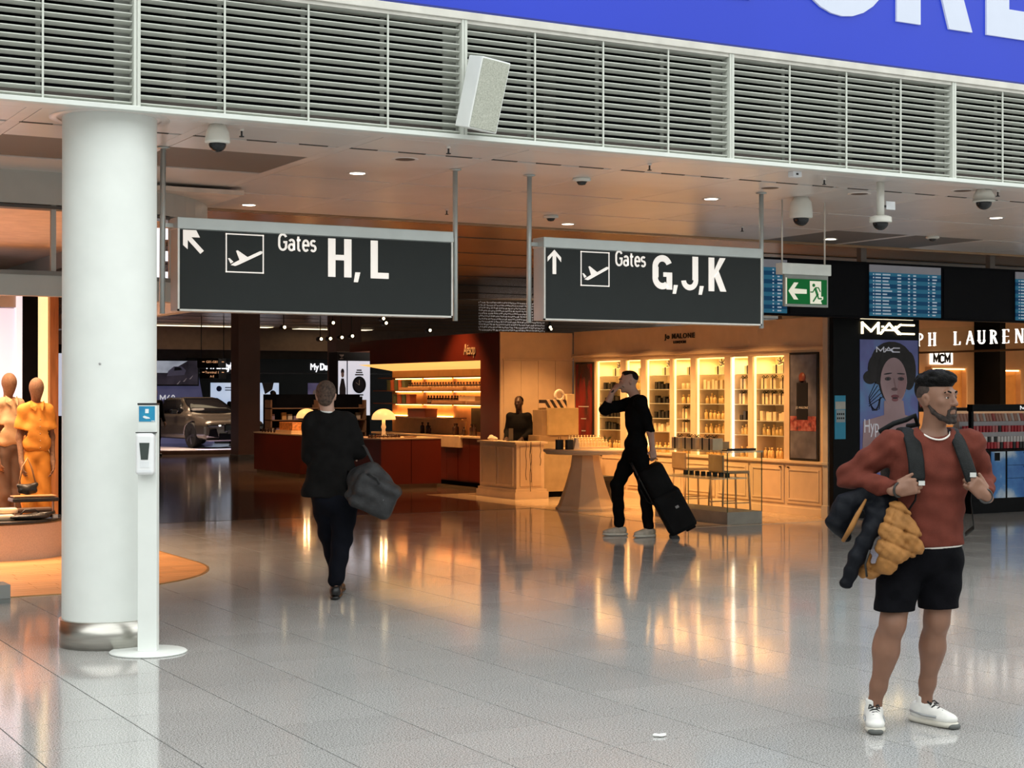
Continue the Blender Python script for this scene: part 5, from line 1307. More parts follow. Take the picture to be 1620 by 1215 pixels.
bw_ = struct(MB().box(16.5, 26, 20.5, 20.6, 0, 3.4).build('wall_fashion', M_SHOPW)); struct(MB().box(16.5, 26, 16.9, 20.6, 2.95, 3.0).build('ceiling_fashion', mat('shop_wall_tan2', (.55, .34, .19), .4)))
struct(MB().box(26, 26.1, 15.6, 20.6, 0, 3.4).build('wall_fashion_end', M_SHOPW))
struct(MB().box(22.8, 26, 15.6, 15.75, 0, 3.45).build('wall_fashion_front', M_PB))
for k, (u0, u1, z0, z1, l) in enumerate(((19.62, 20.4, .95, 2.07, 'amber lit wall niche behind the young man head'), (20.97, 21.7, 1.3, 2.05, 'amber lit wall niche near the right edge'))):
    n = thing('lit_niche', l, 'niche', (u0, 20.495, z0)); w = u1 - u0; h = z1 - z0
    MB().box(0, w, -.03, -.0, 0, h).build('back', M_NICHEO, n); MB().box(-.03, w + .03, -.14, 0, -.03, 0).build('sill', M_SHOPW, n); MB().box(-.03, 0, -.14, 0, 0, h).build('jamb', M_SHOPW, n); MB().box(w, w + .03, -.14, 0, 0, h).build('jamb', M_SHOPW, n)
    MB().box(-.03, w + .03, -.14, 0, h, h + .03).build('head', M_SHOPW, n); MB().box(0, w, -.10, -.08, h - .02, h).build('led_strip', mat('niche_led', (1, .75, .4), .4, emit=7, ecol=(1, .62, .25)), n)
ms = thing('brand_sign', 'small backlit sign with three black letters on the tan wall', 'sign', (19.68, 20.5, 2.14))
MB().box(0, .52, -.03, -.01, 0, .2).build('light_board', mat('mcm_glow', (1, .93, .85), .4, emit=1.6, ecol=(1, .9, .8)), ms); stroke_text('lettering', 'MCM', .135, .036, M_BLK, ms, (.075, -.045, .03), gap=.22, d=.012)
struct(MB().box(20.73, 20.86, 19.9, 20.5, 0, 3.0).build('wall_fashion_post', M_BLACK))
for k, (u, v) in enumerate(((17.4, 18.5), (18.3, 18.2), (19.1, 18.6), (20.2, 18.3), (21.4, 18.6))):
    t = thing('track_spot', 'ceiling spot in the tan fashion shop, number %s from the totem' % ('one', 'two', 'three', 'four', 'five')[k], 'spotlight', (u, v, 2.95), group='ceiling spots of the fashion shop'); MB().cyl((0, 0, -.10), .05, .1, 14).build('can', M_SHOPW, t); MB().lathe([(.045, -.101), (0, -.103)], n=14, cap=False).build('lamp', M_LAMP, t)
dt = thing('bag_table', 'black bag table behind the make-up counter', 'table', (17.9, 18.85, 0)); MB().box(-.6, 1.6, -.2, .3, 1.36, 1.42, .004).build('top', M_PB, dt)
for x in (-.5, 1.5): MB().box(x - .03, x + .03, -.1, .2, 0, 1.36).build('leg', M_PB, dt)
fb_ = thing('fur_bag', 'brown heart shaped fur bag above the make-up counter', 'bag', (18.42, 18.80, 1.42)); b = SDF(.03); b.ell((-.06, 0, .16), (.09, .05, .10)).ell((.07, 0, .16), (.09, .05, .10)).ell((0, 0, .09), (.10, .05, .09)); mob('body', b.mesh('fur_bag', .015), mat('fur_brown', (.22, .11, .06), .8, var=.3, scale=30, bump=.6, bscale=50), fb_); MB().lathe([(.09, 0), (.09, .02)], n=14).build('foot', mat('step_grey', (.42, .40, .42), .4), fb_)
hb2 = thing('patterned_bag', 'dark red patterned handbag above the make-up counter', 'handbag', (17.80, 18.80, 1.42)); MB().box(-.12, .12, -.06, .06, 0, .2, .02).build('body', ramp_mat('bag_pattern', [(.45, (.02, .01, .01)), (.55, (.30, .08, .06))], scale=25, rough=.4), hb2); MB().tube([(-.07, 0, .19), (-.05, 0, .27), (.05, 0, .27), (.07, 0, .19)], .01, 6).build('handle', M_BLK, hb2)
# ================================================================== FAR CONCOURSE: CAR DISPLAY, DUTY FREE WALL, PILLARS, CEILING SPOTS
M_PIL = mat('pillar_brown', (.22, .12, .085), .5, var=.04, scale=2)
pl2 = thing('square_pillar', 'brown square pillar between the car and the duty free wall', 'column', (13.6, 38.0, 0)); MB().box(0, .56, 0, .56, .12, 3.62).build('shaft', M_PIL, pl2); MB().box(-.02, .58, -.02, .58, 0, .12).build('base', M_STEEL, pl2)
pk = thing('square_pillar', 'brown square pillar behind the red bay roof', 'column', (16.2, 38.0, 0)); MB().box(0, .7, 0, .56, .12, 3.62).build('shaft', M_PIL, pk); MB().box(-.02, .72, -.02, .58, 0, .12).build('base', M_STEEL, pk)
DV = 49.5
M_DF = mat('dutyfree_black', (.008, .008, .01), .35)
struct(MB().box(11, 34, DV + .1, DV + .2, 0, 3.62).build('wall_dutyfree', mat('dutyfree_wall', (.11, .075, .055), .5)))
df = thing('dutyfree_front', 'black duty free shop front with glowing white lettering and lit screens', 'shop front', (11, DV, 0))
MB().box(5.0, 14, 0, .1, 0, 2.75).build('panel', M_DF, df); MB().box(5.0, 14, -.05, 0, 2.26, 2.30).build('rail', mat('rail_grey2', (.2, .2, .22), .4), df)
M_DFW = mat('dutyfree_white', (.95, .95, 1), .4, var=0, emit=1.5, ecol=(.95, .95, 1))
for x in (5.62, 9.17):
    text('my_lettering', 'My', .31, M_DFW, df, (x, -.03, 2.40), depth=.03, align='LEFT', xs=.80); text('dutyfree_lettering', 'DutyFree', .31, M_DFW, df, (x + .345, -.03, 2.40), depth=.03, bold=.009, align='LEFT', xs=.74)
M_DSC = ramp_mat('df_screen', [(.3, (.42, .55, .78)), (.5, (.62, .72, .9)), (.8, (.85, .88, .97))], scale=.9, rough=.3, emit=.75)
for x0, x1, z0, l in ((5.78, 7.0, .25, 'a'), (7.05, 8.08, .25, 'b')): MB().box(x0, x1, -.03, 0, z0, 1.97).build('lit_screen', M_DSC, df)
MB().lathe([(0, -.04), (.09, -.04), (.09, -.03)], (6.05, 0, 1.78), 14, axis='y').build('screen_mark', mat('screen_navy', (.02, .06, .25), .4), df); MB().box(6.25, 6.7, -.036, -.03, 1.80, 1.83).build('screen_line', mat('screen_navy', (.02, .06, .25), .4), df); MB().box(6.25, 6.6, -.036, -.03, 1.72, 1.75).build('screen_line', mat('screen_navy', (.02, .06, .25), .4), df)
MB().prism([(7.5, 1.97), (7.9, 1.97), (7.85, 1.75), (7.6, 1.6)], -.036, -.03).build('screen_wing', mat('wing_brown', (.16, .13, .12), .5), df)
po = MB().box(9.1, 10.1, -.03, 0, .5, 1.97).build('portrait_poster', ramp_mat('df_poster', [(.3, (.04, .03, .09)), (.7, (.20, .16, .28))], scale=1.2, rough=.3, emit=.5), df)
m = MB(); disc(m, 9.35, 1.62, .09, .13, -.036, 14); m.build('face_print', mat('print_face2', (.35, .25, .22), .5, emit=.2), po); m = MB(); m.prism([(9.15, .6), (9.6, .6), (9.62, 1.3), (9.45, 1.48), (9.25, 1.48), (9.12, 1.3)], -.034, -.031); m.build('coat_print', mat('print_coat', (.02, .02, .03), .5), po)
m = MB(); m.box(9.15, 9.5, -.034, -.031, .85, .9); m.build('caption', mat('print_white', (.62, .62, .68), .5, emit=.2), po)
# car stand: blue wall, screen, low stage, car
cwall = thing('car_stand_wall', 'blue violet stand wall with white lettering behind the car', 'partition', (13.0, 48.5, 0))
m = MB(); m.prism([(0, 0), (3.6, 0), (3.25, 1.2), (3.05, 2.22), (0, 2.22)], 0, .08); m.build('panel', ramp_mat('stand_violet', [(.3, (.09, .09, .20)), (.7, (.17, .17, .33))], scale=.8, rough=.5, emit=.35), cwall)
text('lettering', 'M60', .36, mat('stand_white', (.8, .8, .85), .4, emit=.6), cwall, (1.8, -.012, 1.34), depth=.01, align='LEFT', xs=.8)
tv = thing('wall_screen', 'black framed screen showing a driving car above the stand wall', 'screen', (14.3, 48.35, 1.86)); MB().box(0, 1.72, 0, .08, 0, .82, .01).build('bezel', M_GLOSSBLACK, tv)
sc_ = MB().box(.04, 1.68, -.006, 0, .04, .78).build('picture', ramp_mat('tv_picture', [(.3, (.010, .008, .012)), (.7, (.035, .028, .04))], scale=2, rough=.2, emit=.7), tv)
MB().prism([(.05, .40), (.7, .40), (1.05, .60), (1.35, .77), (.05, .77)], -.009, -.006).build('filmed_sky', ramp_mat('film_sky', [(.3, (.20, .22, .27)), (.7, (.50, .53, .60))], scale=1.5, rough=.3, emit=.7), sc_)
m = MB(); m.prism([(.70, .30), (1.25, .34), (1.30, .48), (1.16, .60), (.92, .60), (.74, .46)], -.012, -.009); fc = m.build('filmed_car', mat('film_car', (.10, .09, .14), .4, emit=.3), sc_); m = MB(); m.prism([(.92, .47), (1.18, .49), (1.12, .58), (.94, .58)], -.014, -.012); m.build('filmed_window', mat('film_glass', (.02, .03, .05), .3), fc)
for k in range(3): MB().prism([(1.0 + k * .2, .05 + k * .08), (1.05 + k * .2, .05 + k * .08), (1.13 + k * .2, .16 + k * .08), (1.11 + k * .2, .16 + k * .08)], -.009, -.006).build('filmed_line', mat('film_line', (.3, .25, .28), .4, emit=.3), sc_)
stg = thing('car_stage', 'low brown stage edge with glowing floor under the car', 'stage', (14.2, 44.6, 0)); m = MB(); m.lathe([(3.05, 0), (3.05, .10)], n=40, smooth=False); m.build('stage_body', mat('stage_brown', (.2, .11, .07), .4), stg); MB().lathe([(3.0, .10), (3.0, .115), (0, .115)], n=40).build('stage_floor', mat('stage_floor', (.42, .40, .48), .12, var=.03), stg)
MB().box(-2.2, -1.2, -2.2, 1.2, .115, .12).build('floor_light', mat('floor_light', (.7, .65, .9), .4, emit=1.0, ecol=(.75, .7, 1)), stg); MB().box(-.3, 1.2, -2.75, -2.3, .115, .12).build('floor_light', mat('floor_light', (.7, .65, .9), .4, emit=1.0, ecol=(.75, .7, 1)), stg)
car = thing('car', 'bronze grey saloon car on the low stage', 'car', (14.82, 44.9, .122), RAD(-82.5))
M_CAR = mat('car_paint', (.23, .195, .165), .25, .7, var=.03, coat=.6)
def car_post(x, y, z, d):
    for wx in (1.45, -1.5):
        w = np.sqrt((x - wx) ** 2 + (z - .35) ** 2) - .39
        w = np.maximum(w, .62 - np.abs(y)); d = np.maximum(d, -w)
    return np.maximum(d, .2 - z)
b = SDF(.09)
b.rbox((0, 0, .49), (2.42, .92, .26), .16); b.rbox((-.55, 0, .80), (1.72, .88, .14), .12)
b.rbox((1.50, 0, .775), (.90, .80, .085), .07, R=rotm(0, 9, 0)); b.rbox((-1.85, 0, .93), (.5, .78, .08), .07)
b.rbox((-.42, 0, 1.22), (.66, .55, .17), .14, k=.14); b.chain([(.20, -.50, 1.27), (1.0, -.62, .93)], [.06, .06], k=.10); b.chain([(.20, .50, 1.27), (1.0, .62, .93)], [.06, .06], k=.10); b.rbox((.55, 0, 1.09), (.58, .55, .06), .05, R=rotm(0, 24, 0), k=.10); b.rbox((-1.28, 0, 1.10), (.60, .54, .07), .06, R=rotm(0, -18, 0), k=.12); b.rbox((-.3, 0, 1.02), (1.15, .70, .10), .09, k=.12)
mob('body', b.mesh('car_body', .03, car_post), M_CAR, car)
M_CARG = mat('car_glass', (.012, .012, .014), .06)
def shell(name, grid, th):
    """grid: rows of points; thick glass panel"""
    r, c = len(grid), len(grid[0]); vs = [p for row in grid for p in row]; n = len(vs); vs += [(p[0] - th[0], p[1] - th[1], p[2] - th[2]) for p in vs]
    fs = []
    for i in range(r - 1):
        for j in range(c - 1):
            a_ = i * c + j; fs += [(a_, a_ + 1, a_ + c + 1, a_ + c), (n + a_, n + a_ + c, n + a_ + c + 1, n + a_ + 1)]
    edge = [j for j in range(c)] + [i * c + c - 1 for i in range(1, r)] + [(r - 1) * c + j for j in range(c - 2, -1, -1)] + [i * c for i in range(r - 2, 0, -1)]
    fs += [(edge[k], edge[(k + 1) % len(edge)], n + edge[(k + 1) % len(edge)], n + edge[k]) for k in range(len(edge))]
    return MB().add(vs, fs, True).build(name, M_CARG, car)
shell('windscreen', [[(1.04 - .80 * t_ + .10 * (1 - u_ * u_), u_ * (.68 - .16 * t_), .99 + .39 * t_ + .03 * math.sin(t_ * PI)) for u_ in [-1 + i * .25 for i in range(9)]] for t_ in (0, .25, .5, .75, 1)], (.06, 0, .06))
for s_ in (-1, 1): shell('side_window', [[(.62 - 1.85 * w_ if t_ == 0 else .62 - 1.85 * w_ + t_ * (-.50 + .85 * w_), s_ * (.80 - .19 * t_), 1.0 + .33 * t_) for w_ in [i * .2 for i in range(6)]] for t_ in (0, .5, 1)], (0, s_ * .10, .0))
for s_ in (-1, 1):
    MB().box(.45, .62, s_ * .98 - .09, s_ * .98 + .09, .93, 1.06, .03).build('mirror', M_GLOSSBLACK, car)
    MB().box(2.20, 2.44, s_ * .60 - .25, s_ * .60 + .25, .585, .665, .03).build('headlight', mat('headlight', (.03, .03, .03), .1), car)
    MB().cbox((2.435, s_ * .5, .63), (.02, .05, .03)).build('light_dot', M_LAMP, car)
    MB().prism([(s_ * .52, .30), (s_ * .82, .34), (s_ * .78, .52), (s_ * .60, .55)], 2.38, 2.44, 'yz').build('air_intake', M_BLACK, car)
    for wx in (1.45, -1.5):
        w = MB().lathe([(.34, -.11), (.355, -.08), (.355, .08), (.34, .11), (.25, .11)], (wx, s_ * .80, .35), 28, axis='y').build('wheel', mat('tyre', (.015, .015, .015), .7), car)
        m = MB(); m.lathe([(0, s_ * .115), (.05, s_ * .115), (.05, s_ * .10)], (wx, s_ * .80, .35), 12, axis='y')
        for q in range(5):
            a = q * 2 * PI / 5; c, s2 = math.cos(a), math.sin(a)
            m.add([(wx + c * .04 - s2 * .03, s_ * .92, .35 + s2 * .04 + c * .03), (wx + c * .26 - s2 * .04, s_ * .91, .35 + s2 * .26 + c * .04), (wx + c * .26 + s2 * .04, s_ * .91, .35 + s2 * .26 - c * .04), (wx + c * .04 + s2 * .03, s_ * .92, .35 + s2 * .04 - c * .03), (wx + c * .15, s_ * .89, .35 + s2 * .15)], [(0, 1, 2, 3), (0, 4, 1), (2, 4, 3), (1, 4, 2), (3, 4, 0)])
        m.build('rim', mat('rim_dark', (.12, .11, .11), .3, .8), w)
for y0, y1 in ((-.36, -.02), (.02, .36)): MB().box(2.36, 2.45, y0, y1, .44, .68, .04).build('grille', M_GLOSSBLACK, car)
MB().box(2.40, 2.45, -.5, .5, .24, .42, .02).build('lower_grille', M_BLACK, car); MB().box(2.445, 2.455, -.26, .26, .40, .50).build('number_plate', mat('plate_dark', (.05, .045, .04), .3), car)
MB().box(2.30, 2.46, -.85, .85, .20, .235, .01).build('front_splitter', mat('splitter', (.30, .27, .33), .3), car)
# hanging direction sign
hs_ = thing('direction_sign', 'small dark hanging direction sign with two panels above the car', 'sign', (13.22, 40.0, 2.02))
for z, a, b_ in ((0.27, 'G01-G81', ''), (0, 'Terminal 1', 'A-E')):
    p = MB().box(0 if z else .08, .76, 0, .05, z, z + .245).build('panel', M_GLOSSBLACK, hs_)
    text('lettering', a, .085, mat('sign_amber', (.75, .42, .25), .4, emit=.7, ecol=(1, .5, .25)), p, (.38, -.006, z + .13), depth=.004)
    if b_: text('lettering', b_, .075, mat('sign_amber', (.75, .42, .25), .4, emit=.7, ecol=(1, .5, .25)), p, (.38, -.006, z + .03), depth=.004)
    for x in (.12, .64): MB().box(x, x + .06, -.004, 0, z + .15, z + .17).build('arrow_mark', mat('sign_amber', (.75, .42, .25), .4, emit=.7, ecol=(1, .5, .25)), p)
for x in (.1, .7): MB().tube([(x, .02, .5), (x, .02, 1.6)], .012, 6).build('rod', M_DARKMETAL, hs_)
# watch totem
wto = thing('watch_totem', 'black totem with a lit watch poster behind the suited man', 'totem', (14.1, 33.0, 0))
MB().box(0, .80, 0, .5, 0, 2.56, .01).build('body', M_DF, wto)
M_LBX = mat('lightbox_white', (.82, .85, .94), .4, var=.03, scale=1.5, emit=.62, ecol=(.84, .87, 1))
f1 = MB().box(.25, .785, -.01, 0, 1.15, 2.36).build('watch_face', M_LBX, wto); f2 = MB().box(.02, .22, -.01, 0, 1.15, 2.36).build('portrait_face', M_LBX, wto)
m = MB(); ring_prism(m, .52, 1.83, .165, .19, .045, -.018, -.012, n=28); m.build('bezel_print', mat('watch_bezel', (.02, .03, .05), .3), f1); m = MB(); disc(m, .52, 1.83, .125, .145, -.016, 20); m.build('dial_print', mat('watch_dial2', (.05, .06, .10), .3), f1)
for a in (-PI / 3, 0.0): MB().prism([(.515, 1.82), (.53, 1.82), (.53 + .09 * math.sin(a), 1.82 + .12 * math.cos(a)), (.515 + .09 * math.sin(a), 1.82 + .12 * math.cos(a))], -.019, -.017).build('hand_print', mat('hand_white', (.9, .9, .9), .4), f1)
for q in range(3):
    for sg in (-1, 1): MB().box(.42 + .02 * q, .62 - .02 * q, -.016, -.012, 1.83 + sg * (.21 + q * .05), 1.83 + sg * (.24 + q * .05)).build('bracelet_print', mat('bracelet_print', (.18, .19, .22), .4), f1)
m = MB(); disc(m, .12, 2.05, .035, .06, -.016, 14); m.build('portrait_print', mat('print_face3', (.28, .19, .16), .5, emit=.15), f2)
m = MB(); m.prism([(.04, 1.15), (.2, 1.15), (.195, 1.75), (.15, 1.97), (.09, 1.97), (.045, 1.75)], -.014, -.012); disc(m, .12, 2.12, .04, .07, -.014, 14); m.build('coat_print', mat('print_coat2', (.06, .06, .08), .5), f2)
m = MB()
for k in range(5): m.tube([(.10, -.008, 2.42), (.10 + (k - 2) * .025, -.008, 2.50)], .004, 4)
m.box(.06, .14, -.01, 0, 2.40, 2.415); m.build('emblem', mat('emblem_grey', (.35, .35, .38), .4), wto)
# ceiling spots over the shops
for k, (u, v, z) in enumerate([(11.69, 30, 2.95), (12.73, 30, 3.06), (12.47, 30, 2.73), (12.67, 30, 2.74), (12.92, 30, 2.77), (13.15, 30, 2.80), (13.84, 30, 3.17), (13.9, 30, 3.08), (14.9, 30, 2.95), (17.8, 30, 3.07), (18.0, 30.3, 3.05)]):
    t = thing('track_spot', 'lit ceiling spot over the red bay, number %s from the left' % ('one', 'three', 'two', 'four', 'five', 'six', 'seven', 'eight', 'nine', 'ten', 'eleven')[k], 'spotlight', (u, v, z), group='ceiling spots over the red bay')
    MB().tube([(0, .05, .05), (0, .05, 3.62 - z)], .01, 6).build('rod', M_DARKMETAL, t); MB().cyl((0, .0, .0), .05, .16, 12, 'y').build('can', M_DARKMETAL, t); MB().lathe([(0, -.004), (.03, -.002)], n=12, cap=False, axis='y').build('lamp', mat('spot_glow', (1, .8, .5), .4, emit=9, ecol=(1, .78, .45)), t)
for k, (u, v, w, l) in enumerate(((15.3, 45.5, 4.0, 'long cream ceiling light panel above the car'), (19.5, 46, 2.5, 'cream ceiling light panel above the duty free front'))):
    t = thing('ceiling_panel_light', l, 'ceiling light', (u, v, 3.60)); MB().box(-w / 2, w / 2, -.3, .3, .0, .018).build('frame', M_BAND, t); MB().box(-w / 2 + .03, w / 2 - .03, -.27, .27, -.008, .0).build('diffuser', mat('panel_cream', (1, .85, .6), .4, emit=2.2, ecol=(1, .8, .5)), t)
struct(MB().box(11, 34, 46.9, 47.0, 2.95, 3.62).build('wall_bulkhead', mat('bulkhead_brown', (.20, .12, .08), .5)))
# hanging curtain of glass beads behind the signs
m = MB(); r_ = random.Random(2)
for i in range(44):
    for j in range(11):
        x = i * .037 + r_.uniform(-.006, .006); z = 2.98 + j * .058 + r_.uniform(-.008, .008); s = .014
        m.add([(x - s, 0, z), (x + s, 0, z), (x, -s, z), (x, s, z), (x, 0, z - s * 1.6), (x, 0, z + s * 1.6)], [(0, 2, 5), (2, 1, 5), (1, 3, 5), (3, 0, 5), (2, 0, 4), (1, 2, 4), (3, 1, 4), (0, 3, 4)])
bead = m.build('bead_curtain', mat('glass_bead', (.80, .80, .84), .12, .1), None, (16.0, 29.9, 0)); tag(bead, 'glittering curtain of glass beads hanging above the red bay', 'bead curtain', kind='stuff')
# litter on the hall floor
sp_ = thing('paper_scrap', 'tiny white paper scrap on the granite floor', 'litter', (4.44, 6.43, 0)); b = SDF(.01); b.ell((0, 0, .008), (.03, .018, .007), rotm(0, 0, 20)).ell((-.03, .012, .009), (.014, .012, .008)); mob('scrap', b.mesh('scrap', .003), mat('paper_white', (.85, .85, .83), .6), sp_); MB().box(-.01, .02, -.01, .0, .012, .0165).build('fold', mat('paper_white', (.85, .85, .83), .6), sp_)
# ================================================================== PEOPLE AND MANNEQUINS
# local frame of every figure: x = picture right, y = away from the camera, z up
YAW = -math.atan2(.4897, .8719)
SKIN_T = mat('skin_tan', (.215, .105, .066), .5, var=.06, scale=9, sss=.08); SKIN_F = mat('skin_fair', (.50, .30, .23), .5, var=.06, scale=9, sss=.08); SKIN_D = mat('skin_deep', (.055, .028, .019), .5, var=.06)
M_EYEW = mat('eye_white', (.75, .72, .68), .25, var=.01); M_IRIS = mat('eye_iris', (.03, .017, .01), .2)
def nrm(v): v = np.array(v, float); return v / np.linalg.norm(v)
def add_head(s, c, yaw=0., pitch=0., roll=0., sc=1., neck=None, face=True, ears=True):
    R = rotm(pitch, roll, yaw)
    T = lambda p: np.array(c) + R @ (np.array(p, dtype=np.float32) * sc)
    E = lambda p, r, k=.02: s.ell(T(p), [x * sc for x in r], R, k)
    E((0, .018, .035), (.074, .094, .088)); E((0, -.026, -.015), (.061, .068, .085), .03); E((0, -.036, -.068), (.047, .050, .047), .025); E((0, -.072, -.098), (.021, .018, .017), .02)
    if face:
        for q in (-1, 1): E((q * .042, -.060, -.015), (.019, .018, .018), .018)
        s.cone(T((-.035, -.082, .030)), T((.035, -.082, .030)), .012 * sc, .012 * sc, .014)
        s.cone(T((0, -.086, .022)), T((0, -.109, -.026)), .008 * sc, .0125 * sc, .008)
        for q in (-1, 1): E((q * .0115, -.098, -.029), (.009, .010, .008), .005)
        E((0, -.089, -.057), (.024, .011, .0065), .005); E((0, -.087, -.069), (.021, .011, .0075), .005)
        for q in (-1, 1): s.sub(T((q * .032, -.100, .008)), [.018 * sc, .016 * sc, .0105 * sc], .008, R)
        for q in (-1, 1): E((q * .031, -.074, .006), (.0135, .0125, .0125), .004)
    if ears:
        for q in (-1, 1):
            E((q * .073, .014, -.004), (.009, .021, .031), .006); E((q * .079, .018, .006), (.008, .017, .020), .005)
            s.sub(T((q * .086, .008, .0)), [.008 * sc, .010 * sc, .016 * sc], .004, R)
    if neck is not None: s.cone(T((0, .012, -.05)), neck, .054 * sc, .060 * sc, .03)
    return R, T
def add_eyes(par, T, R, sc=1., brow=None):
    for q in (-1, 1):
        MB().lathe([(.0128 * math.sin(a) * sc, -.0128 * math.cos(a) * sc) for a in [i * PI / 7 for i in range(8)]], tuple(T((q * .031, -.0742, .0062))), 14).build('eye', M_EYEW, par)
        m = MB(); m.lathe([(0, -.0138 * sc), (.0068 * sc, -.0126 * sc), (.0062 * sc, -.010 * sc)], (0, 0, 0), 12, axis='y'); m.xf(Matrix(R.tolist()).to_4x4()); m.build('iris', M_IRIS, par, tuple(T((q * .031, -.0742, .0062))))
        MB().tube([T((q * .018, -.0835, .0100)), T((q * .031, -.0885, .0128)), T((q * .045, -.0800, .0098))], .0032 * sc, 6).build('eyelid', par.data.materials[0], par)
        if brow: MB().tube([T((q * .016, -.094, .030)), T((q * .032, -.093, .036)), T((q * .050, -.080, .030))], .004, 6, rr=[(.003, .005), (.0035, .005), (.002, .003)]).build('eyebrow', brow, par)
def add_hand(s, w, f, n, curls=(25, 35, 25), sc=1., thumb=(.55, .75, -.25), side=1., tc=20):
    """w wrist, f finger direction, n back-of-hand normal; thumb on the side cross(f, n) * side"""
    f = nrm(f); n = nrm(np.array(n) - np.dot(n, f) * f); t = np.cross(f, n) * side; w = np.array(w, float)
    R = np.stack([f, n, t], 1)
    s.rbox(w + f * .052 * sc, [.046 * sc, .0155 * sc, .040 * sc], .015 * sc, R, .012); s.cone(w - f * .02, w + f * .03 * sc, .026 * sc, .024 * sc, .015)
    for o, b0, ln in ((.030, .090, .95), (.0102, .094, 1.05), (-.0102, .090, .97), (-.029, .080, .78)):
        p = w + (f * b0 + t * o) * sc; a = 0.; r0 = .0092 * sc
        for L_, cu_, r1 in zip((.043, .026, .021), curls, (.0088, .0080, .0070)):
            a += RAD(cu_); q = p + (f * math.cos(a) - n * math.sin(a)) * L_ * ln * sc
            s.cone(p, q, r0, r1 * sc, .0035); p = q; r0 = r1 * sc
    p = w + (f * .022 + t * .034 - n * .006) * sc; d0 = nrm(f * thumb[0] + t * thumb[1] + n * thumb[2]); q = p + d0 * .042 * sc
    s.cone(p, q, .014 * sc, .0105 * sc, .010); d1 = nrm(d0 * math.cos(RAD(tc)) + (f * .8 - n * .6) * math.sin(RAD(tc))); s.cone(q, q + d1 * .030 * sc, .0105 * sc, .0085 * sc, .004)
def lerp(a, b, t): return np.array(a, float) * (1 - t) + np.array(b, float) * t
def shoe(par, ankle, ang, L=.285, um=None, som=None, lm=None, name='shoe', h=.075, res=.007, tongue=True):
    """upper + sole (+ laces); ang: 0 points at the camera, +90 points picture right"""
    a = RAD(ang); f = np.array((math.sin(a), -math.cos(a), 0)); sd = np.array((math.cos(a), math.sin(a), 0)); R = np.stack([f, sd, np.array((0, 0, 1.))], 1)
    g = np.array((ankle[0], ankle[1], 0.)); P = lambda x, y, z: g + f * x + sd * y + np.array((0, 0, z))
    s = SDF(.03); s.ell(P(-.035, 0, .060), (.052, .038, .05), R); s.ell(P(.05, 0, .055), (.085, .042, .042), R); s.ell(P(.135, 0, .045), (.062, .046, .030), R); s.cone(P(-.02, 0, .07), (ankle[0], ankle[1], h + .035), .040, .042)
    u = mob('upper', s.mesh('shoe_upper', res, lambda X, Y, Z, d: np.maximum(np.maximum(d, .022 - Z), Z - (h + .030))), um); u.name = name; u.parent = par
    s = SDF(.02); s.ell(P(-.04, 0, .018), (.062, .042, .024), R); s.ell(P(.05, 0, .016), (.09, .045, .022), R); s.ell(P(.135, 0, .020), (.072, .050, .022), R)
    mob('sole', s.mesh('shoe_sole', res, lambda X, Y, Z, d: np.maximum(np.maximum(d, .001 - Z), Z - .033)), som or um, u)
    if lm:
        for k in range(4):
            x = .115 - k * .026; z = .078 + k * .009
            MB().tube([P(x, -.022, z - .008), P(x + .004, -.008, z + .003), P(x - .004, .010, z + .003), P(x, .024, z - .008)], .0045, 6).build('lace', lm, u)
        MB().tube([P(.03, 0, .108), P(.04, -.022, .116), P(.062, -.028, .103), P(.05, -.008, .106), P(.034, 0, .110), P(.045, .02, .117), P(.066, .026, .104), P(.05, .01, .106)], .0042, 6).build('lace_bow', lm, u)
    return u

# ------------------------------------------------------------------ young man with the backpack
S1 = 320.75
def L1(px, py, y=0.): return ((px - 1440) / S1 * (7.95 + y) / 7.95, y, 1.66 - (py - 621) / S1 * (7.95 + y) / 7.95)
d1 = 7.95; _l = (1440 - 810) / 2550 * d1
PM = (.8719 * _l + .4897 * d1, -.4897 * _l + .8719 * d1, 0)
ym = thing('person', 'young man in rust sweater and black shorts holding his backpack straps', 'person', PM, YAW)
HC = np.array(L1(1483, 632)); NK = np.array((.118, .03, 1.435))
SA, SB = np.array((-.092, .02, 1.400)), np.array((.300, .02, 1.405))
EA, EB = np.array((-.285, .10, 1.240)), np.array((.390, .14, 1.228))
WA, WB = np.array((-.105, -.150, 1.190)), np.array((.326, -.150, 1.163))
HA, HB = np.array((-.035, .03, .86)), np.array((.170, .05, .86))
KA, KB = np.array((-.095, -.03, .525)), np.array((.142, .05, .530))
AA, AB_ = np.array((-.168, .06, .10)), np.array((.108, .155, .10))
s = SDF(.03)
Rh, Th = add_head(s, HC, yaw=38, pitch=-2, neck=NK)
s.cone(SA, SB, .055, .055, .05); s.ell((.105, 0.02, 1.25), (.17, .10, .19), k=.05); s.ell((.085, .02, 1.03), (.15, .10, .2), k=.05); s.ell((.068, .03, .88), (.16, .11, .12), k=.05)
s.chain([SA, EA, WA], [.050, .042, .026]); s.chain([SB, EB, WB], [.050, .042, .026])
for H_, K_, A_, q in ((HA, KA, AA, -1), (HB, KB, AB_, 1)):
    s.chain([H_, lerp(H_, K_, .5), K_], [.085, .078, .062]); m_ = lerp(K_, A_, .32)
    s.chain([K_, m_, lerp(K_, A_, .75), A_], [.056, .058, .038, .033], k=.03); s.ell(lerp(K_, A_, .30) + np.array((.004 * q, .028, 0)), (.058, .050, .12), k=.03); s.ell(K_ + np.array((0, -.036, -.005)), (.035, .026, .045), k=.03)
    s.cone(A_, A_ + np.array((0, 0, -.05)), .032, .028)
add_hand(s, WA, (.93, -.16, .20), (-.05, -.95, .15), curls=(48, 82, 55), thumb=(.95, .35, .05), side=-1, sc=1.0, tc=8)
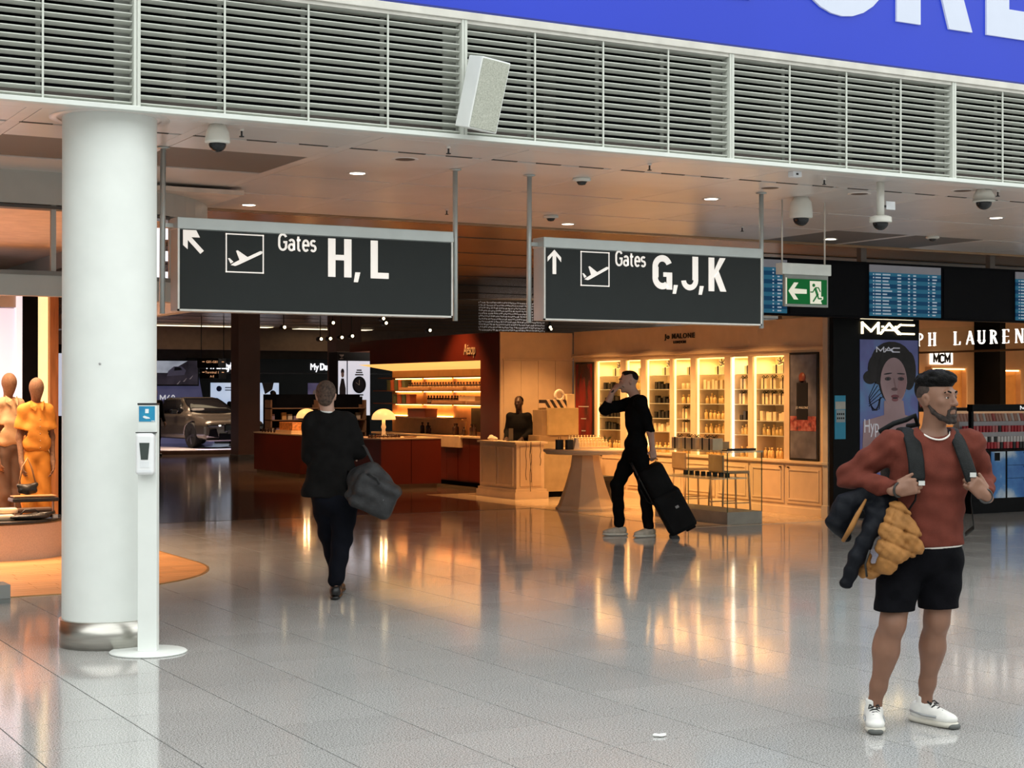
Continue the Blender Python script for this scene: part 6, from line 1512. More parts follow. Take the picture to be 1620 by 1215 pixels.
add_hand(s, WB, (-.70, -.12, .66), (.10, -.95, .10), curls=(48, 82, 55), thumb=(.95, .30, .05), side=1, sc=1.0, tc=8)
body = mob('body', s.mesh('young_man_body', .0052), SKIN_T, ym)
M_HAIRK = mat('hair_black', (.005, .0045, .0045), .6, spec=.12, var=.3, scale=40, bump=.9, bscale=120)
add_eyes(body, Th, Rh, 1., M_HAIRK)
# hair: thick curls on top, short faded sides; beard along the jaw
s = SDF(.02); r_ = random.Random(4)
s.ell(Th((0, .015, .082)), (.076, .092, .056), Rh); s.ell(Th((0, -.048, .093)), (.062, .045, .036), Rh); s.ell(Th((0, .075, .05)), (.064, .040, .06), Rh)
for i in range(150):
    a = r_.uniform(0, 2 * PI); rr = math.sqrt(r_.random()); x, y = .078 * rr * math.cos(a), .012 + .105 * rr * math.sin(a)
    z = .080 + .056 * math.sqrt(max(0, 1 - rr * rr))
    s.ell(Th((x, y - .008, z)), (.014, .014, .013), k=.008)
hair = mob('hair', s.mesh('hair_top', .005, lambda X, Y, Z, d: d), M_HAIRK, ym)
M_FADE = mat('hair_fade', (.035, .022, .017), .7, var=.25, scale=60)
s = SDF(.015); s.ell(Th((0, .026, .040)), (.0765, .090, .070), Rh); s.sub(Th((0, -.085, .0)), (.085, .078, .13), .006, Rh)
mob('faded_sides', s.mesh('hair_fade', .005), M_FADE, hair)
s = SDF(.012)
jaw = [(-.064, .004, -.030), (-.059, -.018, -.062), (-.044, -.050, -.090), (-.018, -.078, -.108), (.018, -.078, -.108), (.044, -.050, -.090), (.059, -.018, -.062), (.064, .004, -.030)]
s.chain([Th(p) for p in jaw], [.007, .011, .013, .014, .014, .013, .011, .007]); s.chain([Th(p) for p in ((-.024, -.088, -.082), (0, -.090, -.086), (.024, -.088, -.082))], [.006, .008, .006]); s.chain([Th(p) for p in ((-.026, -.086, -.060), (-.012, -.096, -.046), (.012, -.096, -.046), (.026, -.086, -.060))], [.004, .005, .005, .004]); s.chain([Th((-.027, -.085, -.060)), Th((-.027, -.080, -.09))], [.005, .007]); s.chain([Th((.027, -.085, -.060)), Th((.027, -.080, -.09))], [.005, .007])
mob('beard', s.mesh('beard', .0045), mat('beard_dark', (.022, .013, .010), .75, var=.4, scale=70, bump=.6, bscale=200), ym)
# rust sweater
M_SWEAT = mat('rust_knit', (.125, .031, .021), .9, spec=.15, var=.10, scale=14, bump=.25, bscale=260)
def sweater_sdf(o=0.):
    s = SDF(.045)
    s.cone(SA + (0, .0, .0), SB, .068 + o, .068 + o, .05); s.cone((.06, .02, 1.425), (.17, .02, 1.428), .055 + o, .055 + o, .05); s.ell((.105, .01, 1.275), (.205 + o, .130 + o, .17), k=.06); s.ell((.09, .012, 1.09), (.180 + o, .125 + o, .18), k=.06); s.ell((.075, .02, .93), (.192 + o, .140 + o, .13), k=.06)
    s.chain([SA, lerp(SA, EA, .5), EA], [.070 + o, .064 + o, .058 + o], k=.03); s.chain([EA, lerp(EA, WA, .6), WA], [.056 + o, .046 + o, .036 + o], k=.03)
    s.chain([SB, lerp(SB, EB, .5), EB], [.070 + o, .064 + o, .058 + o], k=.03); s.chain([EB, lerp(EB, WB, .6), WB], [.056 + o, .046 + o, .037 + o], k=.03)
    return s
def knit(X, Y, Z, d):
    w = .0026 * np.sin(X * 34 + Z * 52 + 1.5 * np.sin(Z * 13)) + .0025 * np.sin(Z * 95 - X * 60 + Y * 30) * (np.abs(X - .1) > .19)
    pull = .006 * np.sin(Z * 62 + 2.2 * np.sin(X * 9)) * np.exp(-((Z - 1.20) / .09) ** 2)
    d = d + w + pull
    d = np.maximum(d, .902 + .01 * np.sin(X * 5) - Z)
    nk = np.sqrt(((X - .120) / .080) ** 2 + ((Y - .0) / .088) ** 2 + ((Z - 1.492) / .066) ** 2) - 1
    return np.maximum(d, -nk * .06)
dWA = nrm(WA - EA); dWB = nrm(WB - EB)
sw = mob('sweater', sweater_sdf().mesh('sweater', .006, knit, cuts=[(WA - dWA * .008, dWA, .07), (WB - dWB * .008, dWB, .07)]), M_SWEAT, ym)
M_TEE = mat('undershirt_white', (.72, .68, .63), .8)
s = SDF(.04); s.ell((.075, .02, .93), (.186, .134, .13)); s.ell((.09, .012, 1.05), (.17, .118, .16)); mob('undershirt_hem', s.mesh('undershirt', .007, lambda X, Y, Z, d: np.maximum(np.maximum(d, .893 + .01 * np.sin(X * 5) - Z), Z - .93)), M_TEE, ym)
MB().tube([(.120 + .073 * math.cos(a), .0 + .080 * math.sin(a), 1.455 + .014 * math.sin(a) + .012 * math.cos(2 * a)) for a in [i * 2 * PI / 28 for i in range(28)]], .0045, 8, closed=True).build('collar_trim', M_TEE, sw)
# black shorts
M_SHORT = mat('black_jersey', (.004, .004, .0055), .9, spec=.08, var=.15, scale=20, bump=.3, bscale=120)
s = SDF(.04); s.ell((.070, .03, .87), (.192, .138, .14), k=.05)
for H_, K_ in ((HA, KA), (HB, KB)): s.chain([H_ + (0, 0, -.02), lerp(H_, K_, .45), lerp(H_, K_, .92)], [.104, .098, .100], k=.035)
def shortcut(X, Y, Z, d):
    d = d + .003 * np.sin(X * 50 + Z * 30) + .003 * np.sin(Z * 45 + X * 20)
    return np.maximum(np.maximum(d, .592 + .02 * (X - .05) - Z), Z - .925)
mob('shorts', s.mesh('shorts', .007, shortcut), M_SHORT, ym)
M_SHW = mat('sneaker_white', (.74, .73, .70), .55, var=.05, scale=25); M_SHS = mat('sneaker_sole', (.60, .57, .50), .6); M_SHL = mat('lace_black', (.012, .012, .012), .6)
for A_, an in ((AA, -10), (AB_, 36)):
    u = shoe(ym, A_, an, um=M_SHW, som=M_SHS, lm=M_SHL, name='sneaker')
    a = RAD(an); f = np.array((math.sin(a), -math.cos(a), 0)); sd = np.array((math.cos(a), math.sin(a), 0)); g = np.array((A_[0], A_[1], 0))
    R_ = np.stack([f, sd, np.array((0, 0, 1.))], 1); t = SDF(.01); t.ell(g + f * .185 + (0, 0, .014), (.026, .038, .018), R_); mob('toe_bumper', t.mesh('toe', .005, lambda X, Y, Z, d: np.maximum(d, .002 - Z)), mat('bumper_grey', (.10, .105, .10), .6), u)
    for q in (-1, 1):
        MB().tube([g + f * -.06 + sd * q * .040 + (0, 0, .060), g + f * .03 + sd * q * .047 + (0, 0, .050), g + f * .11 + sd * q * .046 + (0, 0, .052)], .006, 6).build('side_stripe', mat('stripe_silver', (.35, .36, .37), .4), u)
    s = SDF(.01); s.cone(A_ + (0, 0, -.02), A_ + (0, 0, .035), .042, .040); mob('sock', s.mesh('sock', .006, lambda X, Y, Z, d: np.maximum(d, Z - .140)), mat('sock_white', (.78, .77, .74), .85, bump=.2, bscale=150), ym)
MB().tube([WA + dWA * .012 + np.cross(dWA, (0, 0, 1)) * .031 * math.cos(a) + np.array((0, 0, 1)) * .033 * math.sin(a) for a in [i * 2 * PI / 18 for i in range(18)]], .006, 6, closed=True).build('bracelet', M_BLK, ym)
MB().tube([WB + dWB * .014 + nrm(np.cross(dWB, (0, 0, 1))) * .031 * math.cos(a) + np.array((0, 0, 1)) * .033 * math.sin(a) for a in [i * 2 * PI / 18 for i in range(18)]], .005, 6, closed=True).build('wrist_chain', M_DARKMETAL, ym)
# backpack with front straps
bp = thing('backpack', 'black backpack whose padded straps the young man holds', 'backpack', PM, YAW)
M_NYL = mat('black_nylon', (.007, .008, .0085), .6, spec=.2, var=.2, scale=30, bump=.4, bscale=180)
s = SDF(.04); s.rbox((.09, .29, 1.17), (.16, .12, .25), .08); s.rbox((.09, .38, 1.08), (.13, .06, .14), .05); mob('bag_body', s.mesh('bag_body', .012), M_NYL, bp)
def strap(name, pts, w, t=.011):
    return MB().tube(pts, w, 10, rr=[(w * k_, t) for k_ in ([.7] + [1.] * (len(pts) - 2) + [.8])]).build(name, M_NYL, bp)
sa = strap('padded_strap', [(-.018, .17, 1.42), (-.012, .08, 1.478), (-.006, .00, 1.468), (-.004, -.075, 1.41), (-.003, -.125, 1.33), (-.004, -.148, 1.25), (-.004, -.150, 1.225)], .040)
sb = strap('padded_strap', [(.222, .17, 1.42), (.218, .08, 1.478), (.215, .0, 1.468), (.222, -.075, 1.41), (.238, -.125, 1.33), (.262, -.146, 1.24), (.268, -.148, 1.225)], .036)
for x0, x1, w in ((-.004, -.02, .012), (.268, .245, .012)):
    MB().tube([(x0, -.150, 1.235), ((x0 + x1) / 2, -.148, 1.14), (x1 - .06 if x0 < 0 else x1 + .05, -.06, 1.0), (x1 - .10 if x0 < 0 else x1 + .06, .12, .95)], w, 6, rr=[(.012, .003)] * 4).build('webbing', M_NYL, bp)
for (x, z) in ((.014, 1.222), (.262, 1.262)): MB().cbox((x, -.166, z), (.03, .004, .022)).build('strap_label', mat('label_grey', (.55, .55, .53), .5), bp)
MB().tube([(-.125, .12, 1.462), (-.06, .09, 1.505), (.0, .075, 1.525), (.04, .07, 1.545), (.06, .09, 1.50), (.02, .14, 1.49)], .013, 8).build('carry_handle', M_NYL, bp)
# puffer jacket tucked through the backpack, mustard lining outwards
pj = thing('puffer_jacket', 'mustard lined navy puffer jacket hanging at the young man hip', 'jacket', PM, YAW)
M_NAVY = mat('jacket_navy', (.005, .006, .009), .6, spec=.15, var=.2, bump=.5, bscale=30); M_MUST = mat('mustard_quilt', (.31, .135, .032), .75, var=.12, scale=12, bump=.5, bscale=40)
def J(px, py, y): return np.array(L1(px, py, y))
s = SDF(.03); s.chain([J(1385, 775, .0), J(1340, 800, .02), J(1328, 825, .03), J(1340, 850, .04)], [.05, .055, .055, .028]); s.chain([J(1400, 790, -.02), J(1385, 815, -.04), J(1368, 850, -.04)], [.06, .055, .04]); s.chain([J(1392, 812, -.09), J(1366, 845, -.10), J(1346, 885, -.09), J(1333, 921, -.08)], [.036, .040, .040, .031], k=.02)
mob('navy_shell', s.mesh('navy_shell', .008, lambda X, Y, Z, d: d + .004 * np.sin(Z * 70 + X * 40) + .003 * np.sin(X * 90)), M_NAVY, pj)
s = SDF(.03)
s.chain([J(1408, 806, -.12), J(1400, 840, -.135), J(1396, 872, -.14), J(1392, 892, -.13)], [.046, .058, .064, .052]); s.chain([J(1424, 815, -.125), J(1432, 845, -.135), J(1436, 866, -.13)], [.024, .040, .040]); s.chain([J(1400, 880, -.13), J(1438, 868, -.13)], [.05, .032])
s.chain([J(1396, 898, -.10), J(1370, 905, -.07)], [.032, .036]); s.chain([J(1366, 880, -.05), J(1362, 905, -.05)], [.034, .030])
MB().tube([J(1366, 790, -.05), J(1350, 815, -.075), J(1340, 836, -.07), J(1331, 856, -.03)], .011, 8, rr=[.006, .012, .014, .010]).build('lining_edge', M_MUST, pj)
def quilt(X, Y, Z, d):
    g1 = np.abs(np.sin((Z + X * .45) * 36)); g2 = np.abs(np.sin((X - Z * .38) * 20 + 1.0))
    return d + .013 * (1 - g1) ** 3 + .010 * (1 - g2) ** 5 - .003 * np.sin(X * 130 + Z * 20) * np.sin(Z * 110)
mob('mustard_lining', s.mesh('mustard_lining', .005, quilt), M_MUST, pj)
MB().tube([J(1364, 870, -.145), J(1358, 892, -.13), J(1362, 912, -.11)], .006, 6).build('zip', M_BLK, pj)
# ------------------------------------------------------------------ the other people
def place(px, d):
    l_ = (px - 810) / 2550 * d
    return (.8719 * l_ + .4897 * d, -.4897 * l_ + .8719 * d, 0)
def frame(px0, d):
    S = 2550 / d
    return lambda px, py, y=0.: np.array(((px - px0) / S * (d + y) / d, y, 1.66 - (py - 621) / S * (d + y) / d))
M_SUIT = mat('suit_charcoal', (.008, .0075, .0075), .9, spec=.1, var=.15, scale=12, bump=.2, bscale=90); M_TROU = mat('trousers_navy', (.005, .0055, .009), .9, spec=.1, var=.15); M_SHOEB = mat('shoe_black', (.008, .007, .007), .35)
M_KNITB = mat('black_knit', (.005, .005, .0055), .9, spec=.08, var=.2)
# ---- man in the dark suit, seen from behind
Fq = frame(520, 13.07)
sm = thing('person', 'balding man in dark suit walking away with a shoulder bag', 'person', place(520, 13.07), YAW)
hc = Fq(516, 627); nk = Fq(519, 655)
sa_, sb_ = Fq(494, 668), Fq(550, 668); ea, eb = Fq(490, 722, -.10 + .10), Fq(567, 715, .04); wa, wb = Fq(505, 728, .30), Fq(548, 722, .30)
ha, hb_ = Fq(512, 780), Fq(547, 780); ka, kb = Fq(517, 845, .16), Fq(541, 850, .02); aa, ab_ = Fq(528, 905, .24), Fq(533, 922, -.10)
s = SDF(.03); Rq, Tq = add_head(s, hc, yaw=180, pitch=0, neck=nk, sc=1.0)
s.cone(sa_, sb_, .05, .05, .05); s.ell(Fq(521, 700), (.16, .10, .2), k=.05); s.ell(Fq(525, 760), (.14, .10, .16), k=.05); s.chain([sa_, ea, wa], [.05, .042, .028]); s.chain([sb_, eb, wb], [.05, .042, .028])
add_hand(s, wa, (.3, .9, .2), (-.3, .1, .9), side=-1); add_hand(s, wb, (-.3, .9, .2), (.3, .1, .9), side=1)
s.chain([ha, ka, aa], [.08, .06, .04]); s.chain([hb_, kb, ab_], [.08, .06, .04])
bq = mob('body', s.mesh('suit_man_body', .008), SKIN_F, sm); add_eyes(bq, Tq, Rq)
M_HAIRG = mat('hair_grey_brown', (.075, .045, .032), .75, var=.4, scale=50, bump=.6, bscale=150)
s = SDF(.012); s.ell(Tq((0, .024, .036)), (.081, .098, .094), Rq); s.ell(Tq((0, .070, -.030)), (.060, .038, .050), Rq); s.sub(Tq((0, -.125, -.03)), (.10, .085, .14), .01, Rq); s.sub(Tq((.088, -.005, -.01)), (.03, .035, .05), .008, Rq); s.sub(Tq((-.088, -.005, -.01)), (.03, .035, .05), .008, Rq)
mob('hair', s.mesh('suit_hair', .006, lambda X, Y, Z, d: d + .002 * np.sin(X * 400) * np.sin(Z * 300)), M_HAIRG, sm)
s = SDF(.02); s.cone(Fq(518, 652, .0), Fq(519, 660, .0), .062, .066); mob('shirt_collar', s.mesh('collar', .007, lambda X, Y, Z, d: np.maximum(np.maximum(d, Z - Fq(0, 645)[2]), Fq(0, 662)[2] - Z)), mat('shirt_white', (.75, .74, .72), .7), sm)
s = SDF(.05)
s.cone(sa_, sb_, .072, .072, .06); s.cone(Fq(508, 660), Fq(532, 660), .055, .055, .05); s.ell(Fq(521, 700), (.205, .135, .22), k=.07); s.ell(Fq(525, 745), (.178, .125, .2), k=.07); s.chain([Fq(510, 745), Fq(499, 783, -.01)], [.11, .115], k=.06); s.chain([Fq(540, 745), Fq(556, 783, .0)], [.11, .11], k=.06); s.ell(Fq(527, 778), (.20, .13, .10), k=.05)
s.chain([sa_, lerp(sa_, ea, .5), ea], [.078, .072, .064], k=.03); s.chain([ea, wa], [.062, .046], k=.03); s.chain([sb_, lerp(sb_, eb, .5), eb], [.078, .072, .064], k=.03); s.chain([eb, wb], [.062, .046], k=.03)
zh = Fq(0, 787)[2]
def suitpost(X, Y, Z, d):
    d = d + .004 * np.sin(Z * 38 + X * 14 + 1.2 * np.sin(X * 12)) + .003 * np.sin(X * 45 - Z * 26)
    vent = np.maximum(np.abs(X - .165) - .004, Z - (zh + .22)); vent = np.maximum(vent, Y + .0)
    return np.maximum(np.maximum(d, zh + .03 * np.abs(X - .03) - Z), -vent)
jk = mob('jacket', s.mesh('suit_jacket', .008, suitpost), M_SUIT, sm)
s = SDF(.04); s.ell(Fq(529, 792), (.175, .125, .14)); s.chain([ha, lerp(ha, ka, .5), ka, lerp(ka, aa, .9)], [.105, .095, .080, .062], k=.035); s.chain([hb_, lerp(hb_, kb, .5), kb, lerp(kb, ab_, .92)], [.105, .098, .082, .066], k=.035)
mob('trousers', s.mesh('suit_trousers', .008, lambda X, Y, Z, d: d + .004 * np.sin(Z * 40 + X * 30)), M_TROU, sm)
shoe(sm, (aa[0], aa[1], .1), 175, um=M_SHOEB, som=M_SHOEB, name='shoe', res=.009); 
u = shoe(sm, (ab_[0], ab_[1], .1), 182, um=M_SHOEB, som=M_SHOEB, name='shoe', res=.009)
# duffel bag at his side
Fd = frame(520, 13.0)
db_ = thing('duffel_bag', 'dark grey duffel bag hanging at the suited man side', 'bag', place(520, 13.0), YAW)
M_DUF = mat('duffel_grey', (.030, .030, .032), .6, spec=.3, var=.2, scale=15, bump=.6, bscale=25)
s = SDF(.035); s.rbox(Fd(597, 784, -.12), (.175, .15, .145), .05, rotm(0, 24, 0)); s.rbox(Fd(577, 772, -.05), (.12, .14, .13), .06, rotm(0, 24, 0)); s.chain([Fd(566, 758, -.03), Fd(590, 748, -.10), Fd(606, 766, -.12)], [.09, .075, .09], k=.06)
mob('bag_body', s.mesh('duffel', .009, lambda X, Y, Z, d: d + .010 * np.sin((X * .8 + Z * .5) * 34 + 1.5 * np.sin(Z * 22)) * np.exp(-((Z - Fd(0, 770)[2]) / .16) ** 2)), M_DUF, db_)
MB().tube([Fd(545, 690, .28), Fd(566, 700, .16), Fd(578, 708, .0), Fd(592, 732, -.10), Fd(606, 756, -.18), Fd(616, 766, -.20)], .008, 6, rr=[(.014, .004)] * 6).build('shoulder_strap', M_DUF, db_)
MB().tube([Fd(583, 752, -.23), Fd(590, 749, -.25), Fd(603, 757, -.28), Fd(606, 766, -.27)], .010, 6).build('carry_handle', M_DUF, db_)
MB().tube([Fd(612, 792, -.27), Fd(618, 786, -.25), Fd(625, 784, -.2)], .004, 5).build('zip', mat('zip_grey', (.3, .3, .31), .4, .5), db_)
MB().tube([Fd(622, 768, -.15), Fd(626, 785, -.15), Fd(618, 815, -.15)], .008, 6, rr=[(.014, .004)] * 3).build('end_strap', M_DUF, db_)
# ---- man in black walking left with a trolley case
Fw = frame(1005, 18.6)
wm = thing('person', 'man in black walking left with a hand at his face', 'person', place(1005, 18.6), YAW)
hc = Fw(994, 604); nk = Fw(1005, 628)
sn_, sf_ = Fw(1012, 636, -.17), Fw(1004, 637, .17)            # near and far shoulder
en, wn = Fw(1027, 682, -.16), Fw(1031, 712, -.14)             # near arm trails to the suitcase
ef, wf = Fw(957, 648, .0), Fw(969, 619, -.06)               # other arm raised to the face
hn, hf = Fw(1010, 715, -.09), Fw(1002, 715, .09); kn, kf = Fw(1020, 775, -.09), Fw(977, 768, .09); an_, af = Fw(1025, 836, -.09), Fw(981, 832, .09)
s = SDF(.03); Rw, Tw = add_head(s, hc, yaw=-80, pitch=4, neck=nk, sc=1.06)
s.cone(sn_, sf_, .05, .05, .05); s.ell(Fw(1008, 665), (.11, .17, .2), k=.05); s.ell(Fw(1006, 700), (.10, .14, .16), k=.05); s.chain([sn_, en, wn], [.05, .042, .030]); s.chain([sf_, ef, wf], [.05, .044, .030])
add_hand(s, wn, (.1, .05, -1), (.2, -1, 0), curls=(45, 55, 40), side=1); add_hand(s, wf, (.55, -.15, .55), (-.7, -.5, .4), curls=(35, 50, 30), side=-1)
s.chain([hn, kn, an_], [.08, .06, .042]); s.chain([hf, kf, af], [.08, .06, .042])
bw2 = mob('body', s.mesh('walker_body', .008), SKIN_F, wm); add_eyes(bw2, Tw, Rw, 1.06, M_HAIRK)
s = SDF(.012); s.ell(Tw((0, .042, .045)), (.0765, .078, .075), Rw); s.ell(Tw((0, .0, .085)), (.066, .085, .040), Rw); s.sub(Tw((0, -.095, .03)), (.09, .055, .12), .01, Rw); s.sub(Tw((0, -.02, -.09)), (.09, .10, .09), .01, Rw)
mob('hair', s.mesh('walker_hair', .006), mat('hair_dark', (.014, .010, .008), .7, spec=.15, var=.3, scale=50), wm)
s = SDF(.045); s.cone(sn_, sf_, .072, .072, .06); s.ell(Fw(1008, 662), (.145, .20, .22), k=.06); s.ell(Fw(1006, 705), (.135, .175, .17), k=.06); s.cone(Fw(1006, 633, -.04), Fw(1006, 633, .04), .065, .065)
s.chain([sn_, lerp(sn_, en, .6), en], [.074, .060, .050], k=.03); s.chain([sf_, lerp(sf_, ef, .6), ef, lerp(ef, wf, .25)], [.078, .068, .062, .055], k=.03)
zt = Fw(0, 716)[2]
mob('black_top', s.mesh('walker_top', .008, lambda X, Y, Z, d: np.maximum(d + .004 * np.sin(Z * 36 + X * 25), zt - Z), cuts=[(en + (0, 0, -.01), nrm(wn - en), .09)]), M_KNITB, wm)
s = SDF(.04); s.ell(Fw(1006, 714), (.125, .155, .13)); s.chain([hn, lerp(hn, kn, .5), kn, lerp(kn, an_, .93)], [.105, .092, .075, .062], k=.035); s.chain([hf, lerp(hf, kf, .5), kf, lerp(kf, af, .93)], [.105, .092, .075, .062], k=.035)
mob('trousers', s.mesh('walker_trousers', .008, lambda X, Y, Z, d: d + .004 * np.sin(Z * 42 + X * 30)), mat('trousers_black', (.005, .005, .0055), .9, spec=.08), wm)
M_SNK = mat('sneaker_cream', (.55, .49, .40), .6, var=.12, scale=20); M_SNS = mat('sneaker_cream_sole', (.66, .62, .54), .6)
shoe(wm, (af[0], af[1], .1), -82, um=M_SNK, som=M_SNS, name='sneaker', res=.009); shoe(wm, (an_[0], an_[1], .1), -62, um=M_SNK, som=M_SNS, name='sneaker', res=.009)
MB().tube([wf + np.array((.034 * math.cos(a) * .7, .034 * math.sin(a), .02 * math.cos(a))) for a in [i * PI / 8 for i in range(16)]], .008, 6, closed=True, rr=[(.004, .011)] * 16).build('wrist_watch', M_BLK, wm)
# trolley case with a soft bag strapped on top
tc_ = thing('trolley_case', 'black trolley case with a soft bag on top, tilted', 'suitcase', place(1079, 18.45), YAW)
Mtil = Matrix.Rotation(RAD(-28), 4, 'Y')
M_CASE = mat('case_black', (.006, .006, .0065), .7, spec=.12, var=.2, bump=.3, bscale=60)
def tilt(mb): return mb.xf(Matrix.Translation((0, 0, .05)) @ Mtil)
tilt(MB().box(-.13, .20, -.20, .20, .03, .52, .035)).build('case', M_CASE, tc_)
s = SDF(.03); s.rbox((0.02, 0, .0), (.145, .19, .19), .06); me = s.mesh('top_bag', .012); me.transform(Matrix.Translation((0, 0, .05)) @ Mtil @ Matrix.Translation((.0, 0, .67))); mob('top_bag', me, M_CASE, tc_)
for y in (-.16, .16):
    tilt(MB().cyl((-.10, y - .02, .0), .045, .04, 16, 'y')).build('wheel', mat('wheel_black', (.01, .01, .01), .5), tc_)
    tilt(MB().tube([(-.14, y * .6, .45), (-.14, y * .6, .98)], .010, 8)).build('handle_rod', M_DARKMETAL, tc_)
tilt(MB().tube([(-.14, -.11, .98), (-.14, .11, .98)], .016, 8)).build('handle_grip', M_CASE, tc_)
tilt(MB().box(.05, .17, -.12, .12, .0, .04, .01)).build('foot_bar', M_CASE, tc_); tilt(MB().box(.06, .10, -.206, -.198, .30, .33, .003)).build('side_tag', mat('tag_grey', (.25, .25, .25), .4), tc_)
tilt(MB().tube([(-.14, -.2, .84), (-.2, -.2, .70), (-.19, -.2, .52), (-.13, -.2, .44)], .008, 6)).build('strap', M_CASE, tc_)
# ---- shop assistant behind the cash desk, passers-by far away
def simple_person(label, px, d, hgt, face, top, bot, skin, hairm, arms='down', res=.014, female=False, name='person', cat='person', z0=0., hair_long=False):
    t = thing(name, label, cat, (*place(px, d)[:2], z0), YAW); k = hgt / 1.75
    a = RAD(face); f = np.array((math.sin(a), -math.cos(a), 0)); sd = np.array((math.cos(a), math.sin(a), 0)); G = lambda x, y, z: (f * y + sd * x) * k + np.array((0, 0, z * k))
    hcc = G(0, .02, 1.63); s = SDF(.03); R_, T_ = add_head(s, hcc, yaw=face, neck=G(0, -.01, 1.43), sc=.98 * k, face=(d < 30), ears=(d < 30))
    A = [(G(q * .165, 0, 1.39), G(q * .225, -.02, 1.12), G(q * .24, .10, .88) if arms == 'down' else G(q * .14, .28, 1.0)) for q in (-1, 1)]
    if arms == 'walk': Lg = [(G(q * .09, 0, .90), G(q * .09, .12 * q, .50), G(q * .09, .22 * q - .08, .10)) for q in (-1, 1)]
    else: Lg = [(G(q * .09, 0, .90), G(q * .10, .01, .50), G(q * .11, 0, .10)) for q in (-1, 1)]
    Rz = rotm(0, 0, face)
    s.ell(G(0, 0, 1.22), (.16 * k, .10 * k, .2 * k), Rz); s.ell(G(0, 0, .95), (.15 * k, .10 * k, .14 * k), Rz)
    for q, (x, y, z) in zip((-1, 1), A): s.chain([x, y, z], [.045 * k, .038 * k, .028 * k]); add_hand(s, z, z - y, G(0, 0, 1) if arms != 'down' else sd * q, side=-q, sc=k)
    for x, y, z in Lg: s.chain([x, y, z], [.075 * k, .055 * k, .04 * k])
    b_ = mob('body', s.mesh('figure_body', res), skin, t)
    s = SDF(.012); s.ell(T_((0, .03, .045)), np.array((.079, .088, .08)) * k, Rz); s.sub(T_((0, -.14, -.035)), np.array((.10, .085, .11)) * k, .01, Rz)
    if hair_long: s.cone(T_((0, .07, .0)), T_((0, .08, -.16)), .07 * k, .05 * k)
    mob('hair', s.mesh('figure_hair', res * .7), hairm, t)
    s = SDF(.04); s.cone(A[0][0], A[1][0], .062 * k, .062 * k, .05); s.ell(G(0, 0, 1.22), (.185 * k, .125 * k, .22 * k), Rz); s.ell(G(0, 0, 1.0), (.17 * k, .12 * k, .16 * k), Rz)
    for x, y, z in A: s.chain([x, y, lerp(y, z, .85)], [.066 * k, .054 * k, .044 * k])
    mob('top', s.mesh('figure_top', res, lambda X, Y, Z, d_: np.maximum(d_, .86 * k - Z)), top, t)
    s = SDF(.04); s.ell(G(0, 0, .93), (.17 * k, .12 * k, .12 * k), Rz)
    for x, y, z in Lg: s.chain([x, y, lerp(y, z, .93)], [.095 * k, .075 * k, .06 * k])
    mob('trousers', s.mesh('figure_trousers', res), bot, t)
    for x, y, z in Lg: shoe(t, z, face, um=M_SHOEB, som=M_SHOEB, res=.014)
    return t
M_CLB = mat('cloth_black', (.008, .008, .009), .85, spec=.1); M_CLG = mat('cloth_grey', (.22, .22, .23), .85)
sp1 = simple_person('shop assistant in black behind the cream cash desk', 821, 26.15, 1.60, -18, M_CLB, M_CLB, SKIN_D, M_HAIRK, arms='front', res=.012)
simple_person('dark silhouette of a traveller walking before the bright screens', 432, 48.8, 1.72, 60, M_CLB, M_CLG, SKIN_D, M_HAIRK, arms='walk')
simple_person('person with dark hair half hidden behind the square pillar', 371, 49.6, 1.66, 10, M_CLB, M_CLB, SKIN_F, M_HAIRK, hair_long=True)
simple_person('person in black standing at the car side behind the sanitizer stand', 244, 42.0, 1.76, 40, M_CLB, M_CLB, SKIN_F, M_HAIRK)
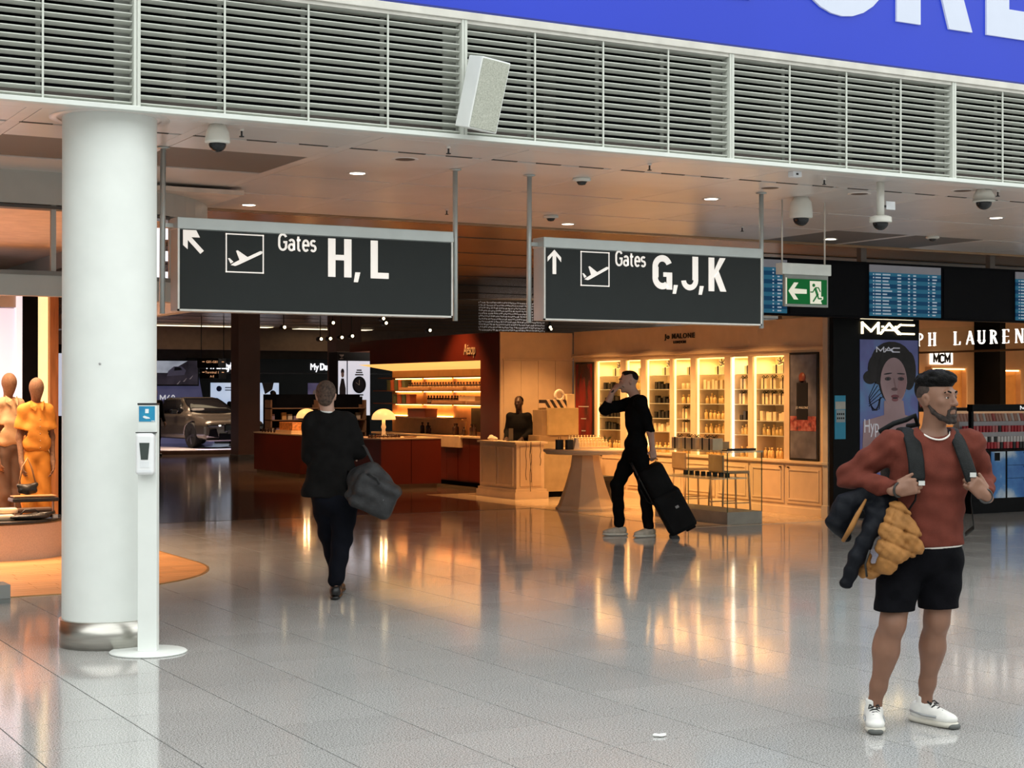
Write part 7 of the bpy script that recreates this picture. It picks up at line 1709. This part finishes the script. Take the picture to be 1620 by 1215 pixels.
# ---- fabric headed mannequins in the left shop window
M_MANQ = ramp_mat('mannequin_linen', [(.3, (.17, .085, .048)), (.7, (.25, .135, .078))], scale=60, rough=.8)
def mannequin(label, px, d, hgt, topm, botm, face, res=.010, shorts=False):
    t = thing('mannequin', label, 'mannequin', place(px, d), YAW); k = hgt / 1.82
    a = RAD(face); f = np.array((math.sin(a), -math.cos(a), 0)); sd = np.array((math.cos(a), math.sin(a), 0)); G = lambda x, y, z: (f * y + sd * x) * k + np.array((0, 0, z * k)); Rz = rotm(0, 0, face)
    s = SDF(.03); s.ell(G(.0, .02, 1.715), (.078 * k, .092 * k, .105 * k), Rz); s.ell(G(0, .03, 1.64), (.052 * k, .06 * k, .075 * k), Rz); s.cone(G(0, 0, 1.62), G(0, -.01, 1.48), .045 * k, .055 * k)
    A = [(G(q * .125, 0, 1.475), G(q * .17, -.02, 1.18), G(q * .165, .06, .92)) for q in (-1, 1)]; Lg = [(G(q * .07, 0, .92), G(q * .07, .02, .5), G(q * .07, 0, .08)) for q in (-1, 1)]
    s.cone(A[0][0], A[1][0], .045 * k, .045 * k); s.ell(G(0, 0, 1.25), (.11 * k, .085 * k, .2 * k), Rz); s.ell(G(0, 0, .97), (.105 * k, .08 * k, .12 * k), Rz)
    for q, (x, y, z) in zip((-1, 1), A): s.chain([x, y, z], [.042 * k, .035 * k, .026 * k]); add_hand(s, z, z - y, sd * q, curls=(20, 25, 15), side=-q, sc=k)
    for x, y, z in Lg: s.chain([x, y, z, z + f * .1], [.055, .042, .03, .025])
    mob('body', s.mesh('mannequin_body', res), M_MANQ, t)
    s = SDF(.035); s.cone(A[0][0], A[1][0], .06 * k, .06 * k, .05); s.ell(G(0, 0, 1.30), (.135 * k, .115 * k, .22 * k), Rz); s.rbox(G(0, 0, 1.18), (.145 * k, .115 * k, .16 * k), .07, Rz); s.cone(G(-.05, 0, 1.51), G(.05, 0, 1.51), .055, .055)
    for x, y, z in A: s.chain([x, lerp(x, y, .8)], [.066 * k, .078 * k])
    zb = 1.02 * k
    sh = mob('shirt', s.mesh('mannequin_shirt', res, lambda X, Y, Z, d_: np.maximum(d_ + .004 * np.sin(Z * 40 + X * 25), zb - Z), cuts=[(lerp(x, y, .70), nrm(y - x), .13) for x, y, z in A]), topm, t)
    for q in (-1, 1): MB().add([G(q * .012, .105, 1.53), G(q * .07, .06, 1.575), G(q * .08, .085, 1.50), G(q * .035, .135, 1.46), G(q * .05, .12, 1.51)], [(0, 1, 4), (1, 2, 4), (2, 3, 4), (3, 0, 4)]).build('collar', topm, sh)
    for i in range(5): MB().lathe([(.0, -.003), (.008, 0), (0, .004)], tuple(G(.01, .150, 1.37 - i * .075)), 8, axis='y').build('button', M_TAN, sh)
    s = SDF(.035); s.ell(G(0, 0, 1.0), (.135 * k, .105 * k, .1 * k), Rz)
    for x, y, z in Lg: s.chain([x, y, lerp(y, z, .9)], [.095, .088, .080])
    mob('trousers', s.mesh('mannequin_trousers', res, lambda X, Y, Z, d_: d_ + .004 * np.sin(Z * 30 + X * 40)), botm, t)
    MB().lathe([(.16, 0), (.16, .01), (0, .012)], n=24).build('foot_plate', M_STEEL, t)
mannequin('linen headed mannequin in an orange shirt and trousers', 57, 17.3, 1.82, mat('orange_cotton', (.60, .235, .03), .8, var=.08, bump=.3, bscale=30), mat('orange_cotton2', (.58, .22, .025), .8, var=.08), 30)
mannequin('linen headed mannequin in a pale shirt and dark trousers', 13, 18.0, 1.88, mat('pale_cotton', (.55, .36, .20), .8, var=.06, bump=.3, bscale=30), M_BROWN, 48)
